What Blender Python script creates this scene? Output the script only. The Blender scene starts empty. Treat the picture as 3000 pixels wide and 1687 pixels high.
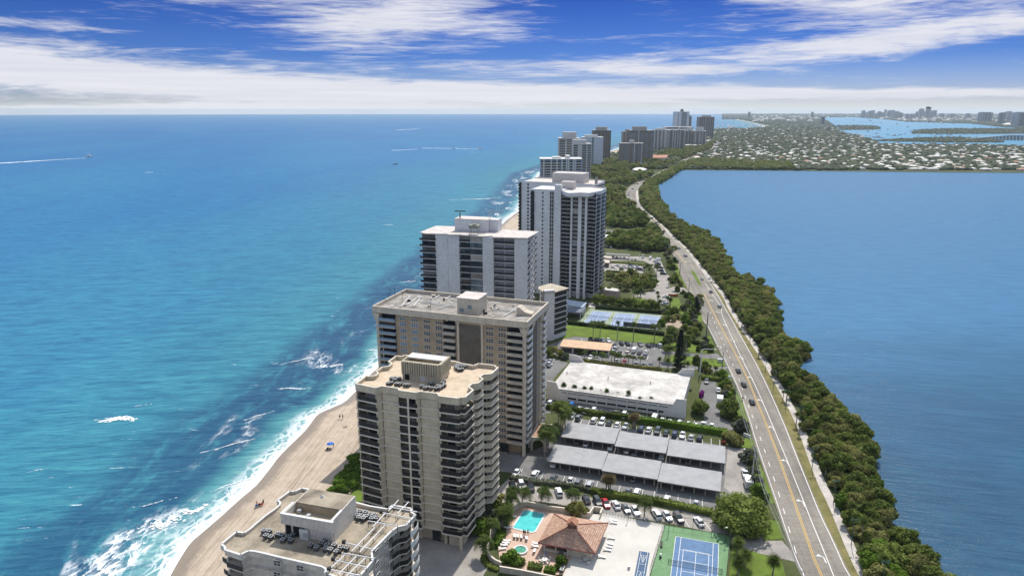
import bpy, bmesh, math, random
import numpy as np
from mathutils import Vector, Matrix, noise as mnoise
from mathutils.geometry import tessellate_polygon
R = math.radians
rnd = random.Random(7)
SC = bpy.context.scene
COL = SC.collection
# ---------------------------------------------------------------- camera
FOC, CAMH = 2000.0, 110.0
PITCH = math.atan((843.5-322)/FOC)
cd = bpy.data.cameras.new("camera"); cam = bpy.data.objects.new("camera", cd); COL.objects.link(cam)
cd.lens = 24.0; cd.sensor_width = 36.0; cd.clip_start = 1.0; cd.clip_end = 80000
cam.location = (0, 0, CAMH); cam.rotation_euler = (R(90)-PITCH, 0, 0)
SC.camera = cam
# ---------------------------------------------------------------- sun, sky, exposure
SUN_EL, SUN_AZ = R(53), R(20)
sd = bpy.data.lights.new("sun", 'SUN'); so = bpy.data.objects.new("sun", sd); COL.objects.link(so)
sd.energy = 4.0; sd.angle = R(0.5); sd.color = (1.0, 0.955, 0.88)
sv = Vector((math.sin(SUN_AZ)*math.cos(SUN_EL), math.cos(SUN_AZ)*math.cos(SUN_EL), math.sin(SUN_EL)))
so.rotation_euler = sv.to_track_quat('Z', 'Y').to_euler()
SC.view_settings.view_transform = 'Standard'; SC.view_settings.look = 'None'
SC.view_settings.exposure = 0.25; SC.view_settings.gamma = 1.0
SC.cycles.use_denoising = True
SC.cycles.max_bounces = 6; SC.cycles.diffuse_bounces = 2; SC.cycles.glossy_bounces = 2
SC.cycles.transmission_bounces = 2; SC.cycles.transparent_max_bounces = 6; SC.cycles.volume_bounces = 0
SC.cycles.caustics_reflective = False; SC.cycles.caustics_refractive = False

class NT:
    """tiny node helper"""
    def __init__(s, tree): s.t = tree; s.n = tree.nodes; s.l = tree.links
    def new(s, typ, **kw):
        n = s.n.new(typ)
        for k, v in kw.items(): setattr(n, k, v)
        return n
    def put(s, sock, v):
        if isinstance(v, bpy.types.NodeSocket): s.l.new(v, sock)
        else: sock.default_value = v
    def m(s, op, a, b=0.0, c=None, clamp=False):
        n = s.new('ShaderNodeMath', operation=op); n.use_clamp = clamp
        s.put(n.inputs[0], a)
        if op not in ('EXPONENT', 'ABSOLUTE', 'SQRT', 'SINE', 'FLOOR', 'FRACT'): s.put(n.inputs[1], b)
        if c is not None: s.put(n.inputs[2], c)
        return n.outputs[0]
    def mix(s, f, a, b, typ='MIX'):
        n = s.new('ShaderNodeMix', data_type='RGBA', blend_type=typ)
        s.put(n.inputs[0], f); s.put(n.inputs[6], a); s.put(n.inputs[7], b)
        return n.outputs[2]
    def ramp(s, f, stops, interp='LINEAR'):
        n = s.new('ShaderNodeValToRGB'); n.color_ramp.interpolation = interp
        e = n.color_ramp.elements
        while len(e) < len(stops): e.new(0.5)
        for i, (p, c) in enumerate(stops):
            e[i].position = p; e[i].color = c if len(c) == 4 else (*c, 1)
        s.put(n.inputs[0], f); return n.outputs[0]
    def noise(s, vec, scale, detail=4, rough=0.55, dist=0.0, dim='3D'):
        n = s.new('ShaderNodeTexNoise', noise_dimensions=dim)
        s.put(n.inputs['Vector'], vec); s.put(n.inputs['Scale'], scale); s.put(n.inputs['Detail'], detail)
        s.put(n.inputs['Roughness'], rough); s.put(n.inputs['Distortion'], dist)
        return n.outputs[0]
    def vor(s, vec, scale, feature='F1'):
        n = s.new('ShaderNodeTexVoronoi', feature=feature); s.put(n.inputs['Vector'], vec); s.put(n.inputs['Scale'], scale)
        return n.outputs[0]
    def comb(s, x, y, z=0.0):
        n = s.new('ShaderNodeCombineXYZ'); s.put(n.inputs[0], x); s.put(n.inputs[1], y); s.put(n.inputs[2], z); return n.outputs[0]
    def sep(s, v):
        n = s.new('ShaderNodeSeparateXYZ'); s.put(n.inputs[0], v); return n.outputs
    def smooth(s, x, lo, hi):
        n = s.new('ShaderNodeMapRange', interpolation_type='SMOOTHSTEP')
        s.put(n.inputs[0], x); s.put(n.inputs[1], lo); s.put(n.inputs[2], hi); return n.outputs[0]

W = bpy.data.worlds.new("World"); SC.world = W; W.use_nodes = True
nt = NT(W.node_tree); nt.n.clear()
tc = nt.new('ShaderNodeTexCoord')
dx, dy, dz = nt.sep(tc.outputs['Generated'])
dzc = nt.m('MAXIMUM', dz, 0.0)
sky = nt.new('ShaderNodeTexSky', sky_type='NISHITA')
sky.sun_disc = False; sky.sun_elevation = SUN_EL; sky.sun_rotation = SUN_AZ
sky.altitude = 0; sky.air_density = 1.0; sky.dust_density = 0.35; sky.ozone_density = 2.0
nt.put(sky.inputs[0], nt.comb(dx, dy, nt.m('MAXIMUM', dz, 0.012)))
hor = nt.m('SQRT', nt.m('ADD', nt.m('MULTIPLY', dx, dx), nt.m('MULTIPLY', dy, dy)))
el = nt.m('DIVIDE', dzc, hor)                       # tan(elevation)
yy = nt.m('MAXIMUM', nt.m('ABSOLUTE', dy), 0.15)
az = nt.m('DIVIDE', dx, yy)
# bluer towards the frame top; unseen upper sky brightened, neutral, as added fill light
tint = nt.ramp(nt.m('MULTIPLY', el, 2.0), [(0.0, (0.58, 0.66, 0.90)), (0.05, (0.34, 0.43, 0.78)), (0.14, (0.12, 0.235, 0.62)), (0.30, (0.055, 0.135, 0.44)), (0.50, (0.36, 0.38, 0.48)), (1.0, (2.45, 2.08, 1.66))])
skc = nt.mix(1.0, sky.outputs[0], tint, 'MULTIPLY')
def blob(px, py, rx, ry, w, k=0.0):
    a0, e0 = (px-1500)/2000*1.03, (330-py)/2000*1.03
    da = nt.m('SUBTRACT', az, a0); de = nt.m('SUBTRACT', el, e0)
    if k: de = nt.m('SUBTRACT', de, nt.m('MULTIPLY', da, k))
    q = nt.m('ADD', nt.m('POWER', nt.m('ABSOLUTE', nt.m('DIVIDE', da, rx/2000)), 2.0), nt.m('POWER', nt.m('ABSOLUTE', nt.m('DIVIDE', de, ry/2000)), 2.0))
    return nt.m('MULTIPLY', nt.m('EXPONENT', nt.m('MULTIPLY', q, -1.0)), w)
cover = None
for b in [(1180, 122, 300, 50, 1.0, 0.02), (1020, 25, 330, 30, .85, 0.0), (700, 0, 260, 26, .5, 0), (1500, 112, 90, 26, .2, 0), (100, 225, 800, 60, 1.15, -0.09), (60, 140, 250, 10, .7, 0), (330, 150, 220, 9, .5, 0),
          (900, 272, 900, 34, 1.2, -0.03), (1700, 285, 800, 26, 1.0, 0), (2900, 148, 560, 26, 1.0, 0.05), (2300, 205, 420, 22, .72, 0.05), (2850, 60, 260, 44, .75, .12), (2440, 100, 260, 34, .6, .1), (2230, 55, 160, 18, .55, 0), (2000, 190, 500, 22, .45, 0.04), (1850, 235, 500, 14, .55, 0), (2650, 130, 420, 30, .45, .1), (900, 90, 500, 30, .35, 0), (400, 190, 500, 14, .3, 0),
          (2600, 292, 760, 11, 1.15, 0), (1500, 212, 600, 16, .55, 0), (600, 324, 1000, 9, .95, 0), (1150, 60, 700, 30, .3, 0), (2450, 60, 500, 40, .4, .1), (1700, 150, 400, 14, .3, 0.02), (1050, 175, 260, 9, .45, 0), (600, 60, 330, 20, .3, 0)]:
    t = blob(*b); cover = t if cover is None else nt.m('ADD', cover, t)
# beyond the framed sky: unseen cirrus overhead, added for neutral fill light
hi_ = nt.smooth(el, 0.17, 0.35)
pl = nt.comb(nt.m('DIVIDE', dx, nt.m('ADD', dzc, 0.05)), nt.m('DIVIDE', dy, nt.m('ADD', dzc, 0.05)))
ncov = nt.noise(pl, 0.5, 4, 0.6, 0.8)
cover = nt.m('ADD', cover, nt.m('MULTIPLY', hi_, nt.m('MULTIPLY', ncov, 1.1)))
v1 = nt.comb(nt.m('MULTIPLY', nt.m('ADD', az, nt.m('MULTIPLY', el, 1.2)), 5.0), nt.m('MULTIPLY', el, 48.0))
n1 = nt.noise(v1, 1.2, 9, 0.62, 0.7)
v2 = nt.comb(nt.m('MULTIPLY', nt.m('SUBTRACT', az, nt.m('MULTIPLY', el, 2.5)), 16.0), nt.m('MULTIPLY', el, 210.0))
n2 = nt.noise(v2, 1.0, 6, 0.65, 0.9)
dens = nt.m('ADD', cover, nt.m('ADD', nt.m('MULTIPLY', nt.m('SUBTRACT', n1, 0.5), 1.9), nt.m('MULTIPLY', nt.m('SUBTRACT', n2, 0.5), 1.25)))
cl = nt.smooth(dens, 0.20, 1.2)
cl = nt.m('MULTIPLY', cl, 0.93)
grey = nt.ramp(nt.noise(nt.comb(nt.m('MULTIPLY', az, 2.0), nt.m('MULTIPLY', el, 90.0)), 1.0, 5, 0.6, 0.4), [(0.32, (5.6, 5.75, 6.3)), (0.6, (6.5, 6.5, 6.9))])
ccol = grey
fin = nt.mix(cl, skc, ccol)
# thin bright haze just at the horizon
fin = nt.mix(nt.m('MULTIPLY', nt.m('EXPONENT', nt.m('MULTIPLY', el, -160.0)), 0.55), fin, (5.6, 6.1, 6.8, 1))
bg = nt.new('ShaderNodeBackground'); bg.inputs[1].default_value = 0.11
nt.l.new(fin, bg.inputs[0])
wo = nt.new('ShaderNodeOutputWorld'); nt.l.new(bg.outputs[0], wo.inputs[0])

# ---------------------------------------------------------------- measuring the site (survey points on known heights)
_cp, _sp = math.cos(PITCH), math.sin(PITCH)
def G(x, y, z=0.0):
    u = (x-1500)/FOC; v = (843.5-y)/FOC
    ddx, ddy, ddz = u, _cp+v*_sp, -_sp+v*_cp
    t = (z-CAMH)/ddz
    return Vector((ddx*t, ddy*t, z))
def Zm(x0, y0, s): return lambda x, y: (x0+x/s, y0+y/s)
R1=Zm(500,1000,2.109);R2=Zm(1400,1000,2.109);R3=Zm(1400,600,2.4156);R4=Zm(1000,400,2.07);R5=Zm(1500,280,3.45);R6=Zm(2000,280,2.576);R7=Zm(2000,900,1.841);R8=Zm(0,1000,2.109)
S1=Zm(1000,820,2.787);S2=Zm(620,1400,4.155);S3=Zm(1020,1020,4.392);S4=Zm(1020,1300,3.744);S5=Zm(1200,600,4.528);S6=Zm(1500,500,3.623);S7=Zm(1540,300,5.572);S8=Zm(1800,300,7.244)
A1=Zm(1400,1380,4.72);A2=Zm(1750,1380,4.72);A3=Zm(1540,1160,6.0375);A4=Zm(1840,1160,5.174);A5=Zm(1590,960,6.037);A6=Zm(1900,960,5.174);A7=Zm(1640,720,5.175);A8=Zm(1900,760,5.572);A9=Zm(1740,600,5.175)
C3=Zm(2440,300,4.6);C4=Zm(2000,300,5.152);C5=Zm(2100,400,2.862)
PX = lambda x, y: (x, y)
def g2(f, x, y, z=0.0): return G(*f(x, y), z)
def gl(f, pts, z=0.0): return [G(*f(*p), z) for p in pts]
def hgt(f, bx, by, tx, ty):
    b = g2(f, bx, by); y = f(tx, ty)[1]; v = (843.5-y)/FOC; Y = b.y
    return (v*Y*_cp-Y*_sp)/(_cp+v*_sp)+CAMH

# ---------------------------------------------------------------- materials
MATS = {}
def mat(name, col, rough=0.8, var=0.12, scale=0.6, spec=0.3, metal=0.0, bump=0.0, col2=None, coords='Object', detail=5, fine=None):
    """plain procedural paint / stone / metal with uneven colour"""
    if name in MATS: return MATS[name]
    m = bpy.data.materials.new(name); m.use_nodes = True; t = NT(m.node_tree)
    p = t.n['Principled BSDF']; c = t.new('ShaderNodeTexCoord').outputs[coords]
    if coords == 'Object':
        c = t.new('ShaderNodeNewGeometry').outputs['Position']
    n = t.noise(c, scale, detail, 0.6, 0.3)
    lo = tuple(max(0, v*(1-var*1.6)) for v in col) if col2 is None else col2
    hi = tuple(min(1, v*(1+var)) for v in col)
    cc = t.ramp(n, [(0.30, lo), (0.62, hi)])
    if fine:
        n2 = t.noise(c, fine, 3, 0.7); cc = t.mix(1.0, cc, t.ramp(n2, [(0.3, (.80, .80, .80)), (0.7, (1.12, 1.12, 1.12))]), 'MULTIPLY')
    t.l.new(cc, p.inputs['Base Color'])
    p.inputs['Roughness'].default_value = rough; p.inputs['Metallic'].default_value = metal
    p.inputs['Specular IOR Level'].default_value = spec
    if bump:
        b = t.new('ShaderNodeBump'); b.inputs['Strength'].default_value = bump; b.inputs['Distance'].default_value = 0.1
        t.l.new(t.noise(c, scale*6, 4, 0.6), b.inputs['Height']); t.l.new(b.outputs[0], p.inputs['Normal'])
    MATS[name] = m; return m
def leafmat(name, a, b, scale=0.35, trans=0.42):
    if name in MATS: return MATS[name]
    m = bpy.data.materials.new(name); m.use_nodes = True; t = NT(m.node_tree)
    p = t.n['Principled BSDF']; g = t.new('ShaderNodeNewGeometry')
    oi = t.new('ShaderNodeObjectInfo')
    n = t.noise(g.outputs['Position'], scale, 3, 0.6)
    rp = g.outputs['Random Per Island']
    n0 = t.noise(g.outputs['Position'], 0.085, 2, 0.5)
    f = t.m('ADD', t.m('MULTIPLY', n, 0.55), t.m('ADD', t.m('MULTIPLY', rp, 0.40), t.m('ADD', t.m('MULTIPLY', oi.outputs['Random'], 0.32), t.m('MULTIPLY', t.m('SUBTRACT', n0, .5), 1.1))))
    cc = t.ramp(f, [(0.25, a), (0.95, b)])
    t.l.new(cc, p.inputs['Base Color']); p.inputs['Roughness'].default_value = 0.75; p.inputs['Specular IOR Level'].default_value = 0.12
    tr = t.new('ShaderNodeBsdfTranslucent'); t.l.new(cc, tr.inputs[0])
    mx = t.new('ShaderNodeMixShader'); mx.inputs[0].default_value = trans
    t.l.new(p.outputs[0], mx.inputs[1]); t.l.new(tr.outputs[0], mx.inputs[2])
    t.l.new(mx.outputs[0], t.n['Material Output'].inputs[0])
    MATS[name] = m; return m

# ---------------------------------------------------------------- mesh + object helpers
class MB:
    def __init__(s): s.v = []; s.f = []
    def add(s, vs, fs):
        o = len(s.v); s.v += [tuple(p) for p in vs]; s.f += [tuple(i+o for i in f) for f in fs]
    def quad(s, a, b, c, d): s.add([a, b, c, d], [(0, 1, 2, 3)])
    def box(s, c, sz, rz=0.0, rx=0.0):
        hx, hy, hz = sz[0]/2, sz[1]/2, sz[2]/2
        M = Matrix.Rotation(rz, 3, 'Z') @ Matrix.Rotation(rx, 3, 'X')
        vs = [Vector(c)+M @ Vector((x*hx, y*hy, z*hz)) for z in (-1, 1) for y in (-1, 1) for x in (-1, 1)]
        s.add(vs, [(0, 2, 3, 1), (4, 5, 7, 6), (0, 1, 5, 4), (2, 6, 7, 3), (0, 4, 6, 2), (1, 3, 7, 5)])
    def prism(s, poly, z0, z1, cap=True, bottom=True):
        n = len(poly); poly = [Vector((p[0], p[1], 0)) for p in poly]
        A = sum(poly[i].x*poly[(i+1) % n].y-poly[(i+1) % n].x*poly[i].y for i in range(n))
        if A < 0: poly = poly[::-1]
        o = len(s.v)
        s.v += [(p.x, p.y, z0) for p in poly]+[(p.x, p.y, z1) for p in poly]
        for i in range(n): j = (i+1) % n; s.f.append((o+i, o+j, o+n+j, o+n+i))
        if cap:
            for t in tessellate_polygon([poly]):
                a, b, c = t
                if (poly[b]-poly[a]).cross(poly[c]-poly[a]).z < 0: a, b, c = a, c, b
                s.f.append((o+n+a, o+n+b, o+n+c))
                if bottom: s.f.append((o+a, o+c, o+b))
    def wall(s, a, b, z0, z1, th=0.2, out=0.0):
        """upright slab from a to b (XY); outward is to the right of a->b for a counter-clockwise outline"""
        a, b = Vector((a[0], a[1])), Vector((b[0], b[1])); d = (b-a)
        if d.length < 1e-4: return
        d.normalize(); n = Vector((d.y, -d.x))
        p = [a+n*out, b+n*out, b+n*(out-th), a+n*(out-th)]
        s.prism([(q.x, q.y) for q in p], z0, z1)
    def tube(s, pts, r, n=6, cap=True):
        pts = [Vector(p) for p in pts]; rs = r if isinstance(r, (list, tuple)) else [r]*len(pts)
        o = len(s.v)
        for i, p in enumerate(pts):
            t = (pts[min(i+1, len(pts)-1)]-pts[max(i-1, 0)]).normalized()
            a = t.cross(Vector((0, 0, 1))) if abs(t.z) < 0.95 else t.cross(Vector((1, 0, 0))); a.normalize(); b = t.cross(a)
            for k in range(n):
                q = p+(a*math.cos(2*math.pi*k/n)+b*math.sin(2*math.pi*k/n))*rs[i]; s.v.append(tuple(q))
        for i in range(len(pts)-1):
            for k in range(n):
                s.f.append((o+i*n+k, o+i*n+(k+1) % n, o+(i+1)*n+(k+1) % n, o+(i+1)*n+k))
        if cap:
            s.f.append(tuple(o+k for k in range(n))); s.f.append(tuple(o+(len(pts)-1)*n+k for k in reversed(range(n))))
    def cyl(s, c, r, h, n=12, r2=None):
        s.tube([c, (c[0], c[1], c[2]+h)], [r, r if r2 is None else r2], n)
    def cone_roof(s, poly, z0, apex):
        n = len(poly); o = len(s.v); s.v += [(p[0], p[1], z0) for p in poly]+[tuple(apex)]
        for i in range(n): s.f.append((o+i, o+(i+1) % n, o+n))
    def build(s, name, m, parent=None, smooth=False, loc=None):
        me = bpy.data.meshes.new(name); me.from_pydata(s.v, [], s.f); me.update()
        if smooth: me.shade_smooth()
        me.materials.append(m)
        o = bpy.data.objects.new(name, me); COL.objects.link(o)
        if parent: o.parent = parent
        if loc is not None: o.location = loc
        return o
def tag(o, label, cat, group=None, kind=None):
    if label: o['label'] = label
    if cat: o['category'] = cat
    if group: o['group'] = group
    if kind: o['kind'] = kind
    return o
def thing(name, label, cat, loc=(0, 0, 0), rz=0.0, group=None):
    o = bpy.data.objects.new(name, None); COL.objects.link(o); o.empty_display_size = 0.5
    o.location = loc; o.rotation_euler = (0, 0, rz); return tag(o, label, cat, group)
def struct(mb, name, m): return tag(mb.build(name, m), None, None, kind='structure')
_kids = {}
def kids(o):
    return [c for c in bpy.data.objects if c.parent == o]
def dup(root, ch, loc, rz=0.0, label=None, group=None, scale=None):
    """copy a thing with its parts; ch = [(part, [sub parts])]"""
    r = root.copy(); COL.objects.link(r); r.location = loc; r.rotation_euler = (0, 0, rz)
    if scale is not None: r.scale = scale if hasattr(scale, '__len__') else (scale,)*3
    if label: r['label'] = label
    if group: r['group'] = group
    for p, subs in ch:
        c = p.copy(); COL.objects.link(c); c.parent = r
        for g in subs:
            d = g.copy(); COL.objects.link(d); d.parent = c
    return r
def tree_of(root): return [(c, kids(c)) for c in kids(root)]
class Parts:
    """parts of one thing; past 100 of one name the rest become ONE stuff part"""
    def __init__(s, root): s.root = root; s.cnt = {}; s.rest = {}
    def add(s, name, mb, m, label=None):
        k = s.cnt.get(name, 0)
        if k < 100:
            s.cnt[name] = k+1; o = mb.build(name, m, s.root)
            if label: o['label'] = label
            return o
        key = (name, m.name)
        if key not in s.rest: s.rest[key] = (MB(), m)
        s.rest[key][0].add(mb.v, mb.f)
    def done(s):
        for (name, _), (mb, m) in s.rest.items():
            o = mb.build(name, m, s.root); o['kind'] = 'stuff'
def inset(poly, d):
    """move a CCW outline inwards by d"""
    n = len(poly); out = []
    for i in range(n):
        a, b, c = Vector(poly[i-1][:2]), Vector(poly[i][:2]), Vector(poly[(i+1) % n][:2])
        e1 = (b-a).normalized(); e2 = (c-b).normalized()
        n1 = Vector((-e1.y, e1.x)); n2 = Vector((-e2.y, e2.x)); q = n1+n2
        if q.length < 1e-3: q = n1
        q.normalize(); k = max(0.45, q.dot(n1)); out.append(b+q*(d/k))
    return out
def ccw(poly):
    n = len(poly); A = sum(poly[i][0]*poly[(i+1) % n][1]-poly[(i+1) % n][0]*poly[i][1] for i in range(n))
    return list(poly) if A > 0 else list(poly)[::-1]
UA = R(-16.0)      # the plots' common direction
UX = Vector((math.cos(UA), math.sin(UA), 0)); VY = Vector((-math.sin(UA), math.cos(UA), 0))
# ================================================================= WATER, LAND, ROADS
SEA_Z = -0.5; RAD = 18300.0
_sh = [G(*p) for p in [R8(1060,1449), R8(1200,1230), R8(1420,1040), R8(1600,880), R8(1800,640), R8(1950,440), R8(2109,370), R8(2340,150), (1454,672), (1517,618), (1584,505), (1700,466), (1796,441), (1925,398), (2094,378.5), (2190,376), (2243,370.5), (2223,365), (2194,358), (2165,352), (2147,345.5)]]
SHORE = [(-88, -60), (-86, 60)]+[(p.x, p.y) for p in _sh]+[(3900, 12500), (6600, 18300)]
SHORE.sort(key=lambda q: q[1])
def xs(y):
    P_ = SHORE
    if y <= P_[0][1]: return P_[0][0]
    for (x0, y0), (x1, y1) in zip(P_, P_[1:]):
        if y <= y1: return x0+(x1-x0)*(y-y0)/(y1-y0)
    return P_[-1][0]
def xsw(y):   # with a little natural wander
    return xs(y)+(mnoise.noise(Vector((y*0.035, 1.3, 0)))*2.6+mnoise.noise(Vector((y*0.011, 7.3, 0)))*3.0)*min(1, 400/max(y, 1))
ys = [-60.0]
while ys[-1] < 18200: ys.append(ys[-1]+max(3.0, (ys[-1])*0.012))
ys.append(18299.0)
ds = [-8, -3, 0, 3, 7, 12, 18, 26, 36, 48, 62, 80, 105, 140, 190, 260, 360, 520, 800, 1300, 2200, 4000, 8000, 16000, 30000]
me = bpy.data.meshes.new('sea'); vs = []; fs = []; dd = []
for j, y in enumerate(ys):
    x0 = xsw(y); lim = -math.sqrt(max(0, RAD*RAD-y*y))
    for d in ds: vs.append((max(x0-d, min(lim, x0)), y, SEA_Z)); dd.append(float(d))
nC = len(ds)
for j in range(len(ys)-1):
    for i in range(nC-1):
        a = j*nC+i; fs.append((a+1, a, a+nC, a+nC+1))
me.from_pydata(vs, [], fs)
at = me.attributes.new('offshore', 'FLOAT', 'POINT'); at.data.foreach_set('value', dd)
sea = bpy.data.objects.new('sea', me); COL.objects.link(sea); sea['kind'] = 'structure'

def water_base(name):
    m = bpy.data.materials.new(name); m.use_nodes = True; t = NT(m.node_tree); return m, t, t.n['Principled BSDF']
def water_gloss(t, p, nrm, k, cap, rough):
    fr = t.new('ShaderNodeFresnel'); fr.inputs['IOR'].default_value = 1.33; t.l.new(nrm, fr.inputs['Normal'])
    gl_ = t.new('ShaderNodeBsdfGlossy'); gl_.inputs['Roughness'].default_value = rough; t.l.new(nrm, gl_.inputs['Normal'])
    mx = t.new('ShaderNodeMixShader'); t.l.new(t.m('MINIMUM', t.m('MULTIPLY', fr.outputs[0], k), cap), mx.inputs[0]); t.l.new(p.outputs[0], mx.inputs[1]); t.l.new(gl_.outputs[0], mx.inputs[2]); t.l.new(mx.outputs[0], t.n['Material Output'].inputs[0])
m, t, p = water_base('sea_water')
ga = t.new('ShaderNodeAttribute', attribute_name='offshore'); d = ga.outputs['Fac']
geo = t.new('ShaderNodeNewGeometry').outputs['Position']; gx, gy, gz = t.sep(geo)
rot = lambda a, sx, sy: t.comb(t.m('MULTIPLY', t.m('ADD', t.m('MULTIPLY', gx, math.cos(a)), t.m('MULTIPLY', gy, math.sin(a))), sx), t.m('MULTIPLY', t.m('SUBTRACT', t.m('MULTIPLY', gy, math.cos(a)), t.m('MULTIPLY', gx, math.sin(a))), sy))
wob = t.noise(rot(0.0, 0.02, 0.012), 1.0, 4, 0.6, 0.5)
dw = t.m('ADD', d, t.m('MULTIPLY', t.m('SUBTRACT', wob, 0.5), 16.0))
big = t.noise(rot(0.0, 0.012, 0.0025), 1.0, 4, 0.55, 0.4)
dbig = t.m('MULTIPLY', dw, t.m('ADD', 0.55, t.m('MULTIPLY', big, 0.9)))
logd = t.m('DIVIDE', t.m('LOGARITHM', t.m('MAXIMUM', dbig, 1.0), 10.0), 4.0)    # 1 m ->0, 10 -> .25, 100 -> .5, 1000 -> .75, 10000 -> 1
base = t.ramp(logd, [(0.0, (.30, .38, .36)), (0.2, (.16, .33, .35)), (0.30, (.055, .225, .26)), (0.46, (.036, .185, .255)), (0.56, (.026, .165, .285)), (0.68, (.016, .142, .315)), (0.86, (.010, .125, .31)), (1.0, (.012, .145, .32))], 'EASE')
reef = t.m('MULTIPLY', t.smooth(dw, 10, 18), t.m('SUBTRACT', 1.0, t.smooth(dw, 40, 60)))
rn = t.smooth(t.noise(rot(0.0, 0.09, 0.035), 1.0, 7, 0.72, 0.6), 0.30, 0.52)
base = t.mix(t.m('MULTIPLY', t.m('MULTIPLY', reef, rn), 0.9), base, (.014, .060, .135, 1))
patch = t.smooth(t.noise(rot(0.1, 0.004, 0.0015), 1.0, 3, 0.5), 0.35, 0.7)
base = t.mix(t.m('MULTIPLY', patch, 0.25), base, (.045, .25, .36, 1))
# long low swell: lit and shaded flanks painted into the base colour
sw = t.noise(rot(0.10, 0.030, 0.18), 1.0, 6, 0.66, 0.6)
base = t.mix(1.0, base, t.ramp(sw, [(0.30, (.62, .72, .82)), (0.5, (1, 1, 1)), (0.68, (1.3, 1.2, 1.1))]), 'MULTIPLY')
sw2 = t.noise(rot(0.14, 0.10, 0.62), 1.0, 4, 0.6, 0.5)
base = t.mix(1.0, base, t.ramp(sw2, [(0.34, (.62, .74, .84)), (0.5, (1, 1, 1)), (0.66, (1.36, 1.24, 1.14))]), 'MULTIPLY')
fn = t.noise(rot(0.0, 0.35, 0.16), 1.0, 5, 0.7, 0.3)
lace = t.vor(t.comb(t.m('ADD', gx, t.m('MULTIPLY', fn, 7.0)), t.m('ADD', t.m('MULTIPLY', gy, 0.5), t.m('MULTIPLY', fn, 5.0))), 0.42, 'DISTANCE_TO_EDGE')
lace = t.m('SUBTRACT', 1.0, t.smooth(lace, 0.03, 0.20))
swash_w = t.noise(rot(0.0, 0.0, 0.045), 1.0, 4, 0.6, 0.0)
ds_ = t.m('ADD', d, t.m('MULTIPLY', t.m('SUBTRACT', swash_w, 0.5), 9.0))
edge = t.m('MULTIPLY', t.smooth(ds_, -3.5, -1.0), t.m('SUBTRACT', 1.0, t.smooth(ds_, 1.0, 4.5)))
f1 = t.m('MULTIPLY', edge, t.m('ADD', 0.40, t.m('MULTIPLY', fn, 0.7)))
z2 = t.m('SUBTRACT', 1.0, t.smooth(ds_, 4.0, 10.0)); f2 = t.m('MULTIPLY', t.m('MULTIPLY', z2, lace), 0.75)
pz = t.m('MULTIPLY', t.m('MULTIPLY', t.smooth(d, 7, 13), t.m('SUBTRACT', 1.0, t.smooth(d, 26, 44))), t.smooth(t.noise(rot(0.0, 0.045, 0.022), 1.0, 3, 0.55, 0.5), 0.52, 0.66))
f3 = t.m('MULTIPLY', t.m('MULTIPLY', pz, t.smooth(fn, 0.40, 0.60)), t.m('ADD', 0.25, lace))
bl = t.noise(rot(0.05, 0.09, 0.55), 1.0, 5, 0.7, 0.5)
blz = t.m('MULTIPLY', t.smooth(d, 14, 24), t.m('SUBTRACT', 1.0, t.smooth(d, 45, 90)))
f4 = t.m('MULTIPLY', t.m('MULTIPLY', t.smooth(bl, 0.66, 0.72), blz), 0.9)
f5 = t.m('MULTIPLY', t.m('MULTIPLY', t.smooth(bl, 0.735, 0.77), t.m('SUBTRACT', 1.0, t.smooth(gy, 500, 1800))), 0.8)
foam = t.m('MINIMUM', t.m('ADD', t.m('ADD', f1, f2), t.m('ADD', f3, t.m('ADD', f4, f5))), 1.0)
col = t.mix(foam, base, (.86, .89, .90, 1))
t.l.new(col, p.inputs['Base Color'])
t.l.new(t.m('ADD', 0.16, t.m('MULTIPLY', foam, 0.6)), p.inputs['Roughness'])
p.inputs['Specular IOR Level'].default_value = 0.0
wv = t.m('ADD', t.m('MULTIPLY', t.noise(rot(0.12, 0.10, 0.40), 1.0, 6, 0.62, 0.5), 1.0), t.m('MULTIPLY', t.noise(rot(-0.3, 0.5, 1.1), 1.0, 4, 0.6, 0.3), 0.35))
b = t.new('ShaderNodeBump'); b.inputs['Strength'].default_value = 0.65; b.inputs['Distance'].default_value = 0.8
t.l.new(wv, b.inputs['Height']); t.l.new(b.outputs[0], p.inputs['Normal'])
water_gloss(t, p, b.outputs[0], .55, .20, .22)
me.materials.append(m)

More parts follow.
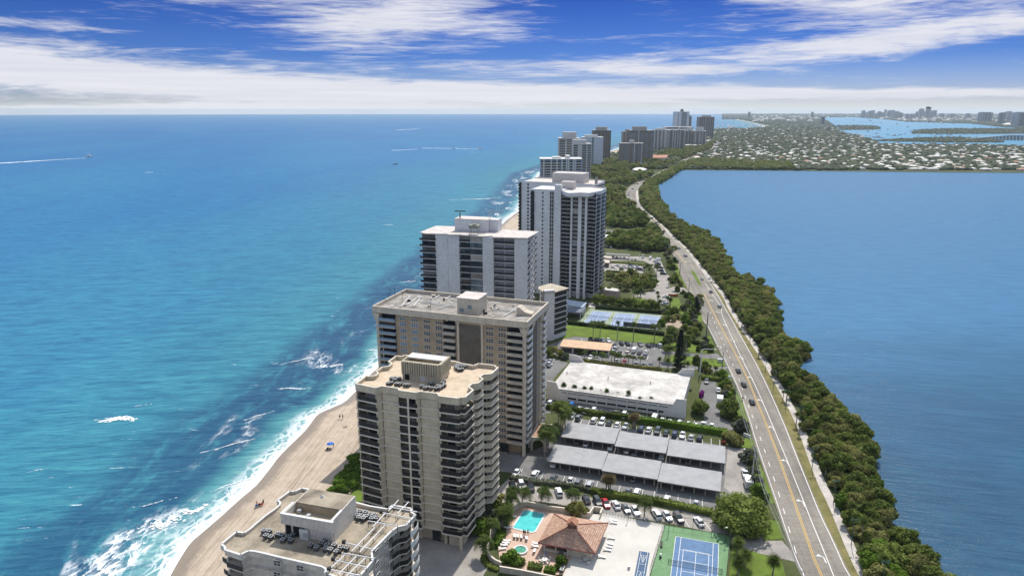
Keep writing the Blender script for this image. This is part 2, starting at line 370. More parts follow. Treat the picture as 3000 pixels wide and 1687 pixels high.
# lagoon water
def lagoon_mat(name, c1, c2, bump=0.5):
    m, t, p = water_base(name)
    geo = t.new('ShaderNodeNewGeometry').outputs['Position']; gx, gy, gz = t.sep(geo)
    rot = lambda a, sx, sy: t.comb(t.m('MULTIPLY', t.m('ADD', t.m('MULTIPLY', gx, math.cos(a)), t.m('MULTIPLY', gy, math.sin(a))), sx), t.m('MULTIPLY', t.m('SUBTRACT', t.m('MULTIPLY', gy, math.cos(a)), t.m('MULTIPLY', gx, math.sin(a))), sy))
    n = t.m('ADD', t.m('MULTIPLY', t.noise(rot(-0.25, 0.0035, 0.012), 1.0, 4, 0.55, 0.4), .8), t.smooth(gy, 90, 520)); n = t.m('MULTIPLY', n, .62)
    base = t.mix(t.smooth(n, 0.3, 0.7), (*c1, 1), (*c2, 1))
    rip = t.noise(rot(-0.22, 0.055, 0.60), 1.0, 6, 0.66, 0.5)
    base = t.mix(1.0, base, t.ramp(rip, [(0.32, (.72, .78, .84)), (0.5, (1, 1, 1)), (0.68, (1.34, 1.26, 1.18))]), 'MULTIPLY')
    t.l.new(base, p.inputs['Base Color']); p.inputs['Roughness'].default_value = 0.24
    p.inputs['Specular IOR Level'].default_value = 0.0
    wv = t.m('ADD', t.noise(rot(-0.22, 0.12, 0.75), 1.0, 6, 0.62, 0.4), t.m('MULTIPLY', t.noise(rot(0.5, 1.0, 1.7), 1.0, 3, 0.6, 0.2), 0.3))
    b = t.new('ShaderNodeBump'); b.inputs['Strength'].default_value = bump; b.inputs['Distance'].default_value = 0.5
    t.l.new(wv, b.inputs['Height']); t.l.new(b.outputs[0], p.inputs['Normal']); water_gloss(t, p, b.outputs[0], .6, .26, .2); return m
LAG = lagoon_mat('lagoon_water', (.022, .078, .142), (.048, .162, .300))
LAKE = lagoon_mat('lake_water', (.05, .21, .36), (.06, .24, .39), 0.3)
_mg = [R7(1365,1449),R7(1165,1200),R7(1080,1100),R7(1045,830),R7(980,660),R7(760,490),R7(590,360),R7(670,280),R7(550,170),R7(505,0),R3(2000,560),R3(1830,520),R3(1720,300),R3(1610,210),R3(1440,150),R3(1300,0),R5(1480,1050),R5(1440,920),R5(1580,850),R5(1690,760)]
LSH = [(104, 0), (104, 90)]+[(G(*q).x, G(*q).y) for q in _mg]
LFAR = [(G(*q).x, G(*q).y) for q in [R6(0,562),R6(600,565),R6(1200,571),R6(1900,578),R6(2576,583)]]
def sheet(name, poly, z, m, kind='structure', label=None, cat=None, thick=0.0):
    mb = MB(); mb.prism([(p[0], p[1]) for p in poly], z-thick, z, bottom=False) if thick else mb.prism([(p[0], p[1]) for p in poly], z-0.003, z, bottom=False)
    return tag(mb.build(name, m), label, cat, kind=kind)
# land: one sheet out to the horizon, the lagoon cut out of it
def land_z(): return 0.0
inl = []
for y in ys:
    if y > 18250: break
    inl.append((xs(y)+ (17 if y < 1600 else 8), y))
farx = 17500
LM = mat('ground_cover', (.085, .095, .040), 0.95, col2=(.045, .062, .022), scale=0.03, fine=0.8, spec=0.1)
mb = MB()
# west of the coast, east of the lagoon's edge: near tongue
tongue = [q for q in inl if q[1] <= 1289]+[(xs(1289)+17, 1289)]+[q for q in reversed(LSH)]+[(104, -60)]
mb.prism(tongue, -0.9, 0.0, bottom=False)
far = [(xs(1289)+17, 1289.0)]+[q for q in inl if q[1] > 1289]
fend = far[-1]
arc = []
for k in range(40):
    a = math.atan2(fend[0], fend[1])+(R(89)-math.atan2(fend[0], fend[1]))*k/39
    arc.append((RAD*math.sin(a), max(RAD*math.cos(a), 330.0)))
far2 = far+arc+[(RAD, 900)]+[(2400, 1080)]+[q for q in reversed(LFAR)]
mb.prism(far2, -0.9, 0.0, bottom=False)
struct(mb, 'ground', LM)
sheet('lagoon', [(x-6, y) for x, y in LSH]+[(LFAR[0][0], LFAR[0][1]+8)]+[(x, y+8) for x, y in LFAR]+[(2410, 1090), (3500, 1000), (3500, -60), (98, -60)], -0.45, LAG)
# wide water with anchorage far to the right
lake = [R6(*q) for q in [(990,168),(1280,163),(1540,182),(1700,200),(2160,212),(2420,240),(2576,248),(2900,262),(2900,400),(2576,390),(2240,374),(1700,374),(1480,370),(1400,325),(1170,272),(1190,262),(1150,235),(1090,192)]]
sheet('lake', [(G(*q).x, G(*q).y) for q in lake], 0.3, LAKE)
isl = []
for nm, pts in [('island', [(1165,228),(1300,226),(1470,232),(1495,252),(1440,260),(1200,262)]), ('island', [(1730,290),(1745,262),(1950,252),(2300,250),(2700,250),(2700,288),(2200,292)]), ('causeway', [(1410,338),(1490,338),(1700,326),(2050,316),(2300,330),(2425,348),(2425,356),(2000,357),(1700,350),(1490,347),(1410,345)])]:
    pp = [(G(*R6(*q)).x, G(*R6(*q)).y) for q in pts]; isl.append(pp)
    sheet(nm, pp, 0.9, LM, thick=0.7)
# beach
SANDM = bpy.data.materials.new('sand'); SANDM.use_nodes = True; t = NT(SANDM.node_tree); p = t.n['Principled BSDF']
d = t.new('ShaderNodeAttribute', attribute_name='inland').outputs['Fac']; geo = t.new('ShaderNodeNewGeometry').outputs['Position']; gx, gy, gz = t.sep(geo)
n = t.noise(geo, 0.25, 6, 0.65, 0.4); tr = t.noise(t.comb(t.m('MULTIPLY', t.m('ADD', gx, t.m('MULTIPLY', gy, -0.10)), 0.9), t.m('MULTIPLY', gy, 0.035)), 1.0, 6, 0.7, 0.9)
c = t.ramp(n, [(0.3, (.40, .325, .245)), (0.65, (.50, .415, .325))])
c = t.mix(1.0, c, t.ramp(tr, [(0.36, (.70, .68, .66)), (0.5, (1, 1, 1)), (0.7, (1.10, 1.10, 1.10))]), 'MULTIPLY')
fp = t.vor(geo, 1.3); c = t.mix(1.0, c, t.ramp(fp, [(0.05, (.78, .76, .74)), (0.35, (1, 1, 1))]), 'MULTIPLY')
wet = t.m('SUBTRACT', 1.0, t.smooth(t.m('ADD', d, t.m('MULTIPLY', n, 3.0)), 3.5, 6.5))
c = t.mix(t.m('MULTIPLY', wet, 0.85), c, (.22, .175, .135, 1)); t.l.new(c, p.inputs['Base Color'])
t.l.new(t.m('SUBTRACT', 0.95, t.m('MULTIPLY', wet, 0.55)), p.inputs['Roughness']); p.inputs['Specular IOR Level'].default_value = 0.3
b = t.new('ShaderNodeBump'); b.inputs['Strength'].default_value = 0.6; b.inputs['Distance'].default_value = 0.25
t.l.new(t.m('ADD', t.noise(geo, 0.9, 5, 0.65), tr), b.inputs['Height']); t.l.new(b.outputs[0], p.inputs['Normal'])
bi = [-8, -3, 0, 2, 4, 6, 9, 13, 18, 24, 31]; bz = [-1.3, -.75, -.47, -.40, -.30, -.18, -.05, .05, .09, .13, .16]
me = bpy.data.meshes.new('beach'); vs = []; fs = []; dd = []; yb = [y for y in ys if y < 4700]
for y in yb:
    w = 1.0 if y < 2500 else 2.2
    for q, z in zip(bi, bz): vs.append((xsw(y)+q*w, y, z)); dd.append(float(q))
nB = len(bi)
for j in range(len(yb)-1):
    for i in range(nB-1): a = j*nB+i; fs.append((a, a+1, a+nB+1, a+nB))
me.from_pydata(vs, [], fs); at = me.attributes.new('inland', 'FLOAT', 'POINT'); at.data.foreach_set('value', dd); me.materials.append(SANDM)
o = bpy.data.objects.new('beach', me); COL.objects.link(o); o['kind'] = 'structure'

# ---- pavements
lawn_k = 0.0
ASPH = mat('asphalt', (.19, .185, .18), 0.9, col2=(.135, .133, .13), scale=0.12, fine=1.5, spec=0.2)
ROADM = mat('road_concrete', (.235, .213, .182), 0.88, col2=(.170, .154, .133), scale=0.045, fine=0.8, spec=0.25)
DRIVE = mat('driveway_paving', (.33, .305, .275), 0.9, col2=(.25, .23, .21), scale=0.15, fine=2.0, spec=0.2)
SIDE = mat('sidewalk_concrete', (.50, .46, .42), 0.9, col2=(.38, .35, .32), scale=0.3, fine=2.0, spec=0.2)
LAWN = mat('lawn', (.125, .185, .032), 0.95, col2=(.095, .125, .028), scale=0.18, fine=2.5, spec=0.1)
DRY = mat('dry_grass', (.20, .175, .075), 0.95, col2=(.115, .115, .045), scale=0.2, fine=1.5, spec=0.1)
WHITE = mat('marking_white', (.72, .71, .69), 0.7, 0.10, 2.0); YEL = mat('marking_yellow', (.50, .32, .09), 0.7, 0.12, 2.0)
PAINT = mat('white_paint', (.62, .61, .59), 0.6, 0.05, 0.7)
def ribbon(mb, pts, w, z):
    pts = [Vector((p[0], p[1], 0)) for p in pts]; L = []
    for i, p in enumerate(pts):
        d = (pts[min(i+1, len(pts)-1)]-pts[max(i-1, 0)]).normalized(); n = Vector((-d.y, d.x, 0)); L.append((p+n*w/2, p-n*w/2))
    for (a, b), (c, e) in zip(L, L[1:]): mb.quad((b.x, b.y, z), (e.x, e.y, z), (c.x, c.y, z), (a.x, a.y, z))
def dashes(mb, pts, w, z, on, off):
    pts = [Vector((p[0], p[1], 0)) for p in pts]; s = 0; seg = []
    for a, b in zip(pts, pts[1:]):
        L = (b-a).length; d = (b-a)/L; q = 0
        while q < L:
            ph = (s+q) % (on+off)
            if ph < on: e = min(L, q+on-ph); ribbon(mb, [a+d*q, a+d*e], w, z); q = e+0.001
            else: q += on+off-ph+0.001
        s += L
def smoothpl(pts, it=2):
    pts = [Vector((p[0], p[1])) for p in pts]
    for _ in range(it):
        o = [pts[0]]
        for a, b in zip(pts, pts[1:]): o += [a*.75+b*.25, a*.25+b*.75]
        pts = o+[pts[-1]]
    return pts
RL = [(67,100)]+gl(R7,[(645,1449),(605,1370),(545,1200),(500,1060),(425,840),(385,720),(355,610),(300,450),(235,310),(180,200),(125,90)])+gl(A8,[(900,1020),(850,920),(820,780),(740,640),(660,545),(620,450),(540,300),(490,160),(430,0)])+gl(A9,[(1200,770),(1130,610),(1000,520),(900,380),(790,230),(690,150),(640,120),(590,60)])+gl(R5,[(1165,1100),(1135,1000),(1190,910),(1280,870),(1380,830),(1480,778),(1560,742),(1680,690)])
RR = [(80,100)]+gl(R7,[(905,1440),(830,1270),(760,1130),(690,960),(620,790),(550,610),(430,350),(340,190),(250,30)])+gl(A8,[(1200,670),(1060,440),(960,290),(850,140),(730,0)])+gl(A9,[(1380,690),(1200,500),(1000,320),(850,190),(750,100)])+gl(R5,[(1290,1120),(1258,1030),(1262,960),(1310,893),(1390,848),(1530,772),(1640,718),(1720,682)])
RL = smoothpl(RL, 1); RR = smoothpl(RR, 1)
mb = MB(); mb.prism([(p.x, p.y) for p in RL]+[(p.x, p.y) for p in reversed(RR)], -0.02, 0.05, bottom=False)
farroad = gl(R5,[(1700,685),(1760,655),(1830,603),(1950,560),(2050,502),(2120,478)]); farroad = [Vector((p.x,p.y)) for p in farroad]
ribbon(mb, farroad, 16, 0.6)
_t = NT(ROADM.node_tree); _p = _t.n['Principled BSDF']; _c = _p.inputs['Base Color'].links[0].from_socket; _g = _t.new('ShaderNodeNewGeometry').outputs['Position']; _x, _y, _z = _t.sep(_g)
_u = _t.m('SUBTRACT', _x, _t.m('MULTIPLY', _y, .145)); _l = _t.noise(_t.comb(_t.m('MULTIPLY', _u, .55), _t.m('MULTIPLY', _y, .006)), 1.0, 4, .6, .1)
_c = _t.mix(1.0, _c, _t.ramp(_l, [(.35, (.80, .79, .78)), (.5, (1, 1, 1)), (.66, (1.13, 1.12, 1.1))]), 'MULTIPLY'); _j = _t.m('LESS_THAN', _t.m('FRACT', _t.m('MULTIPLY', _y, .083)), .02); _c = _t.mix(_t.m('MULTIPLY', _j, .35), _c, (.10, .095, .09, 1)); _t.l.new(_c, _p.inputs['Base Color'])
struct(mb, 'road', ROADM)
mb = MB(); YC = gl(R7,[(740,1449),(655,1200),(565,940),(480,700),(405,520),(345,370),(280,240),(220,130),(150,0)])+gl(A8,[(960,660),(900,560)])
YC = smoothpl([(73,100)]+YC, 2)
for s in (-0.22, 0.22): ribbon(mb, [(p.x+s, p.y) for p in YC], 0.22, 0.06)
yc2 = smoothpl(gl(A9,[(1400,900),(1250,720),(1060,540),(900,370),(770,230),(660,120)]), 1); ribbon(mb, yc2, 0.4, 0.06)
struct(mb, 'road_centre_line', YEL)
mb = MB()
ln = smoothpl(gl(R7,[(815,1449),(760,1310),(710,1190),(650,1040),(590,890),(530,745),(490,650),(440,530),(375,385),(325,290),(260,150),(205,30)])+gl(A8,[(1200,790),(1050,580),(930,400)]), 1); ribbon(mb, [(ln[0].x-4, ln[0].y-40)]+ln, 0.20, 0.06)
ribbon(mb, [(p.x-0.7, p.y) for p in RR[:70]], 0.2, 0.06)
lf = smoothpl(gl(R7,[(655,1449),(600,1290),(545,1090),(505,960),(468,850),(432,740),(400,650),(350,520),(310,400),(250,260),(200,150),(150,30)])+gl(A8,[(1000,820)]), 1); dashes(mb, lf, 0.2, 0.06, 3, 6)
ribbon(mb, [(p.x+0.6, p.y) for p in RL[3:26]], 0.16, 0.06)
struct(mb, 'lane_lines', WHITE)
# turn arrows on the carriageway
def arrow_mb(mb, x, y, a, s=1.0):
    c, n = Vector((x, y)), Vector((-math.sin(a), math.cos(a))); l = Vector((-math.cos(a), -math.sin(a)))
    P3 = lambda u, v: (c.x+n.x*u*s+l.x*v*s, c.y+n.y*u*s+l.y*v*s, 0.062)
    mb.add([P3(-1.6,0), P3(-1.6,-.22), P3(0.3,-.22), P3(0.3,0)], [(0,1,2,3)])
    mb.add([P3(0.3,-.22), P3(1.0,.35), P3(0.75,.55), P3(0.3,0)], [(0,1,2,3)])
    mb.add([P3(0.55,1.35), P3(1.25,.6), P3(0.35,.05)][::-1], [(0,1,2)])
for f, x, y in [(R7,738,1352),(R7,628,1052),(R7,545,833),(R7,472,652),(A6,1675,1108),(A6,1525,762),(A6,1385,458),(A6,1255,193),(A8,1110,862),(A8,1005,672),(A8,1230,1075),(A8,1360,1325),(A6,1055,292),(A8,630,385),(A9,1385,868),(A9,1095,510)]:
    g = g2(f, x, y); mb = MB(); arrow_mb(mb, g.x+1.0, g.y, R(-8), 1.25)
    struct(mb, 'turn_arrow_marking', WHITE)
# verge and footpath on the lagoon side
SWR = smoothpl([(81.5,100)]+gl(R7,[(1000,1449),(905,1240),(830,1060),(765,940),(690,740),(640,610),(540,430),(440,260),(340,120),(262,0)])+gl(A8,[(1330,720),(1270,600),(1170,480),(1080,370),(960,220),(850,90)])+gl(A9,[(1600,880),(1440,690),(1320,570),(1200,470),(1090,350),(960,240),(850,140),(740,60)])+gl(R5,[(1275,1030),(1275,960)]), 1)
mb = MB(); ribbon(mb, [(p.x-1.2, p.y) for p in SWR], 2.5, 0.10); struct(mb, 'footpath', SIDE)
def xat(pl, y):
    for a, b in zip(pl, pl[1:]):
        if a.y <= y <= b.y: return a.x+(b.x-a.x)*(y-a.y)/max(1e-6, b.y-a.y)
    return None
mb = MB(); y = 101.0; prev = None
while y < 880:
    a_, b_ = xat(RR, y), xat(SWR, y); cur = (a_-.2, b_-2.3) if a_ is not None and b_ is not None and b_-2.3 > a_+.1 else None
    if cur and prev: mb.quad((prev[0], y-4, .058), (prev[1], y-4, .058), (cur[1], y, .058), (cur[0], y, .058))
    prev = cur; y += 4
struct(mb, 'grass_verge', DRY)

def patchm(name, f, pts, z, m): return sheet(name, [(q.x, q.y) for q in gl(f, pts)], z, m, thick=0.06)
patchm('parking_lot', R2, [(-10,650),(130,655),(285,700),(500,600),(560,440),(640,478),(1000,545),(1495,640),(1545,650),(1660,662),(1712,690),(1705,725),(1655,755),(1690,955),(1640,1000),(1450,1045),(1440,1115),(1100,1000),(700,925),(380,870),(180,805),(60,800)], 0.03, ASPH)
patchm('driveway', R2, [(-520,1500),(-420,1180),(-250,1130),(0,1080),(130,905),(190,845),(240,862),(640,955),(1060,1015),(1450,1105),(1445,1180),(1160,1115),(700,1055),(600,1020),(330,990),(230,1020),(120,1170),(40,1300),(60,1400),(0,1500)], 0.034, DRIVE)
patchm('parking_lot', R2, [(405,372),(640,380),(900,430),(1080,468),(1310,500),(1400,490),(1370,300),(1385,240),(1470,248),(1500,470),(1590,520),(1590,548),(1480,545),(1200,505),(700,440),(540,430),(405,445)], 0.03, ASPH)
patchm('driveway', R2, [(1545,655),(1710,690),(1740,760),(1700,800),(1640,770),(1690,955),(1640,1000),(1520,900)], 0.038, DRIVE)
patchm('driveway', R2, [(1430,1180),(1560,1240),(1660,1290),(1898,1345),(2000,1370),(1880,1230),(1800,1230),(1700,1180),(1560,1150),(1450,1120)], 0.036, DRIVE)
patchm('parking_lot', R3, [(480,1000),(640,938),(700,930),(960,962),(1300,988),(1325,1060),(1290,1145),(1160,1150),(700,1092),(560,1062),(520,1080),(640,1120),(560,1200),(500,1290),(470,1290)], 0.03, ASPH)
patchm('driveway', A6, [(190,350),(700,395),(900,400),(1040,390),(1150,480),(860,462),(680,432),(190,405)], 0.032, ASPH)
patchm('driveway', A6, [(120,500),(420,540),(720,580),(960,592),(1210,590),(1130,690),(930,652),(640,622),(150,600)], 0.032, ASPH)
patchm('parking_lot', A9, [(140,775),(720,785),(1000,820),(1110,1060),(1145,1080),(1145,1290),(1000,1449),(560,1400),(900,1300),(975,1170),(930,1000),(850,900),(740,845),(140,850)], 0.03, DRIVE)
patchm('parking_lot', A9, [(140,880),(770,915),(740,1040),(140,1000)], 0.031, DRIVE)
patchm('driveway', A7, [(1080,740),(1500,770),(1660,640),(1720,620),(1900,640),(2000,740),(1780,720),(1660,760),(1640,900),(1480,900),(1300,800)], 0.036, DRIVE)
patchm('driveway', A7, [(440,860),(1000,960),(1400,990),(1400,1010),(700,950),(430,930)], 0.033, SIDE)
patchm('parking_lot', A9, [(170,380),(440,400),(700,440),(660,470),(300,510),(160,520)], 0.033, ASPH)
for f, pts in [(A6, [(340,410),(660,432),(870,468),(1130,488),(1180,575),(1060,595),(560,562),(340,512)]), (A6, [(550,240),(720,240),(880,130),(940,130),(1022,345),(960,390),(570,362)]), (A6, [(1125,680),(1240,710),(1272,790),(1200,815),(1120,800)]),
               (A6, [(1320,925),(1420,1100),(1510,1449),(1380,1449),(1320,1200)]), (A4, [(1640,0),(1700,0),(1830,410),(1780,440),(1680,260)]), (A4, [(1690,765),(1800,620),(1860,615),(1920,720),(1850,792)]), (R2, [(1655,720),(1725,705),(1838,1000),(1740,1002),(1690,955)]),
               (R2, [(1800,1100),(1860,1110),(1885,1215),(1760,1232)]), (R2, [(1572,1275),(1700,1295),(1880,1360),(1900,1449),(1905,1560),(1540,1560)]), (R3, [(618,850),(760,862),(1000,890),(1420,945),(1445,1010),(1290,985),(950,958),(690,930),(600,950)]),
               (A7, [(1690,810),(1800,790),(1880,980),(1870,1040),(1680,980)]), (A8, [(780,880),(860,860),(885,1020),(780,1000)]), (A8, [(430,0),(495,150),(500,240),(620,440),(600,460),(520,400),(400,100),(380,0)]), (A8, [(685,190),(745,192),(870,418),(825,422)]), (A9, [(780,205),(810,210),(970,360),(945,370)]),
               (R1, [(1110,950),(1182,835),(1190,990),(1110,990)]), (A9, [(560,1070),(700,1065),(640,1140)]), (A7, [(1100,770),(1280,800),(1340,860),(1150,850)])]:
    patchm('lawn', f, pts, (0.045 if f is not A8 and f is not A9 else 0.07)+(lawn_k := lawn_k+.004), LAWN)
# the tan yard by the courts
patchm('bare_yard', A8, [(270,1060),(330,1020),(400,930),(450,925),(480,990),(540,1020),(550,1070),(500,1120),(400,1135),(300,1120)], 0.05, mat('bare_soil', (.34,.27,.20), 0.95, scale=0.3))
# parking bay lines
mb = MB()
def bays(p0, p1, n, vec, L):
    a, b = g2(*p0), g2(*p1)
    for i in range(n+1):
        q = a.lerp(b, i/n); ribbon(mb, [q, q+vec*L], 0.14, 0.05)
bays((A2,175,420),(A2,600,560),3, (g2(A1,940,320)-g2(A1,905,210)).normalized(), 4.6)
bays((A1,415,150),(A1,1060,275),5, (g2(A1,940,320)-g2(A1,905,210)).normalized(), 4.6)
bays((A2,745,565),(A2,1480,700),5, (g2(A2,1390,770)-g2(A2,1300,650)).normalized(), 4.6)
bays((A3,870,380),(A4,1390,660),18, -VY, 5.2)
bays((A1,570,60),(A2,1450,480),16, VY, 4.2)
bays((A3,380,170),(A4,1300,470),18, VY, 3.4)
bays((A5,1340,330),(A5,2080,400),7, VY, 4.5)
bays((A5,1290,470),(A5,1850,560),5, VY, 5.0); bays((A5,700,190),(A5,1250,250),6, -VY, 4.0)
struct(mb, 'parking_bay_lines', WHITE)
# painted stop and crossing marks by the gate
for k, (x, y) in enumerate([(2078-0, 0)]): pass
# ================================================================= BUILDINGS
GLASS = mat('dark_glass', (.03,.034,.038), 0.2, 0.5, 0.25, spec=0.3, col2=(.012,.014,.018))
GLASSB = mat('blue_glass', (.10,.15,.20), 0.12, 0.4, 0.3, spec=0.7, col2=(.04,.06,.09))
RAILD = mat('dark_railing', (.022,.022,.024), 0.6, 0.2, 1.0)
RAILW = mat('white_railing', (.60,.62,.63), 0.5, 0.1, 1.0)
CREAM = mat('cream_stucco', (.56,.495,.375), 0.9, 0.10, 0.35, fine=2.5)
CREAM2 = mat('pale_cream_trim', (.66,.60,.50), 0.85, 0.08, 0.5)
TANW = mat('tan_brick_wall', (.42,.325,.23), 0.9, 0.14, 0.25, fine=3.0)
BROWN = mat('brown_panel', (.145,.125,.105), 0.9, 0.15, 0.3, fine=4.0)
TRIM = mat('beige_concrete', (.58,.51,.41), 0.85, 0.08, 0.4, fine=2.0)
WHW = mat('white_stucco', (.66,.655,.66), 0.88, 0.05, 0.18, fine=1.2)
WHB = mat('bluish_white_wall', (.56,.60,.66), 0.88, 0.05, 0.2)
ROOFG = mat('grey_gravel_roof', (.33,.305,.275), 0.95, col2=(.15,.137,.125), scale=0.22, fine=1.6)
ROOFT = mat('tan_gravel_roof', (.56,.45,.33), 0.95, 0.10, 0.4, fine=3.5)
ROOFB = mat('stained_brown_roof', (.37,.315,.24), 0.95, col2=(.17,.145,.11), scale=0.16, fine=1.5)
ROOFW = mat('white_membrane_roof', (.55,.525,.495), 0.9, col2=(.56,.52,.48), scale=0.2, fine=0.9)
ROOFP = mat('pinkish_roof', (.60,.54,.50), 0.95, 0.12, 0.3, fine=1.5)
GREYR = mat('carport_grey', (.345,.345,.35), 0.85, 0.07, 0.3, fine=3.0)
METAL = mat('metal_grey', (.42,.43,.44), 0.45, 0.15, 1.5, metal=0.3)
PIPE = mat('white_pipe', (.74,.74,.73), 0.5, 0.05, 1.0)
BLACKM = mat('black_opening', (.012,.012,.013), 0.9, 0.3)
TERRA = mat('terracotta_tiles', (.42,.20,.125), 0.85, col2=(.27,.135,.09), scale=0.9, fine=3.0)

CURT = mat('pale_curtain', (.36,.34,.31), .9, .2, .6); GLASSM = mat('grey_reflecting_glass', (.09,.11,.125), .15, .5, .4, spec=.5); BLIND = mat('beige_blind', (.22,.195,.165), .9, .2, .6)
_gr = random.Random(404)
def gpick(g=None):
    return _gr.choice([g or GLASS, g or GLASS, GLASS, GLASS, GLASSM, GLASSM, BLIND, CURT]) if g is None or g is GLASS else g
class Stack:
    """floor-by-floor apartment block standing on its measured roof outline"""
    def __init__(s, name, label, outl, zt, group=None, ax=None):
        """outl: world XY outline, first edge = the front"""
        s.zt = zt; s.poly = [Vector((p[0], p[1])) for p in outl]
        c = sum(s.poly, Vector((0, 0)))/len(s.poly); s.c = Vector((c.x, c.y, 0))
        s.root = thing(name, label, 'apartment building', (c.x, c.y, 0), 0, group)
        s.poly = [p-c for p in s.poly]; s.P = Parts(s.root)
    def loc(s, v): return Vector((v[0]-s.c.x, v[1]-s.c.y))
def frame(zt, f, FL, FR, BR):
    """origin, along-front unit, depth unit, width, depth from three roof corners"""
    a, b, c = g2(f, *FL, zt), g2(f, *FR, zt), g2(f, *BR, zt)
    u = (b-a); u.z = 0; Wd = u.length; u.normalize(); v = Vector((-u.y, u.x, 0)); D = (c-b).dot(v)
    return a, u, v, Wd, D
class Block:
    """box-shaped block in its own frame: x along the front, y back, z up"""
    def __init__(s, name, label, zt, f, FL, FR, BR, D=None, cat='apartment building', group=None):
        a, u, v, s.W, s.D = frame(zt, f, FL, FR, BR)
        if D: s.D = D
        s.H = zt; s.f = f; s.FL, s.FR, s.BR = FL, FR, BR; s.u = u; s.v = v; s.a = a
        s.root = thing(name, label, cat, (a.x, a.y, 0), math.atan2(u.y, u.x), group); s.P = Parts(s.root)
    def sx(s, x):   # pixel column at roof height -> distance along the front
        k = (x-s.FL[0])/(s.FR[0]-s.FL[0]); y = s.FL[1]+k*(s.FR[1]-s.FL[1])
        return (g2(s.f, x, y, s.H)-s.a).dot(s.u)
    def sy(s, x):
        k = (x-s.FR[0])/(s.BR[0]-s.FR[0]); y = s.FR[1]+k*(s.BR[1]-s.FR[1])
        return (g2(s.f, x, y, s.H)-s.a).dot(s.v)
    def L(s, x, y, z=0.0):
        """pixel at height z -> local"""
        g = g2(s.f, x, y, z)-s.a; return Vector((g.dot(s.u), g.dot(s.v), z))
def balcony_column(B, x0, x1, zs, fh, y=0.0, depth=1.5, proj=1.0, rail=RAILD, slab=None, glass=GLASS, side=False, back=None, div=True, solid=False, rh=1.05, wallm=None):
    """recessed/projecting balconies between x0..x1 on the front (or the right side when side=True)"""
    slab = slab or WHW
    def bx(mb, xa, xb, ya, yb, za, zb):
        if side: mb.box((B.W-(ya+yb)/2, (xa+xb)/2, (za+zb)/2), (abs(yb-ya), abs(xb-xa), zb-za))
        else: mb.box(((xa+xb)/2, (ya+yb)/2, (za+zb)/2), (abs(xb-xa), abs(yb-ya), zb-za))
    for z in zs:
        mb = MB(); bx(mb, x0, x1, y-proj, y+depth, z-0.14, z+0.12); B.P.add('balcony_slab', mb, slab)
        mb = MB(); bx(mb, x0+.05, x1-.05, y-proj+0.02, y-proj+0.10, z+0.12, z+rh)
        if proj > 0.5:
            bx(mb, x0+.0, x0+.08, y-proj+.1, y, z+.12, z+rh); bx(mb, x1-.08, x1, y-proj+.1, y, z+.12, z+rh)
        B.P.add('balcony_railing', mb, rail)
        mb = MB(); bx(mb, x0+0.25, x1-0.25, y+depth-0.12, y+depth-0.04, z+0.12, z+fh-0.35); B.P.add('balcony_door', mb, gpick(glass))
def window(B, xc, w, z0, h, y=0.0, side=False, fr=PAINT, gl_=GLASS, panes=3, proud=0.05):
    mb = MB(); g = MB()
    def bx(m_, xa, xb, ya, yb, za, zb):
        if side: m_.box((B.W-(ya+yb)/2, (xa+xb)/2, (za+zb)/2), (abs(yb-ya), abs(xb-xa), zb-za))
        else: m_.box(((xa+xb)/2, (ya+yb)/2, (za+zb)/2), (abs(xb-xa), abs(yb-ya), zb-za))
    t_ = 0.09; xa, xb = xc-w/2, xc+w/2
    for a, b in ((xa, xa+t_), (xb-t_, xb)): bx(mb, a, b, y-proud-.03, y-0.005, z0, z0+h)
    for a, b in ((z0, z0+t_), (z0+h-t_, z0+h)): bx(mb, xa+t_, xb-t_, y-proud-.03, y-0.005, a, b)
    for k in range(1, panes): q = xa+w*k/panes; bx(mb, q-t_/2, q+t_/2, y-proud-.028, y-0.007, z0+t_, z0+h-t_)
    if h > 1.2: bx(mb, xa+t_, xb-t_, y-proud-.026, y-0.009, z0+h*.5-t_/2, z0+h*.5+t_/2)
    o = B.P.add('window', mb, fr)
    bx(g, xa+.04, xb-.04, y-.03, y-.004, z0+.04, z0+h-.04)
    if o: g.build('pane', gl_, o)
    else: B.P.add('pane', g, gl_)
def walls_with_gaps(B, m, x0, x1, spans, z0, z1, y=0.0, depth=1.5):
    """solid front wall except over the recessed spans, which get a back wall"""
    mb = MB(); x = x0
    for a, b in sorted(spans):
        if a > x+.01: mb.box(((x+a)/2, y+depth/2, (z0+z1)/2), (a-x, depth, z1-z0))
        x = b
    if x1 > x+.01: mb.box(((x+x1)/2, y+depth/2, (z0+z1)/2), (x1-x, depth, z1-z0))
    return mb

# ------------------------------------------------ tan tower with the dark centre panel
B = Block('apartment_tower', 'tan brick tower with a tall dark brown front panel and cluttered grey roof', 46.2, S1, (290,215), (1500,340), (1680,195))
P_ = B.P; W_, D_, H_ = B.W, B.D, B.H; nf = 17; z0 = 4.2; fh = (H_-2.2-z0)/nf; zs = [z0+k*fh for k in range(nf)]
zs = zs[::-1]
xb = [B.sx(x) for x in (320,440, 828,930, 962,1142, 1352,1490)]
mb = walls_with_gaps(B, TANW, 0.3, W_-0.3, [(xb[0]-.6, xb[1]), (xb[2], xb[3]), (xb[6], xb[7])], 0, H_-1.2)
mb.box((W_/2, (1.5+D_)/2, (H_-1.2)/2), (W_-3.2, D_-1.5, H_-1.2)); 
for a, b in ((0.3, 1.6),): pass
mb.box((W_-1.0, D_*.53, (H_-1.2)/2), (1.4, D_*.34, H_-1.2))
P_.add('wall', mb, TANW)
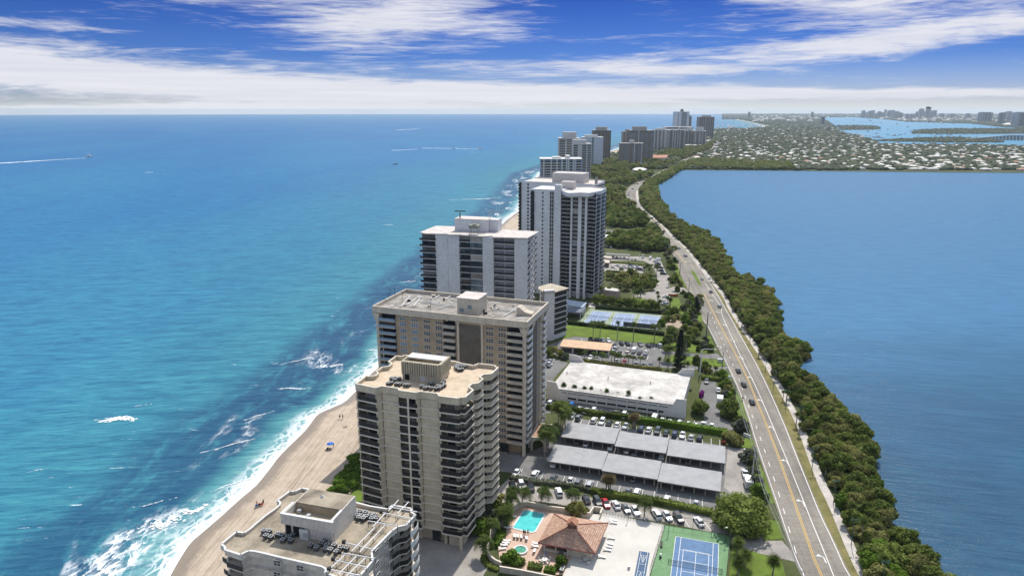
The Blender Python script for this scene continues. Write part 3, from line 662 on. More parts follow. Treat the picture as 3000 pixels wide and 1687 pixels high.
mb = MB(); mb.box(((xb[4]+xb[5])/2, -0.08, (H_-2.6)/2), (xb[5]-xb[4], 0.14, H_-3.4)); P_.add('wall_panel', mb, BROWN, 'dark brown panel with rounded top between two pale piers')
mb = MB(); mb.box((W_-0.22, D_*.53, (H_-2.6)/2), (.16, D_*.20, H_-2.6)); P_.add('wall_panel', mb, BROWN)
for x in (xb[4]-.35, xb[5]+.35): 
    mb = MB(); mb.box((x, -0.25, (H_-2)/2), (0.7, .5, H_-2)); mb.cone_roof([(x-.9,-.9),(x+.9,-.9),(x+.9,0),(x-.9,0)], H_-2.0, (x,0,H_-3.6)); P_.add('pier', mb, TRIM)
for x, y in ((0.15, 0.0), (W_-0.15, 0.0), (W_-0.15, D_), (0.15, D_), (W_-0.1, D_*.30), (W_-0.1, D_*.76)):
    mb = MB(); r_ = 0.55; mb.box((x, y, (H_-2)/2), (.95, .95, H_-2))
    mb.add([(x-r_,y-r_,H_-5),(x+r_,y-r_,H_-5),(x+r_,y+r_,H_-5),(x-r_,y+r_,H_-5),(x-1.3,y-1.3,H_-2),(x+1.3,y-1.3,H_-2),(x+1.3,y+1.3,H_-2),(x-1.3,y+1.3,H_-2)], [(0,1,5,4),(1,2,6,5),(2,3,7,6),(3,0,4,7)])
    P_.add('pier', mb, TRIM)
mb = MB(); o_ = 0.9; hp = 2.2
mb.box((W_/2, -o_, H_-hp/2+.35), (W_+2*o_+.5, .5, hp)); mb.box((W_/2, D_+o_, H_-hp/2+.35), (W_+2*o_+.5, .5, hp))
mb.box((-o_, D_/2, H_-hp/2+.35), (.5, D_+2*o_-.5, hp)); mb.box((W_+o_, D_/2, H_-hp/2+.35), (.5, D_+2*o_-.5, hp))
for k in range(5): 
    for y in (-o_-.3, D_+o_+.3): mb.box((W_*k/4, y, H_-.9), (.5, .2, 2.4))
P_.add('parapet', mb, TRIM)
mb = MB(); mb.box((W_/2, D_/2, H_-1.0), (W_+2*o_-.5, D_+2*o_-.5, .3)); P_.add('roof', mb, ROOFG)
for z in zs:
    top = z == zs[0]
    for x, w in ((498, 2.5), (594, 2.5), (695, 2.5), (792, 2.5), (1210, 2.7), (1312, 2.7)):
        if z < 13 and x < 900: pass
        window(B, B.sx(x), w, z+(.95 if not top else .7), 1.35 if not top else .8, gl_=GLASSB if x < 600 else GLASS)
    mb = MB()
for a, b in ((xb[0]-.7, xb[1]), (xb[2], xb[3]), (xb[6], xb[7])):
    balcony_column(B, a, b, zs, fh, depth=1.45, proj=0.9, rail=mat('tan_railing', (.40,.37,.33), .7) if a > 5 else mat('blue_grey_railing', (.22,.30,.40), .5), slab=TRIM, rh=.95)
for z in zs:
    mb = MB(); a, b = xb[6]-.0, xb[7]; mb.box((a+.9, -.95, z+.45), (1.8, .12, .75)); P_.add('balcony_wall', mb, TRIM)
balcony_column(B, 1.0, D_*.27, zs, fh, side=True, depth=1.2, proj=.9, rail=RAILW, slab=TRIM)
balcony_column(B, D_*.79, D_-1.0, zs, fh, side=True, depth=1.2, proj=1.2, rail=RAILW, slab=TRIM)
for z in zs: window(B, D_*.36, 1.0, z+.9, 1.3, side=True, panes=1, y=.28); window(B, D_*.68, 1.6, z+.9, 1.3, side=True, panes=2, y=.28)
# penthouse and curved hood on the roof
q0, q1 = B.L(945,285,H_-1), B.L(1130,290,H_-1)
mb = MB(); pw = q1.x-q0.x; mb.box((q0.x+pw/2, q0.y+4.2, H_+1.9), (pw, 8.0, 5.6)); P_.add('penthouse', mb, TRIM)
ph = [c for c in B.root.children if c.name.startswith('penthouse')][0]
mb = MB(); mb.box((q0.x+pw/2, q0.y+4.2, H_+4.78), (pw+.5, 8.5, .2)); mb.build('roof', ROOFP, ph)
mb = MB(); mb.box((q0.x+1.6, q0.y+.16, H_+.8), (1.5, .1, 1.2)); mb.box((q0.x+4.4, q0.y+.16, H_+2.0), (1.4, .1, 1.2)); mb.build('vent_grille', mat('vent_blue', (.22,.27,.33), .6), ph)
mb = MB(); q = B.L(1430,290,H_-1); pr = [(0,0),(0,2.6),(1.0,2.7),(2.6,1.4),(4.0,1.0),(5.2,.9),(5.6,0)]
n = len(pr); mb.add([(q.x+a, q.y+y_, H_-.85+b) for y_ in (0, 3.2) for a, b in pr], [tuple(range(n)), tuple(range(2*n-1, n-1, -1))]+[(i+1, i, i+n, i+1+n) for i in range(n-1)]); P_.add('stair_hood', mb, TRIM)
mb = MB()
for a, b in (((1030,800-0),(0,0)),): pass
for pts in ([(640,180),(930,220)], [(590,215),(640,150)], [(1180,215),(1230,225),(1240,245),(1400,250)], [(1330,290),(1400,250),(1440,240)], [(490,215),(560,130)], [(540,200),(640,130)], [(760,150),(800,125)], [(850,155),(900,125)], [(800,230),(900,200)]):
    l = [B.L(x, y, H_-.5) for x, y in pts]; mb.tube([(p.x, p.y, H_-.5) for p in l], .16, 5)
P_.add('roof_pipe', mb, PIPE)
rr = random.Random(3)
for k in range(26):
    x, y = rr.choice([(rr.uniform(1, W_*.42), rr.uniform(2, D_-2)), (rr.uniform(W_*.6, W_-8), rr.uniform(2, D_-2))])
    mb = MB(); s_ = rr.uniform(.3, .9); mb.box((x, y, H_-.85+s_*.5), (s_*rr.uniform(.7, 1.8), s_, s_), rr.uniform(0, 1)); P_.add('roof_vent', mb, rr.choice([METAL, RAILD, TRIM, PIPE]))
for x, y in ((350,190),(385,150),(400,120),(435,130),(440,160),(730,240),(500,170)):
    q = B.L(x, y, H_-.8); mb = MB(); h_ = rr.uniform(1.5, 4); mb.tube([(q.x,q.y,H_-.9),(q.x,q.y,H_-.9+h_)], .06, 4); mb.box((q.x,q.y,H_-1+h_), (1.2,.08,.08)); P_.add('antenna', mb, RAILD)
P_.done()
# lobby glazing
mb = MB(); xa, xc_ = B.sx(1285), B.sx(1360); mb.box(((xa+xc_)/2, -.06, 2.0), (3.2, .1, 3.2)); mb.build('lobby_window', GLASS, B.root)
TB = B

# ------------------------------------------------ scalloped tan tower (front centre)
ZT = 42.6
front = [(90,452,'R'),(355,506,'W'),(430,482,'W'),(640,512,'R'),(652,538,'R'),(880,567,'W'),(925,552,'W'),(1150,580,'W'),(1165,610,'R'),(1420,642,'R'),(1448,624,'R'),(1500,632,'R'),(1615,532,'S'),(1552,492,'S'),(1592,456,'S'),(1668,448,'S'),(1742,388,'S'),(1697,366,'S'),(1742,332,'S'),(1842,327,'S'),(1937,243,'W'),(1890,228,'W'),(1898,215,'W'),(1680,191,'W'),(1612,216,'W'),(1470,191,'W'),(1385,166,'W'),(800,90,'W'),(720,85,'W'),(690,100,'W'),(620,92,'W'),(515,166,'W'),(560,190,'W'),(522,226,'W'),(440,236,'W'),(352,295,'W'),(385,316,'W'),(340,350,'W'),(225,352,'W')]
outl = [g2(S3, x, y, ZT) for x, y, _ in front]; typ = [t_ for *_, t_ in front]
ST = Stack('apartment_tower', 'cream apartment tower with zigzag parapet, tan gravel roof and dark balconies, nearest the pool', outl, ZT)
pl_ = ST.poly; P_ = ST.P; nf = 15; z0 = 4.4; fh = (ZT-1.9-z0)/nf; n = len(pl_)
core = inset(pl_, 1.9)
mb = MB(); mb.prism(core, 0, ZT-1.4); P_.add('wall', mb, CREAM)
lv = [z0+k*fh for k in range(nf)][::-1]
for z in lv:
    mb = MB(); mb.prism(inset(pl_, -.10), z-.24, z+.06); P_.add('balcony_slab', mb, CREAM2)
    for i in range(n):
        a, b = pl_[i], pl_[(i+1) % n]; t_ = typ[i]; L_ = (b-a).length; d_ = (b-a).normalized(); nn = Vector((d_.y, -d_.x))
        mb = MB()
        if t_ == 'W':
            mb.wall(a, b, z-fh*.0-.05, z+fh-.22, .25, -.15); mb.wall(a+d_*.03, b-d_*.03, z+fh-.22, z+fh-.05, .2, -.28)
            P_.add('wall_panel', mb, CREAM) if z > 5 or True else None
        elif t_ == 'R':
            mb.wall(a, b, z+.12, z+1.12, .07, -.06); P_.add('balcony_railing', mb, RAILD)
        else:
            mb.wall(a, b, z-.02, z+1.1, .16, -.05); P_.add('balcony_wall', mb, CREAM)
    for i in range(n):
        if typ[i] == 'W' or i > 22: continue
        a, b = core[i], core[(i+1) % n]; L_ = (b-a).length
        if L_ < 1.5: continue
        d_ = (b-a).normalized(); mb = MB(); mb.wall(a+d_*(L_*.14), b-d_*(L_*.1), z+.15, z+fh-.45, .06, .06); P_.add('balcony_door', mb, gpick())
# pale posts on the balconies
def wpt(f, x, y, z, ST): q = g2(f, x, y, z); return Vector((q.x-ST.c.x, q.y-ST.c.y))
for x, y in ((765, 552), (1705, 372)):
    q = wpt(S3, x, y, ZT, ST); mb = MB(); mb.box((q.x, q.y, (ZT-1.5)/2+.0), (.42, .5, ZT-1.5)); P_.add('pier', mb, CREAM2)
mb = MB()
for i in range(n): mb.wall(pl_[i], pl_[(i+1) % n], ZT-1.9, ZT-.14, .28, .04); 
P_.add('parapet', mb, CREAM)
mb = MB()
for i in range(n): mb.wall(pl_[i], pl_[(i+1) % n], ZT-.14, ZT, .42, .1)
P_.add('parapet_cap', mb, CREAM2)
mb = MB(); mb.prism(inset(pl_, .25), ZT-1.35, ZT-1.1); P_.add('roof', mb, ROOFT)
# ribbed plant room
ZR = ZT-1.1
c1, c2, c3 = [g2(S3, *q, ZR) for q in ((700,395),(1180,455),(1362,345))]
u_ = (c2-c1).normalized(); v_ = Vector((-u_.y, u_.x, 0)); pw = (c2-c1).length; pd = (c3-c2).dot(v_)
pr_ = bpy.data.objects.new('penthouse', None); COL.objects.link(pr_); pr_.parent = ST.root; pr_.location = (c1.x-ST.c.x, c1.y-ST.c.y, ZR); pr_.rotation_euler = (0, 0, math.atan2(u_.y, u_.x))
ph_h = hgt(S3, 700, 395, 700, 180) if False else 5.2
mb = MB()
for (x, y, sx_, sy_) in ((pw/2, .15, pw, .3), (pw/2, pd-.15, pw, .3), (.15, pd/2, .3, pd-.6), (pw-.15, pd/2, .3, pd-.6)): mb.box((x, y, ph_h/2), (sx_, sy_, ph_h))
mb.box((pw/2, pd*.5, 1.2), (pw-.6, pd-.6, 2.0)); mb.build('wall', CREAM, pr_)
mb = MB(); nb = 16
for k in range(nb): mb.box((pw*(k+.5)/nb, -.35, ph_h-1.7), (pw/nb*.62, .7, 3.4)); mb.box((pw*(k+.5)/nb, -.18, ph_h-1.7), (pw/nb, .2, 3.38))
for k in range(11): mb.box((pw+.25, pd*(k+.5)/11, ph_h-1.7), (.5, pd/11*.62, 3.4)); mb.box((pw+.14, pd*(k+.5)/11, ph_h-1.7), (.2, pd/11, 3.38))
mb.build('ribbed_screen', mat('ribbed_olive_screen', (.40,.36,.27), .9, .12, .8), pr_)
mb = MB(); mb.box((pw/2, pd*.72, ph_h-.15), (pw-.6, pd*.54, .3)); mb.build('roof', mat('pale_grey_roof', (.60,.58,.57), .9), pr_)
mb = MB(); mb.box((pw*.13, -.02, 1.0), (1.2, .12, 2.0)); mb.build('door', BLACKM, pr_)
mb = MB(); mb.box((pw*.55, -.04, 1.0), (1.4, .1, 2.1)); mb.build('door', PAINT, pr_)
# ground floor columns and door
for x, y in ((1075,1090),(1240,1160),(1130,955)):
    q = g2(S4, x, y); mb = MB(); mb.box((q.x-ST.c.x, q.y-ST.c.y, z0/2), (.8, .8, z0)); P_.add('column', mb, CREAM)
q = g2(S4, 970, 1075); mb = MB(); mb.box((q.x-ST.c.x, q.y-ST.c.y+.6, 1.5), (2.2, .25, 2.8), UA); P_.add('entrance_door', mb, GLASS)
P_.done(); ST2 = ST

# rooftop condensers (things of their own)
def make_condenser(label, group):
    t_ = thing('air_conditioner', label, 'air conditioner', (0, 0, -50), 0, group)
    mb = MB(); mb.box((0, 0, .45), (.84, .84, .84)); mb.build('casing', mat('condenser_dark', (.085,.085,.08), .6, .3, 1.2), t_); mb = MB(); mb.box((0, 0, .88), (.92, .92, .03)); mb.build('top_cover', METAL, t_)
    mb = MB(); mb.cyl((0, 0, .88), .34, .04, 10); mb.build('fan_grille', BLACKM, t_)
    mb = MB(); mb.cyl((0, 0, .935), .10, .05, 8); mb.build('fan_cap', PAINT, t_)
    return t_
ORDN = ['first','second','third','fourth','fifth','sixth','seventh','eighth','ninth','tenth','eleventh','twelfth','thirteenth','fourteenth','fifteenth','sixteenth','seventeenth','eighteenth','nineteenth','twentieth']+['%dth' % k for k in range(21, 60)]
def make_group(maker, spots, label):
    first = None
    order = sorted(range(len(spots)), key=lambda k: spots[k][0][0]/spots[k][0][1])
    rank = {k: i for i, k in enumerate(order)}; base = label
    for k, (loc, rz) in enumerate(spots):
        label = base % ORDN[rank[k]]
        if first is None: first = maker; first['label'] = label; first.location = loc; first.rotation_euler = (0, 0, rz); ch = tree_of(first)
        else: dup(first, ch, loc, rz, label)
ac1 = make_condenser('grey rooftop air conditioner beside the ribbed plant room of the scalloped tower', 'air conditioners on the tan gravel roof')
sp = [(555,462),(515,470),(600,425),(560,405),(605,400),(660,405),(620,475),(668,478),(735,488),(775,490),(950,505),(1025,520),(990,530),(1070,530),(1130,535),(1175,530),(1165,505),(1205,510),(1240,490),(1215,465),(1235,435),(1040,480),(1090,475),(1400,275),(1430,290),(1465,285),(1410,235),(1460,240),(1500,250),(1385,255),(1440,250)]
make_group(ac1, [((lambda q: (q.x, q.y, ZR))(g2(S3, x, y+8, ZR)), rnd.uniform(-.1,.1)+UA) for x, y in sp], 'grey air conditioner on the tan gravel roof, %s from the left')

# ------------------------------------------------ white block at the bottom edge
ZB = 27.0
o0 = [(105,800,'R'),(150,830,'R'),(158,870,'R'),(350,932,'W'),(400,905,'W'),(450,883,'W'),(520,888,'W'),(630,912,'W'),(915,980,'W'),(1195,1042,'W'),(1340,1075,'W'),(1385,1105,'W'),(1375,1145,'W'),(1500,1195,'W'),(1640,1215,'W'),(1700,1178,'W'),(1815,1178,'W'),(1968,1000,'W'),(1955,885,'W'),(2190,645,'R'),(2270,588,'R'),(2370,568,'R'),(2488,440,'W'),(2432,402,'W'),(2442,362,'W'),(2200,320,'W'),(2150,368,'W'),(1930,332,'W'),(1760,288,'W'),(1300,152,'W'),(1100,112,'W'),(1010,152,'W'),(950,150,'W'),(790,265,'W'),(828,290,'W'),(825,318,'W'),(770,365,'W'),(640,458,'W'),(500,575,'W'),(470,605,'W'),(395,655,'W'),(300,640,'W')]
outl = [g2(S2, x, y, ZB) for x, y, _ in o0]; typ = [t_ for *_, t_ in o0]
ST = Stack('apartment_building', 'white building with wavy edges and brown stained roof at the bottom edge beside the beach', outl, ZB)
pl_ = ST.poly; P_ = ST.P; n = len(pl_); nf = 9; fh = 2.75; core = inset(pl_, .9); deep = inset(pl_, 2.3)
WARM = mat('warm_white_render', (.66,.60,.52), .88, .06, .3, fine=1.2)
mb = MB(); mb.prism(deep, 0, ZB-1.2); P_.add('wall', mb, WARM)
lv = [ZB-1.3-fh*(k+1) for k in range(nf)]
for z in lv:
    mb = MB(); mb.prism(inset(pl_, .1), z-.12, z+.14); P_.add('balcony_slab', mb, WARM)
    for i in range(n):
        a, b = pl_[i], pl_[(i+1) % n]; mb = MB()
        if typ[i] == 'R':
            mb.wall(a, b, z+.14, z+1.15, .07, -.08); P_.add('balcony_railing', mb, RAILD)
            c_, e_ = deep[i], deep[(i+1) % n]
            if (e_-c_).length > 1.5: mb = MB(); mb.wall(c_, e_, z+.15, z+2.2, .05, .06); P_.add('balcony_door', mb, GLASS)
        else: mb.wall(core[i], core[(i+1) % n], z+.0, z+fh, .3, .0); P_.add('wall_panel', mb, WARM)
def on_wall(ST, f, x, y, a, b, off=0.0):
    """ray through a facade point met with the upright plane a-b (local XY)"""
    A = Vector((a.x+ST.c.x, a.y+ST.c.y)); Bb = Vector((b.x+ST.c.x, b.y+ST.c.y)); d_ = (Bb-A).normalized(); nn = Vector((d_.y, -d_.x))
    g = G(*f(x, y)); o_ = Vector((0, 0)); dir_ = Vector((g.x, g.y)); t_ = (A-o_).dot(nn)/dir_.dot(nn); z = CAMH*(1-t_); p = dir_*t_
    return Vector((p.x-ST.c.x, p.y-ST.c.y)), z, d_, nn
def wall_window(ST, f, x, y, a, b, w, h, panes=2):
    p, z, d_, nn = on_wall(ST, f, x, y, a, b); mb = MB(); g_ = MB(); t_ = .09
    r_ = math.atan2(d_.y, d_.x)
    def bx(m_, u0, u1, o0_, o1_, z0_, z1_): c_ = p+d_*((u0+u1)/2)+nn*((o0_+o1_)/2); m_.box((c_.x, c_.y, (z0_+z1_)/2), (u1-u0, o1_-o0_, z1_-z0_), r_)
    for a_, b_ in ((-w/2, -w/2+t_), (w/2-t_, w/2)): bx(mb, a_, b_, .0, .12, z-h/2, z+h/2)
    for a_, b_ in ((z-h/2, z-h/2+t_), (z+h/2-t_, z+h/2), (z-.04, z+.04)): bx(mb, -w/2+t_, w/2-t_, 0, .118, a_, b_)
    for k in range(1, panes): bx(mb, -w/2+w*k/panes-.04, -w/2+w*k/panes+.04, 0, .115, z-h/2+t_, z+h/2-t_)
    o = ST.P.add('window', mb, PAINT); bx(g_, -w/2+.05, w/2-.05, -.02, .05, z-h/2+.05, z+h/2-.05)
    if o: g_.build('pane', GLASS, o)
fa, fb = core[3], core[11]
for x, y, w in ((800,1030,1.6),(1080,1092,1.6),(800,1170,1.6),(1080,1235,1.6)): wall_window(ST, S2, x, y, fa, fb, w, 1.3)
ra, rb = core[16], core[20]
for x, y in ((2225,680),(2122,790),(2005,905),(2238,830-8),(2138,925),(2012,1050),(2240,965),(2135,1075),(2025,1190),(2245,1105),(2140,1215)): wall_window(ST, S2, x, y, ra, rb, 1.5, 1.35)
mb = MB()
for i in range(n): mb.wall(pl_[i], pl_[(i+1) % n], ZB-1.25, ZB-.1, .25, 0)
P_.add('parapet', mb, WARM)
mb = MB()
for i in range(n): mb.wall(pl_[i], pl_[(i+1) % n], ZB-.1, ZB, .42, .08)
P_.add('parapet_cap', mb, PAINT)
mb = MB(); mb.prism(inset(pl_, .22), ZB-1.15, ZB-.72); P_.add('roof', mb, ROOFB)
ZR0 = ZB-.72
# scalloped fabric screens under the right-hand balconies
SCREEN = mat('white_screen', (.74,.73,.70), .7, .1, 1.5)
for x, y in ((2440,600),(2445,735),(2450,870),(2455,1010),(2460,1145)):
    q = wpt(S2, x, y, ZB-2.0-(y-600)/136*2.75, ST); mb = MB(); N_ = 7
    for k in range(N_):
        a_, b_ = k/N_, (k+1)/N_; cu = lambda s_: math.sin(s_*math.pi)*.8
        z_ = ZB-2.6-(y-600)/136*2.75
        p1 = q+Vector(VY.xy)*(a_*4-1.5)+Vector(UX.xy)*(cu(a_)*.5+.3); p2 = q+Vector(VY.xy)*(b_*4-1.5)+Vector(UX.xy)*(cu(b_)*.5+.3)
        mb.wall(p1, p2, z_-.9+cu(a_)*.3, z_+.6-cu(a_)*.1, .06)
    P_.add('fabric_screen', mb, SCREEN)
# plant room with open tray
c1, c2, c3 = [g2(S2, *q, ZR0) for q in ((892,690),(1478,800),(1770,470))]
u_ = (c2-c1).normalized(); v_ = Vector((-u_.y, u_.x, 0)); pw = (c2-c1).length; pd = (c3-c2).dot(v_)
pr_ = bpy.data.objects.new('penthouse', None); COL.objects.link(pr_); pr_.parent = ST.root; pr_.location = (c1.x-ST.c.x, c1.y-ST.c.y, ZR0); pr_.rotation_euler = (0, 0, math.atan2(u_.y, u_.x))
hh = 5.0; GW = mat('grey_white_render', (.60,.555,.49), .9, .07, .4, fine=1.5)
mb = MB(); mb.box((pw/2, .15+.25, 1.35), (pw, .3, 2.7)); mb.box((pw-.15, pd/2, hh/2), (.3, pd, hh)); mb.box((.15, pd/2+.1, hh/2), (.3, pd-.2, hh)); mb.box((pw/2, pd-.15, hh/2), (pw-.6, .3, hh))
mb.box((pw/2, .0-.1, 3.85), (pw+.9, .3, 2.3)); mb.box((-.32, pd*.2, 3.85), (.26, pd*.42, 2.3)); mb.build('wall', GW, pr_)
mb = MB(); mb.box((pw/2, -.1, 5.06), (pw+1.0, .6, .14)); mb.box((-.2, pd*.22, 5.06), (.55, pd*.40, .14)); mb.box((pw-.1, pd*.22, 5.06), (.55, pd*.40, .14)); mb.build('coping', PAINT, pr_)
mb = MB(); mb.box((pw/2, pd*.71, 4.95), (pw-.5, pd*.56, .25)); mb.build('roof', ROOFB, pr_)
mb = MB(); mb.box((pw/2, pd*.24, 3.2), (pw-.6, pd*.42, .2)); mb.box((pw/2, pd*.425, 4.0), (pw-.6, .1, 1.7)); mb.build('tray', mat('tan_tray', (.34,.28,.20), .9), pr_)
mb = MB(); mb.box((pw*.30, .2, 1.25), (2.6, .2, 2.3)); mb.build('door', BLACKM, pr_)
mb = MB(); mb.box((pw*.08, .2, 1.2), (1.1, .2, 2.2)); mb.build('door', BLACKM, pr_)
mb = MB(); mb.box((pw*.42, -.1, 1.1), (1.9, .5, 2.2)); mb.build('plant_cabinet', PAINT, pr_)
mb = MB(); mb.tube([(pw*.46, -.5, 1.2), (pw*.46, -.3, 1.2)], .5, 12); mb.build('fan', METAL, pr_)
mb = MB(); mb.cyl((pw*.42, pd*.75, 5.08), .45, .3, 10, .3); mb.cyl((pw*.42, pd*.75, 5.38), .35, .35, 10, .05); mb.build('roof_vent', PAINT, pr_)
for x, y in ((1.6, 3.3), (4.4, 2.2)):
    mb = MB(); mb.box((x, y, 3.7), (.8, .8, .8)); mb.build('condenser_box', METAL, pr_)
P_.done()
ac2 = make_condenser('grey rooftop air conditioner beside the plant room of the white wavy-edged building', 'air conditioners on the brown stained roof')
sp = [(640,660),(705,665),(665,718),(725,735),(805,700),(855,715),(870,770),(940,735),(965,775),(1000,700),(1205,835),(1280,865),(1340,810),(1405,835),(1375,780),(1390,880),(1495,835),(1450,890),(1520,915),(1575,865),(1645,870),(1800,425),(1870,435),(1780,470),(1830,480),(1885,485),(1930,465),(1985,470),(1950,510),(2010,510),(1790,500),(1850,510)]
make_group(ac2, [((lambda q: (q.x, q.y, ZR0+.02))(g2(S2, x, y+12, ZR0)), UA) for x, y in sp], 'grey air conditioner on the brown stained roof, %s from the left')
# white pipe racks standing on the roof
def rack(label, pts_long, pts_cross, z):
    t_ = thing('roof_pipe_rack', label, 'pipe rack', (0, 0, 0)); c0 = g2(S2, *pts_long[0][0], z); t_.location = (c0.x, c0.y, ZR0)
    for l in pts_long+pts_cross:
        a, b = [g2(S2, *q, z) for q in l]; mb = MB(); mb.tube([(a.x-c0.x, a.y-c0.y, z-ZR0), (b.x-c0.x, b.y-c0.y, z-ZR0)], .11, 6); mb.build('rail', PIPE, t_)
        for q in (a, b, (a+b)/2): mb = MB(); mb.tube([(q.x-c0.x, q.y-c0.y, 0), (q.x-c0.x, q.y-c0.y, z-ZR0)], .06, 5); mb.build('post', RAILD, t_)
    for l in pts_cross[:2]:
        a = g2(S2, *l[0], z); mb = MB(); mb.box((a.x-c0.x, a.y-c0.y, z-ZR0+.15), (.7, .6, .6)); mb.build('motor', RAILD, t_)
rack('white pipe rack at the far corner of the brown roof, pipes poking past the edge', [[(2150,400),(2275,265)],[(2260,430),(2398,288)],[(2110,430),(1960,590)]], [[(2135,345),(2500,410)],[(2065,415),(2420,490)],[(1905,520),(2260,580)]], ZR0+1.5)
rack('white pipe rack along the middle right of the brown roof', [[(2120,560),(1800,900)],[(1985,600),(1700,890)]], [[(1610,780),(1985,870)],[(1560,905),(1990,975)]], ZR0+1.1)
rack('white pipe rack at the near right corner of the brown roof', [[(1620,930),(1400,1140)],[(1760,950),(1540,1170)],[(1870,970),(1640,1190)]], [[(1480,990),(1880,1080)],[(1430,1110),(1790,1180)]], ZR0+1.1)
# ------------------------------------------------ white twelve-storey slab behind (thin roof plate)
B = Block('apartment_tower', 'white tower with thin flat roof plate and a radar scanner on its plant room', 54.0, S5, (160,368), (1562,437), (1715,360), D=19)
P_ = B.P; W_, D_, H_ = B.W, B.D, B.H; nf = 17; fh = 2.92; zs = [H_-.5-fh*(k+1) for k in range(nf)]
X = [B.sx(x) for x in (160,345, 655,795, 802,965, 1115,1250, 1255,1390)]
mb = walls_with_gaps(B, WHW, 0, W_, [(X[0]-.5, X[1]), (X[2], X[5]), (X[6], X[9])], 0, H_-.45, depth=1.6); mb.box((W_/2, (1.6+D_)/2, (H_-.45)/2), (W_-3.0, D_-1.6, H_-.45)); mb.box((W_-.75, D_*.5, (H_-.45)/2), (1.5, D_*.30, H_-.45))
mb.box((B.sx(420), -.12, (H_-.5)/2), (B.sx(505)-X[1], .24, H_-.5)); mb.box((B.sx(1045), -.3, (H_-.5)/2), (B.sx(1112)-B.sx(972), .6, H_-.5))
P_.add('wall', mb, WHW)
balcony_column(B, X[0]-.8, X[1], zs, fh, depth=1.6, proj=1.1); balcony_column(B, X[2], X[3], zs, fh, depth=1.5, proj=.05); balcony_column(B, X[6], X[7], zs, fh, depth=1.5, proj=.05, glass=mat('balcony_screen_grey', (.30,.31,.32), .6)); balcony_column(B, X[8], X[9], zs, fh, depth=1.4, proj=.05, glass=mat('balcony_screen_grey', (.30,.31,.32), .6))
for z in zs:
    mb = MB(); mb.box(((X[4]+X[5])/2, .15, z+fh/2), (X[5]-X[4], .12, fh-.3)); P_.add('balcony_glazing', mb, gpick())
    mb = MB(); mb.box(((X[4]+X[5])/2, .12, z), (X[5]-X[4], .3, .26)); P_.add('balcony_slab', mb, WHW)
balcony_column(B, .6, D_*.25, zs, fh, side=True, depth=1.3, proj=.15); balcony_column(B, D_*.72, D_-.5, zs, fh, side=True, depth=1.3, proj=.15)
for z in zs:
    for y in (D_*.42, D_*.56): window(B, y, 1.5, z+.5, 1.9, side=True, panes=1, y=.0)
mb = MB(); q = [B.L(x, y, H_) for x, y in ((137,362),(205,378),(500,386),(515,393),(650,394),(970,417),(1090,411),(1110,427),(1565,440),(1720,354),(1150,322),(600,285),(350,278))]
mb.prism([(p.x, p.y) for p in q], H_-.45, H_); P_.add('roof', mb, ROOFP)
a, b = B.L(598,345,H_), B.L(1040,365,H_); mb = MB(); pw = b.x-a.x; mb.box((a.x+pw/2, a.y+4.5, H_+2.9), (pw, 8.5, 5.6)); mb.box((a.x+pw+2.2, a.y+5.5, H_+2.9), (4.2, 6, 5.6)); P_.add('penthouse', mb, WHW)
pth = [c for c in B.root.children if c.name.startswith('penthouse')][0]
mb = MB(); mb.box((a.x+pw/2, a.y+4.5, H_+5.8), (pw+.3, 8.8, .2)); mb.build('roof', ROOFP, pth)
mb = MB(); c_ = B.L(865,390,H_); s_ = 2.2
for x in (-s_, s_):
    for y in (-1.5, 1.5): mb.tube([(c_.x+x, c_.y+y, H_), (c_.x+x*.75, c_.y+y*.75, H_+3)], .15, 5)
mb.box((c_.x, c_.y, H_+3.6), (4.6, 3.4, 1.4)); mb.cyl((c_.x, c_.y, H_+4.3), 1.1, .5, 12); P_.add('cooling_unit', mb, mat('olive_metal', (.25,.25,.21), .7))
mb = MB(); c_ = B.L(670,175,H_+5.9); mb.tube([(c_.x, c_.y, H_+5.9), (c_.x, c_.y, H_+8.6)], [.35,.2], 6); mb.box((c_.x, c_.y, H_+9.2), (5.2, .6, .45), R(8)); P_.add('radar_scanner', mb, RAILD)
mb = MB(); c_ = B.L(1045,350,H_)
for x, y in ((0,0),(1.2,-.2),(2.2,.2),(3.6,2),(4.8,2.2),(6.0,2.6),(6.6,4),(0,3)): mb.tube([(c_.x+x, c_.y+y, H_), (c_.x+x, c_.y+y, H_+10)], .07, 5)
for z in (H_+3.5, H_+9.8): mb.tube([(c_.x, c_.y, z), (c_.x+2.2, c_.y+.2, z), (c_.x+6.6, c_.y+3.5, z)], .07, 5)
P_.add('screen_frame', mb, mat('pale_green_frame', (.55,.60,.52), .6))
P_.done()
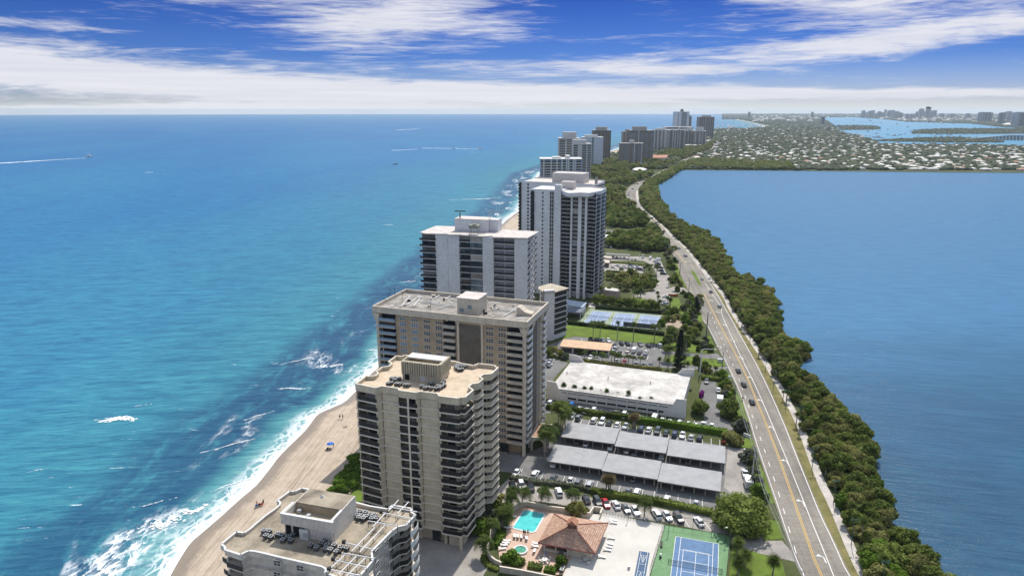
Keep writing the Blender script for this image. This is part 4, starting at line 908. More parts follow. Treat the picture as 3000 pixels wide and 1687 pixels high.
# small wedge-shaped tower beside it
ZW = 24.6
o1 = [(1715,1110,'W'),(1790,1165,'W'),(1925,1155,'B'),(2105,1103,'B'),(1870,1042,'W'),(1718,1085,'W')]
outl = [g2(S5, x, y, ZW) for x, y, _ in o1]
ST = Stack('apartment_building', 'slim low wing with blank white wall and tan wedge roof, right of the white tower', outl, ZW); pl_ = ST.poly; P_ = ST.P; n = len(pl_); core = inset(pl_, .5)
mb = MB(); mb.prism(core, 0, ZW-.4); P_.add('wall', mb, WHW)
a, b = pl_[1], pl_[2]; mb = MB(); mb.wall(a, b, 0, ZW+.9, 2.2, .1); P_.add('stair_wall', mb, WHW)
for k in range(8):
    z = ZW-.4-2.75*(k+1)+.2
    for i in (2, 3):
        a, b = core[i], core[(i+1) % n]; mb = MB(); d_ = (b-a).normalized(); mb.wall(a+d_*.5, b-d_*.3, z+.1, z+2.2, .05, .04); P_.add('window', mb, GLASS)
        mb = MB(); mb.wall(a, b, z-.1, z+.1, .8, 1.0 if i == 3 else .25); P_.add('balcony_slab', mb, WHW)
        mb = MB(); mb.wall(a, b, z+.1, z+1.0, .06, 1.0 if i == 3 else .22); P_.add('balcony_railing', mb, RAILD if i == 2 else RAILW)
    mb = MB(); a, b = core[0], core[1]; d_ = b-a; mb.wall(a+d_*.2, a+d_*.85, z+.2, z+2.2, .05, .04); P_.add('window', mb, GLASS)
mb = MB(); mb.prism(inset(pl_, -.3), ZW-.4, ZW); P_.add('roof', mb, mat('tan_flat_roof', (.42,.37,.29), .95, .12, .3))
P_.done()
# low bluish roofs behind it
def flat_block(name, label, f, pts, z, m_roof, m_wall, cat='building', th=.35, open_=False, posts=None, group=None, wz=0):
    g_ = ccw([(q.x, q.y) for q in gl(f, pts, z)]); c = sum((Vector(p) for p in g_), Vector((0, 0)))/len(g_)
    t_ = thing(name, label, cat, (c.x, c.y, 0), 0, group); pp = [Vector(p)-c for p in g_]
    mb = MB(); mb.prism(pp, z-th, z); mb.build('roof', m_roof, t_)
    if open_:
        for q in (inset(pp, .6) if posts is None else posts): mb = MB(); mb.box((q[0], q[1], (z-th)/2), (.3, .3, z-th)); mb.build('post', m_wall, t_)
    else: mb = MB(); mb.prism(inset(pp, .5), 0, z-th); mb.build('wall', m_wall, t_)
    return t_, pp
flat_block('annex_building', 'low annex with flat pale bluish roof at the foot of the tall dark-balconied tower', A7, [(0,870),(90,810),(410,860),(350,935)], 4.5, mat('bluish_roof', (.36,.42,.50), .8, .1), WHW)
flat_block('entrance_canopy', 'dark grey canopy with white edge on posts by the three tennis courts', A7, [(60,920),(400,938),(325,1010),(0,1000)], 4.0, mat('slate_roof', (.13,.15,.19), .8, .15), WHW, cat='canopy', open_=True)
flat_block('gatehouse', 'small gatehouse with flat white roof among palms below the tall tower', A7, [(600,655),(640,625),(925,650),(895,692)], 4.2, ROOFW, mat('pinkish_wall', (.50,.38,.33), .9), th=.9)

# ------------------------------------------------ tall dark-balconied tower and its twin
def twin(name, label, zt, f, FL, FR, BR, cols, D, detail=True):
    B = Block(name, label, zt, f, FL, FR, BR, D=D); P_ = B.P; B.W -= 2.4 if D == 26 else 6.5; W_, H_ = B.W, B.H; D_ = D; s0_ = B.sx; B.sx = lambda x: min(s0_(x), B.W)
    nf = 25; fh = (H_-4.5)/nf; zs = [3.6+fh*k for k in range(nf)][::-1]
    return B, P_, W_, D_, H_, zs, fh
B, P_, W_, D_, H_, zs, fh = twin('apartment_tower', 'tallest near tower, white piers with dark wavy balconies and stacked narrow windows', 64.0, S6, (190,200), (945,232), (1000,185), None, 26)
sx = B.sx; s0 = sx(530)
mb = MB(); mb.box((s0/2, 1.5+D_*.4, (H_)/2), (s0, D_*.8, H_)); mb.box(((sx(460)+sx(528))/2, .2, (H_+3.5)/2), (sx(528)-sx(460), 3.2, H_+3.5))
mb.box(((s0+W_)/2, D_/2+1.0, (H_-.8)/2), (W_-s0-1.4, D_-3.0, H_-.8)); P_.add('wall', mb, WHW)
mb = MB()
for a, b in ((632,650),(712,748),(785,810),(925,946)): mb.box(((sx(a)+sx(b))/2, -.2, (H_-.8)/2), (sx(b)-sx(a), 2.0, H_-.8))
mb.box((W_-.2, D_*.40, H_/2-.4), (.8, 1.2, H_-.8)); P_.add('pier', mb, WHW)
for k, z in enumerate(zs):
    for a, b in ((650,712),(748,785)):
        xa, xc = sx(a), sx(b); mb = MB(); mb.box(((xa+xc)/2, .25, z+fh*.55), (xc-xa, .1, fh*.8)); o = P_.add('window', mb, GLASSB if k == 12 else (gpick() if k % 4 == 0 else GLASS))
        mb = MB(); mb.box(((xa+xc)/2, .15, z), (xc-xa, .5, .35)); P_.add('spandrel', mb, WHW)
    for a, b, w in ((532,588,0.0),(588,632,.7),(812,870,.3),(870,926,1.1)):
        xa, xc = sx(a), sx(b); mb = MB(); mb.prism([(xa, -1.0-w), (xc, -1.0-(w+.5 if b == 926 else w)), (xc, .9), (xa, .9)], z-.12, z+.12); P_.add('balcony_slab', mb, WHW)
        mb = MB(); mb.wall((xa, -.95-w), (xc, -.95-(w+.5 if b == 926 else w)), z+.12, z+1.15, .06, 0); P_.add('balcony_railing', mb, RAILD)
        mb = MB(); mb.box(((xa+xc)/2, .45, z+fh/2), (xc-xa-.2, .08, fh-.4)); P_.add('balcony_door', mb, GLASS)
    for ya, yb, w in ((1.0, D_*.38, .2), (D_*.44, D_*.9, .5)):
        mb = MB(); mb.box((W_+w/2-.5, (ya+yb)/2, z), (w+1.0, yb-ya, .24)); P_.add('balcony_slab', mb, WHW)
        mb = MB(); mb.box((W_+w-.05, (ya+yb)/2, z+.6), (.07, yb-ya, 1.0)); P_.add('balcony_railing', mb, RAILD)
        mb = MB(); mb.box((W_-.66, (ya+yb)/2, z+1.3), (.1, yb-ya-.4, fh-.5)); P_.add('balcony_door', mb, GLASS)
    for xc, w in ((320, .9), (405, .95), (427, .95)):
        mb = MB(); mb.box((sx(xc), 1.47, z+1.3), (w, .12, 1.2 if xc == 320 else fh-.35)); P_.add('window', mb, GLASS)
    mb = MB(); xa, xc = sx(192), sx(230); mb.box(((xa+xc)/2, .95, z+.55), (xc-xa, 1.0, 1.1)); P_.add('balcony_railing', mb, RAILD)
    mb = MB(); mb.box(((xa+xc)/2, 1.44, z+1.5), (xc-xa, .1, fh-.5)); P_.add('balcony_door', mb, GLASS)
mb = MB(); pp = [B.L(x, y, H_) for x, y in ((532,215),(600,238),(735,232),(820,238),(950,212),(1000,183),(815,165),(650,170),(535,190))]
pq = [Vector((p.x, p.y)) for p in pp]; mb.prism(pq, H_-1.6, H_-.6); P_.add('roof', mb, ROOFW)
pq = ccw(pq); mb = MB()
for i in range(len(pq)): mb.wall(pq[i], pq[(i+1) % len(pq)], H_-2.2, H_, .35, .12)
mb.box((s0/2, 1.5+.2, H_-.2), (s0, .5, .9)); P_.add('parapet', mb, WHW)
a = B.L(535,185,H_); mb = MB(); mb.box((a.x+3.5, a.y+1.5, H_+1.8), (8, 5, 4.4)); P_.add('penthouse', mb, mat('pinkish_white', (.56,.51,.475), .9, .06))
P_.done(); B5 = B
B, P_, W_, D_, H_, zs, fh = twin('apartment_tower', 'second white tower directly behind the tallest near tower, wide pinkish roof blocks', 63.0, S6, (75,112), (955,150), (972,100), None, 30)
sx = B.sx
mb = MB(); mb.box((W_/2, D_/2, (H_-1)/2), (W_, D_, H_-1)); P_.add('wall', mb, WHW)
for z in zs:
    mb = MB(); xa, xc = sx(75), sx(102); mb.box(((xa+xc)/2-.3, -.3, z+.6), (xc-xa, 1.0, 1.1)); P_.add('balcony_railing', mb, RAILD)
    mb = MB(); mb.box(((xa+xc)/2, -.04, z+1.6), (xc-xa, .1, fh-.6)); P_.add('balcony_door', mb, GLASS)
    for x in (172,): mb = MB(); mb.box((sx(x), -.05, z+1.3), (1.3, .12, 1.3)); P_.add('window', mb, GLASS)
    mb = MB(); mb.box((W_+.4, D_*.5, z+.6), (.9, D_*.8, 1.1)); P_.add('balcony_railing', mb, RAILD)
    mb = MB(); mb.box((W_+.5, D_*.5, z), (1.2, D_*.82, .2)); P_.add('balcony_slab', mb, WHW)
mb = MB(); mb.box((W_/2, D_/2, H_-.8), (W_-1, D_-1, .4)); P_.add('roof', mb, ROOFP)
mb = MB(); mb.box((W_/2, .2, H_-.5), (W_+.4, .4, 1.2)); mb.box((W_/2, D_-.2, H_-.5), (W_+.4, .4, 1.2)); P_.add('parapet', mb, PAINT)
PW = mat('pinkish_white', (.56,.51,.475), .9, .06)
mb = MB(); xa, xc = sx(385), sx(725); mb.box(((xa+xc)/2, D_*.45, H_+2.6), (xc-xa, 12, 6.4)); xa, xc = sx(870), sx(945); mb.box(((xa+xc)/2, D_*.3, H_+1.6), (xc-xa, 7, 4.6)); xa, xc = sx(460), sx(530); P_.add('penthouse', mb, PW)
P_.done()

# ------------------------------------------------ mid and far towers
def far_tower(label, z, xl, xr, ytop, D, dist, wallm, bands, nf, roofm=ROOFP, pent=None, name='apartment_tower', side=True, bandm=GLASS, yb=None, fins=None, rail=None):
    """xl,xr,ytop in photo pixels; dist metres out; bands = [(f0,f1)] balcony strips as fractions of the width"""
    a, b = G(xl, ytop, z), G(xr, ytop, z); k = dist/((a.y+b.y)/2)
    cx = ((a.x+b.x)/2)*k; Wd = abs(b.x-a.x)*k; u = Vector((1, 0, 0)); an = 0.0
    t_ = thing(name, label, 'apartment building', (cx, dist, 0), 0); P_ = Parts(t_); hx = Wd/2
    fh = (z-2.0-4)/nf
    rec = []
    mb = MB(); x = -hx
    for f0, f1 in bands:
        xa, xc = -hx+Wd*f0, -hx+Wd*f1
        if xa > x+.05: mb.box(((x+xa)/2, .75, (z-.6)/2), (xa-x, 1.5, z-.6))
        x = xc
    if x < hx-.05: mb.box(((x+hx)/2, .75, (z-.6)/2), (hx-x, 1.5, z-.6))
    mb.box((0, D/2+.75, (z-.6)/2), (Wd-.8 if side else Wd, D-1.5, z-.6)); P_.add('wall', mb, wallm)
    for k_ in range(nf):
        zz = 4+fh*(nf-1-k_)
        for f0, f1 in bands:
            xa, xc = -hx+Wd*f0, -hx+Wd*f1; md = MB(); ms = MB(); md.box(((xa+xc)/2, 1.0, zz+fh*.5), (xc-xa-.1, .9, fh*.62)); ms.box(((xa+xc)/2, .35, zz+.05), (xc-xa, 1.3, fh*.36)); P_.add('window_band', md, bandm); P_.add('balcony_slab', ms, rail or wallm)
        if side: md = MB(); ms = MB(); md.box((hx-.35, D*.55, zz+fh*.5), (.6, D*.7, fh*.6)); ms.box((hx-.1, D*.55, zz+.05), (1.2, D*.7, fh*.3)); P_.add('window_band', md, bandm); P_.add('balcony_slab', ms, rail or wallm)
    if fins:
        mb = MB()
        for f in fins: mb.box((-hx+Wd*f, -.5, (z-.6)/2), (1.4, 1.0, z-.6))
        P_.add('pier', mb, PAINT)
    mb = MB(); mb.box((0, D/2, z-.3), (Wd+.6, D+.6, .6)); P_.add('roof', mb, roofm)
    for p in (pent or []):
        mb = MB(); mb.box((-hx+Wd*(p[0]+p[1])/2, D*.5, z+p[2]/2), (Wd*(p[1]-p[0]), D*.5, p[2])); P_.add('penthouse', mb, p[3] if len(p) > 3 else wallm)
    P_.done(); return t_, Wd
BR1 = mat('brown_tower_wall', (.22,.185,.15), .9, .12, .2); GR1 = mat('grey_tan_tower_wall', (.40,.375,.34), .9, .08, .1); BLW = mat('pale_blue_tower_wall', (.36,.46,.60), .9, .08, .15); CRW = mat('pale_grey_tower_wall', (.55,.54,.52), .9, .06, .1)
far_tower('pale blue and white tower with flared white roof, just above the twin towers', 56, 1583, 1706, 462, 26, 790, BLW, [(.02,.07),(.10,.25),(.27,.38),(.42,.50),(.54,.61),(.70,.77),(.86,.98)], 17, PAINT, [(.30,.5,1.6,PAINT),(.62,.72,3.2,PAINT)], fins=[.085,.26,.40,.52,.63,.68,.79,.84], rail=PAINT)
far_tower('stepped white tower of stacked balconies, its taller left half', 67.5, 1638, 1700, 402.5, 30, 1080, CRW, [(.02,.30),(.36,.64)], 24, ROOFP, [(.2,.85,9,CRW)], side=False)
far_tower('stepped white tower of stacked balconies, its nearer right half', 61, 1679, 1733, 412, 24, 1040, CRW, [(.04,.26),(.50,.74),(.80,.98)], 22, ROOFP, [(.0,.75,5.5,CRW)])
far_tower('low pink-roofed block peeping between the blue and the stepped white towers', 40, 1636, 1706, 447, 20, 900, mat('pink_wall', (.44,.35,.31), .9), [(.1,.4),(.6,.9)], 12, mat('terracotta_flat', (.42,.22,.16), .9), [(.25,.45,6,mat('pink_wall',(1,1,1))),(.55,.85,5)], side=False)
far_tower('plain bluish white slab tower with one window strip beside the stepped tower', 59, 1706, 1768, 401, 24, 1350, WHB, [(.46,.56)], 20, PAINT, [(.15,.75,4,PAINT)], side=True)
far_tower('dark brown tower with grey cap standing left of the beach gap', 66, 1738, 1791, 378, 30, 1560, BR1, [(.0,.26),(.28,.40),(.50,.62),(.70,.80),(.85,1.0)], 26, GR1, [(.2,.8,7,GR1)], rail=GR1)
far_tower('nearest dark banded tower right of the beach gap, pale rooftop box', 43.5, 1819, 1887, 416, 24, 1430, BR1, [(.02,.12),(.16,.38),(.50,.66),(.74,.9)], 20, GR1, [(.42,.6,6,CRW)], fins=[.60,.92], rail=CRW)
far_tower('narrow tan tower left of the tall dark banded tower', 63, 1825, 1848, 386, 22, 1560, GR1, [(.1,.3),(.5,.8)], 24, GR1, [(.4,.9,5)], rail=CRW)
far_tower('tall dark banded tower with wide grey rooftop box', 67, 1847, 1917, 380, 34, 1510, BR1, [(.0,.2),(.22,.32),(.40,.58),(.62,.78),(.84,1.0)], 26, GR1, [(.14,.72,8,GR1)], fins=[.36], rail=CRW)
far_tower('wide cream slab with tall white piers in the middle of the far row', 56, 1917, 1965, 381, 24, 1960, CRW, [(.08,.2),(.3,.42),(.52,.64),(.76,.88)], 19, PAINT, [(.1,.7,4,PAINT)], fins=[.03,.25,.47,.7,.95], side=False)
far_tower('cream slab joined to the wide cream slab, greenish window strips', 57, 1961, 2008, 379, 26, 1900, GR1, [(.05,.2),(.3,.36),(.45,.52),(.6,.66),(.75,.92)], 19, PAINT, [(.2,.3,4),(.6,.8,4)], fins=[.27,.4,.56,.7])
far_tower('long tan block with window grid, left half, by the white carport roofs', 46, 2007, 2038, 380, 22, 2230, GR1, [(.1,.3),(.4,.6),(.7,.9)], 16, PAINT, [(.3,.7,9,CRW)], side=False)
far_tower('long tan block with window grid, right half, by the white carport roofs', 46, 2038, 2070, 380.5, 24, 2200, GR1, [(.1,.35),(.5,.62),(.72,.92)], 16, PAINT, [(.1,.8,11,PAINT)])
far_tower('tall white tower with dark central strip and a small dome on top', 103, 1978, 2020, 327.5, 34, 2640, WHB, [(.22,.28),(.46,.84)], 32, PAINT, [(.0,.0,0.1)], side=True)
t_, wd = [o for o in bpy.data.objects if o.get('label', '').startswith('tall white tower with dark')][0], 0
mb = MB(); mb.cyl((2, 14, 103), 6.5, 4, 14); mb.tube([(2, 14, 107), (2, 14, 110), (2, 14, 112.5), (2, 14, 113.6)], [6.2, 5.2, 3, .5], 14); mb.build('dome', mat('dark_dome', (.10,.11,.12), .5), t_)
far_tower('narrow tan tower tucked behind the domed white tower', 85, 2018, 2027, 343, 20, 2800, GR1, [(.2,.8)], 26, GR1, [(.1,.6,5)], side=False)
far_tower('brown-grey ribbed tower standing furthest right of the far row', 82, 2050, 2094, 341.5, 44, 2840, mat('grey_brown_wall', (.27,.245,.23), .9, .08, .1), [(.03,.10),(.16,.22),(.30,.36),(.5,.56),(.64,.7),(.78,.84),(.9,.97)], 28, GR1, [(.25,.8,6,GR1)])
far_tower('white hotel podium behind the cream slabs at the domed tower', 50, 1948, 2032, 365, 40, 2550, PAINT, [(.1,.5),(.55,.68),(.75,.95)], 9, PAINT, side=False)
flat_block('resort_building', 'low pinkish resort building with terracotta roof at the foot of the dark banded towers', S8, [(770,1115),(1140,1115),(1110,1175),(790,1180)], 9, TERRA, PW)
flat_block('round_pavilion', 'white oval pavilion roof in the wooded park above the road', S7, [(1740,1095),(1790,1070),(1860,1062),(1930,1072),(1985,1095),(1930,1106),(1800,1108)], 6, PAINT, PW)
for k, (pts, lb) in enumerate([([(1500,895),(1960,895),(1970,908),(1500,908)], 'long white podium roof at the foot of the tan window-grid blocks'), ([(455,1285),(575,1282),(560,1303),(450,1302)], 'small white roof at the foot of the nearest dark banded tower'), ([(330,1333),(700,1336),(700,1345),(330,1342)], 'thin white wall-like roof in the trees by the dark banded tower'), ([(770,1195),(860,1190),(850,1222),(775,1218)], 'small white roof left of the pink resort building'), ([(930,1195),(1050,1198),(1040,1212),(930,1210)], 'small white roof in front of the pink resort building')]):
    flat_block('low_building', lb, S8, pts, 5, PAINT, PW)
flat_block('low_building', 'white tent-like building right of the tall dark-balconied tower', A9, [(170,430),(230,455),(280,485),(230,510),(175,500)], 5, PAINT, PW)
flat_block('carport', 'long low dark carport roof behind the cars beside the tall tower', A9, [(185,728),(550,748),(548,768),(180,752)], 3.2, mat('old_grey_roof', (.20,.20,.19), .9), PW, cat='carport', open_=True)
flat_block('low_building', 'low tan building with white roof edge left of the car park beside the tall tower', A9, [(155,770),(270,785),(265,810),(155,800)], 4, mat('tan_low_roof', (.48,.42,.34), .9), PW)
flat_block('pool_building', 'small block with pale roof just above the gatehouse palms', A9, [(155,830),(240,838),(235,880),(155,876)], 3.5, mat('tan_low_roof', (.48,.42,.34), .9), mat('dark_wall', (.10,.09,.085), .9))

# ------------------------------------------------ parking deck with big white roof
ZG = 4.8
gq = [g2(A5, *q, ZG) for q in ((180,1000),)]
c_ = [g2(R2, *q, ZG) for q in ((450,285),(1262,398),(1362,215),(590,122))]
a = c_[0]; u = (c_[1]-c_[0]).normalized(); v = Vector((-u.y, u.x, 0)); Wg = (c_[1]-c_[0]).length; Dg = ((c_[2]-c_[1]).dot(v)+(c_[3]-c_[0]).dot(v))/2
t_ = thing('parking_deck', 'two-level white parking deck with a huge stained white roof and sloped end walls', 'parking garage', (a.x, a.y, 0), math.atan2(u.y, u.x)); P_ = Parts(t_)
mb = MB(); mb.box((Wg/2, Dg/2, ZG-.25), (Wg, Dg, .5)); P_.add('roof', mb, mat('stained_white_roof', (.56,.535,.50), .93, col2=(.35,.33,.305), scale=.12, fine=.55, detail=8))
mb = MB(); mb.box((Wg/2, .15, ZG-.7), (Wg, .3, .9)); mb.box((Wg/2, .15, 2.5), (Wg, .3, 1.5)); mb.box((Wg/2, .15, .45), (Wg, .3, .9)); mb.box((Wg/2, Dg-.15, ZG/2), (Wg, .3, ZG-.6)); mb.box((.15, Dg/2, ZG/2-.3), (.3, Dg-.6, ZG-.6)); mb.box((Wg-.15, Dg/2, 1.3), (.3, Dg-.6, 2.6)); mb.box((Wg-.15, Dg/2, ZG-.9), (.3, Dg-.6, .8)); P_.add('wall', mb, PAINT)
mb = MB(); mb.box((Wg/2, Dg/2, 3.2), (Wg-.8, Dg-.8, .3)); P_.add('upper_floor', mb, ASPH)
for k in range(13): mb = MB(); mb.box((Wg*(k+.5)/13+1, -.05, ZG/2-.3), (.45, .5, ZG-.6)); P_.add('column', mb, PAINT)
mb = MB()
for k in range(34): mb.tube([(1.5+(Wg-3)*k/33, .25, ZG), (1.5+(Wg-3)*k/33, .25, ZG+1.1)], .03, 4)
mb.tube([(1.5, .25, ZG+1.1), (Wg-1.5, .25, ZG+1.1)], .035, 4); mb.tube([(1.5, .25, ZG+.6), (Wg-1.5, .25, ZG+.6)], .03, 4); P_.add('roof_railing', mb, METAL)
for x, sgn, y in ((0, 1, 0), (Wg, -1, 0), (0, 1, Dg), (Wg, -1, Dg)):
    mb = MB(); pr = [(-1.5,0),(7.5,0),(6,2.2),(3.5,ZG-.3),(2.2,ZG+2.6),(-1.5,ZG+2.8)]
    yy = (-.35, .0) if y == 0 else (y, y+.35); n = len(pr)
    if y: pr = [(-1.2,ZG-.5),(6,ZG-.5),(3.6,ZG+2.4),(1.0,ZG+2.8),(-1.2,ZG+2.8)]; n = 5
    mb.add([(x+sgn*p, q_, z_) for q_ in yy for p, z_ in pr], [tuple(range(n)), tuple(range(2*n-1, n-1, -1))]+[((i+1) % n, i, i+n, (i+1) % n+n) for i in range(n)]); P_.add('end_wall', mb, PAINT)
for px, py in ((430,800),(1157,885),(1907,970)):
    g = g2(A5, px, py+22, ZG)-a; mb = MB(); mb.box((g.dot(u), g.dot(v), ZG+.6), (.3, .3, 1.3)); P_.add('roof_vent', mb, METAL)
P_.done()

# ------------------------------------------------ carports
CP = [('upper row, left section, next to the arched entrance', [(600,500),(885,540),(845,632),(515,587)]), ('upper row, middle section', [(885,553),(1195,598),(1162,690),(845,644)]), ('upper row, right section, nearest the road', [(1197,604),(1540,650),(1528,752),(1167,701)]),
      ('lower row, left section', [(488,632),(815,684),(767,788),(425,737)]), ('lower row, middle section', [(817,690),(1145,740),(1110,851),(765,796)]), ('lower row, right section, beside the round tree', [(1147,750),(1513,805),(1499,925),(1110,861)])]
for lb, pts in CP:
    ZC = 2.9; q = gl(R2, pts, ZC); a = q[3]; u = (q[2]-q[3]).normalized(); v = Vector((-u.y, u.x, 0)); w = (q[2]-q[3]).length; d = ((q[1]-q[2]).dot(v)+(q[0]-q[3]).dot(v))/2
    t_ = thing('carport', 'grey flat carport roof, '+lb, 'carport', (a.x, a.y, 0), math.atan2(u.y, u.x), 'grey carports')
    mb = MB(); mb.box((w/2, d/2, ZC-.06), (w, d, .12)); mb.build('roof', GREYR, t_)
    mb = MB(); mb.box((w/2, .06, ZC-.3), (w, .12, .36)); mb.box((w/2, d-.06, ZC-.3), (w, .12, .36)); mb.box((.06, d/2, ZC-.3), (.12, d-.24, .36)); mb.box((w-.06, d/2, ZC-.3), (.12, d-.24, .36)); mb.build('fascia', mat('brown_fascia', (.16,.13,.12), .8), t_)
    for k in range(6):
        for y in (1.2, d-1.2): mb = MB(); mb.box((1+(w-2)*k/5, y, (ZC-.2)/2), (.22, .22, ZC-.2)); mb.build('post', TRIM, t_)
q = gl(A5, [(385,190),(1240,265),(1190,398),(300,318)], 3.2); a = q[3]; u = (q[2]-q[3]).normalized(); v = Vector((-u.y, u.x, 0)); w = (q[2]-q[3]).length; d = 9.0
t_ = thing('carport', 'carport with peach tiled roof and white posts beyond the parking deck', 'carport', (a.x, a.y, 0), math.atan2(u.y, u.x))
PEACH = mat('peach_roof', (.62,.43,.28), .9, .08, .5, fine=2.5)
mb = MB(); mb.box((w/2, d/2, 3.2), (w, d, .2), 0, R(3)); mb.build('roof', PEACH, t_)
mb = MB(); mb.box((w/2, .0, 2.85), (w, .15, .4)); mb.build('fascia', mat('peach_trim', (.55,.36,.27), .8), t_)
for k in range(5): mb = MB(); mb.box((.6+(w-1.2)*k/4, .6, 1.4), (.6, .6, 2.8)); mb.build('post', PAINT, t_); mb = MB(); mb.box((.6+(w-1.2)*k/4, d-.8, 1.4), (.6, .6, 2.8)); mb.build('post', PAINT, t_)
mb = MB(); mb.box((w/2, d-.2, 1.4), (w-1.5, .2, 2.6)); mb.build('back_wall', mat('dark_wall', (.10,.09,.085), .9), t_)

# arched entrance porch of the tan brick tower
q = gl(A3, [(85,718),(360,750),(560,520),(285,475)], 5.0); a = q[0]; u = (q[1]-q[0]).normalized(); v = Vector((-u.y, u.x, 0)); w = (q[1]-q[0]).length; d = (q[3]-q[0]).dot(v)
t_ = thing('entrance_porch', 'arched beige entrance porch with terracotta deck roof at the foot of the tan tower', 'porch', (a.x, a.y, 0), math.atan2(u.y, u.x))
mb = MB(); mb.box((w/2, d/2, 4.75), (w-.8, d-.8, .3)); mb.build('roof', mat('terracotta_deck', (.40,.26,.18), .9, .12, .5), t_)
for y in (.2, d-.2):
    mb = MB(); N_ = 10; outer = [(0, 0), (0, 5.0), (w, 5.0), (w, 0)]; arch = [(w*.86, 0)]+[(w/2+w*.36*math.cos(math.pi*k/N_), 2.2+1.9*math.sin(math.pi*k/N_)) for k in range(N_+1)]+[(w*.14, 0)]
    poly = outer+arch; tri = tessellate_polygon([[Vector((p[0], p[1], 0)) for p in poly]])
    n = len(poly); mb.add([(p[0], y+o_, p[1]) for o_ in (-.2, .2) for p in poly], [tuple(t3) for t3 in tri]+[tuple(i+n for i in t3) for t3 in tri]+[(i, (i+1) % n, (i+1) % n+n, i+n) for i in range(n)])
    mb.build('arch', TRIM, t_)
for x in (.2, w-.2): mb = MB(); mb.box((x, d/2, 4.7), (.4, d-.8, .6)); mb.build('parapet', TRIM, t_)

# ------------------------------------------------ clubhouse, decks, pool
PINK = mat('pink_paving', (.56,.40,.31), .9, .08, .3, fine=4); WDECK = mat('white_deck', (.56,.535,.485), .92, .05, .2)
patchm('pool_terrace', A1, [(300,1290),(295,1180),(280,1080),(330,990),(400,800),(470,600),(560,500),(690,470),(1000,530),(1560,650),(1350,900),(1280,1449),(700,1400)], .20, PINK)
sheet('sun_terrace', [(q.x, q.y) for q in [g2(A1,1555,600), g2(A2,95,592), g2(A2,935,748), g2(A2,725,1449), g2(A2,600,1800), g2(A1,900,1800), g2(A1,1190,1430), g2(A1,1290,1200), g2(A1,1300,900)]], .24, WDECK, thick=.1)
# swimming pool
def pool_ring(name, label, pts, f, edge, zt, wm, em, cat, wz=.26):
    q = ccw([(p.x, p.y) for p in gl(f, pts, zt)]); c = sum((Vector(p) for p in q), Vector((0, 0)))/len(q); pp = [Vector(p)-c for p in q]
    t_ = thing(name, label, cat, (c.x, c.y, 0)); inn = inset(pp, edge); n = len(pp); mb = MB()
    for i in range(n):
        j = (i+1) % n; o_ = len(mb.v)
        mb.add([(pp[i].x,pp[i].y,.1),(pp[j].x,pp[j].y,.1),(pp[j].x,pp[j].y,zt),(pp[i].x,pp[i].y,zt),(inn[i].x,inn[i].y,zt),(inn[j].x,inn[j].y,zt),(inn[i].x,inn[i].y,.1),(inn[j].x,inn[j].y,.1)], [(0,1,2,3),(3,2,5,4),(4,5,7,6)])
    mb.build('coping', em, t_); mb = MB(); mb.prism(inn, .1, wz, bottom=False); mb.build('pool_water', wm, t_); return t_
POOLW = mat('pool_water', (.10,.56,.56), .08, .10, .5, spec=.5, bump=.15)
pool_ring('swimming_pool', 'turquoise swimming pool with clipped corners beside the tiled clubhouse', [(465,770),(500,795),(745,848),(805,832),(940,595),(900,568),(680,527),(620,540)], A1, .45, .34, POOLW, PAINT, 'pool', .28)
q = g2(A1, 590, 1080, .5); t_ = thing('hot_tub', 'round green hot tub with white rim on the pink pool terrace', 'hot tub', (q.x, q.y, 0))
mb = MB(); N_ = 28
for k in range(N_):
    a0, a1 = 2*math.pi*k/N_, 2*math.pi*(k+1)/N_; P2 = lambda r, a_, z: (r*math.cos(a_), r*math.sin(a_), z)
    mb.add([P2(1.95,a0,.1),P2(1.95,a1,.1),P2(1.95,a1,.6),P2(1.95,a0,.6),P2(1.45,a0,.6),P2(1.45,a1,.6),P2(1.45,a0,.2),P2(1.45,a1,.2)], [(0,1,2,3),(3,2,5,4),(4,5,7,6)])
mb.build('rim', PAINT, t_); mb = MB(); mb.cyl((0,0,.2), 1.47, .25, 28); mb.build('pool_water', mat('tub_water', (.09,.34,.24), .08, .2, 1.5, spec=.5), t_)
mb = MB(); mb.tube([(.9,-.7,.45),(.9,-.7,1.1),(1.5,-1.2,1.1),(1.5,-1.2,.5)], .04, 5); mb.build('handrail', METAL, t_)
# clubhouse
ZE = 3.3
r_ = [g2(A1, *q, ZE) for q in ((830,985),(1622,1135),(1805,712),(1055,585))]
ap = g2(A1, 1310, 735, 7.6); apx = Vector((ap.x, ap.y))
c = sum((Vector((p.x, p.y)) for p in r_), Vector((0, 0)))/4; t_ = thing('clubhouse', 'clubhouse with a four-sided terracotta tiled roof and louvred peak by the pool', 'building', (c.x, c.y, 0))
pp = [Vector((p.x, p.y))-c for p in r_]; m = bpy.data.materials.new('roof_tiles'); m.use_nodes = True; t = NT(m.node_tree); p = t.n['Principled BSDF']
pos = t.new('ShaderNodeNewGeometry').outputs['Position']; gx, gy, gz = t.sep(pos)
uu = t.m('ADD', t.m('MULTIPLY', gx, UX.x), t.m('MULTIPLY', gy, UX.y)); vv = t.m('ADD', t.m('MULTIPLY', gx, VY.x), t.m('MULTIPLY', gy, VY.y))
rowz = t.m('FRACT', t.m('MULTIPLY', gz, 3.6)); nn_ = t.noise(t.comb(t.m('FLOOR', t.m('MULTIPLY', uu, 2.2)), t.m('FLOOR', t.m('MULTIPLY', vv, 2.2)), t.m('FLOOR', t.m('MULTIPLY', gz, 3.6))), 1.7, 2)
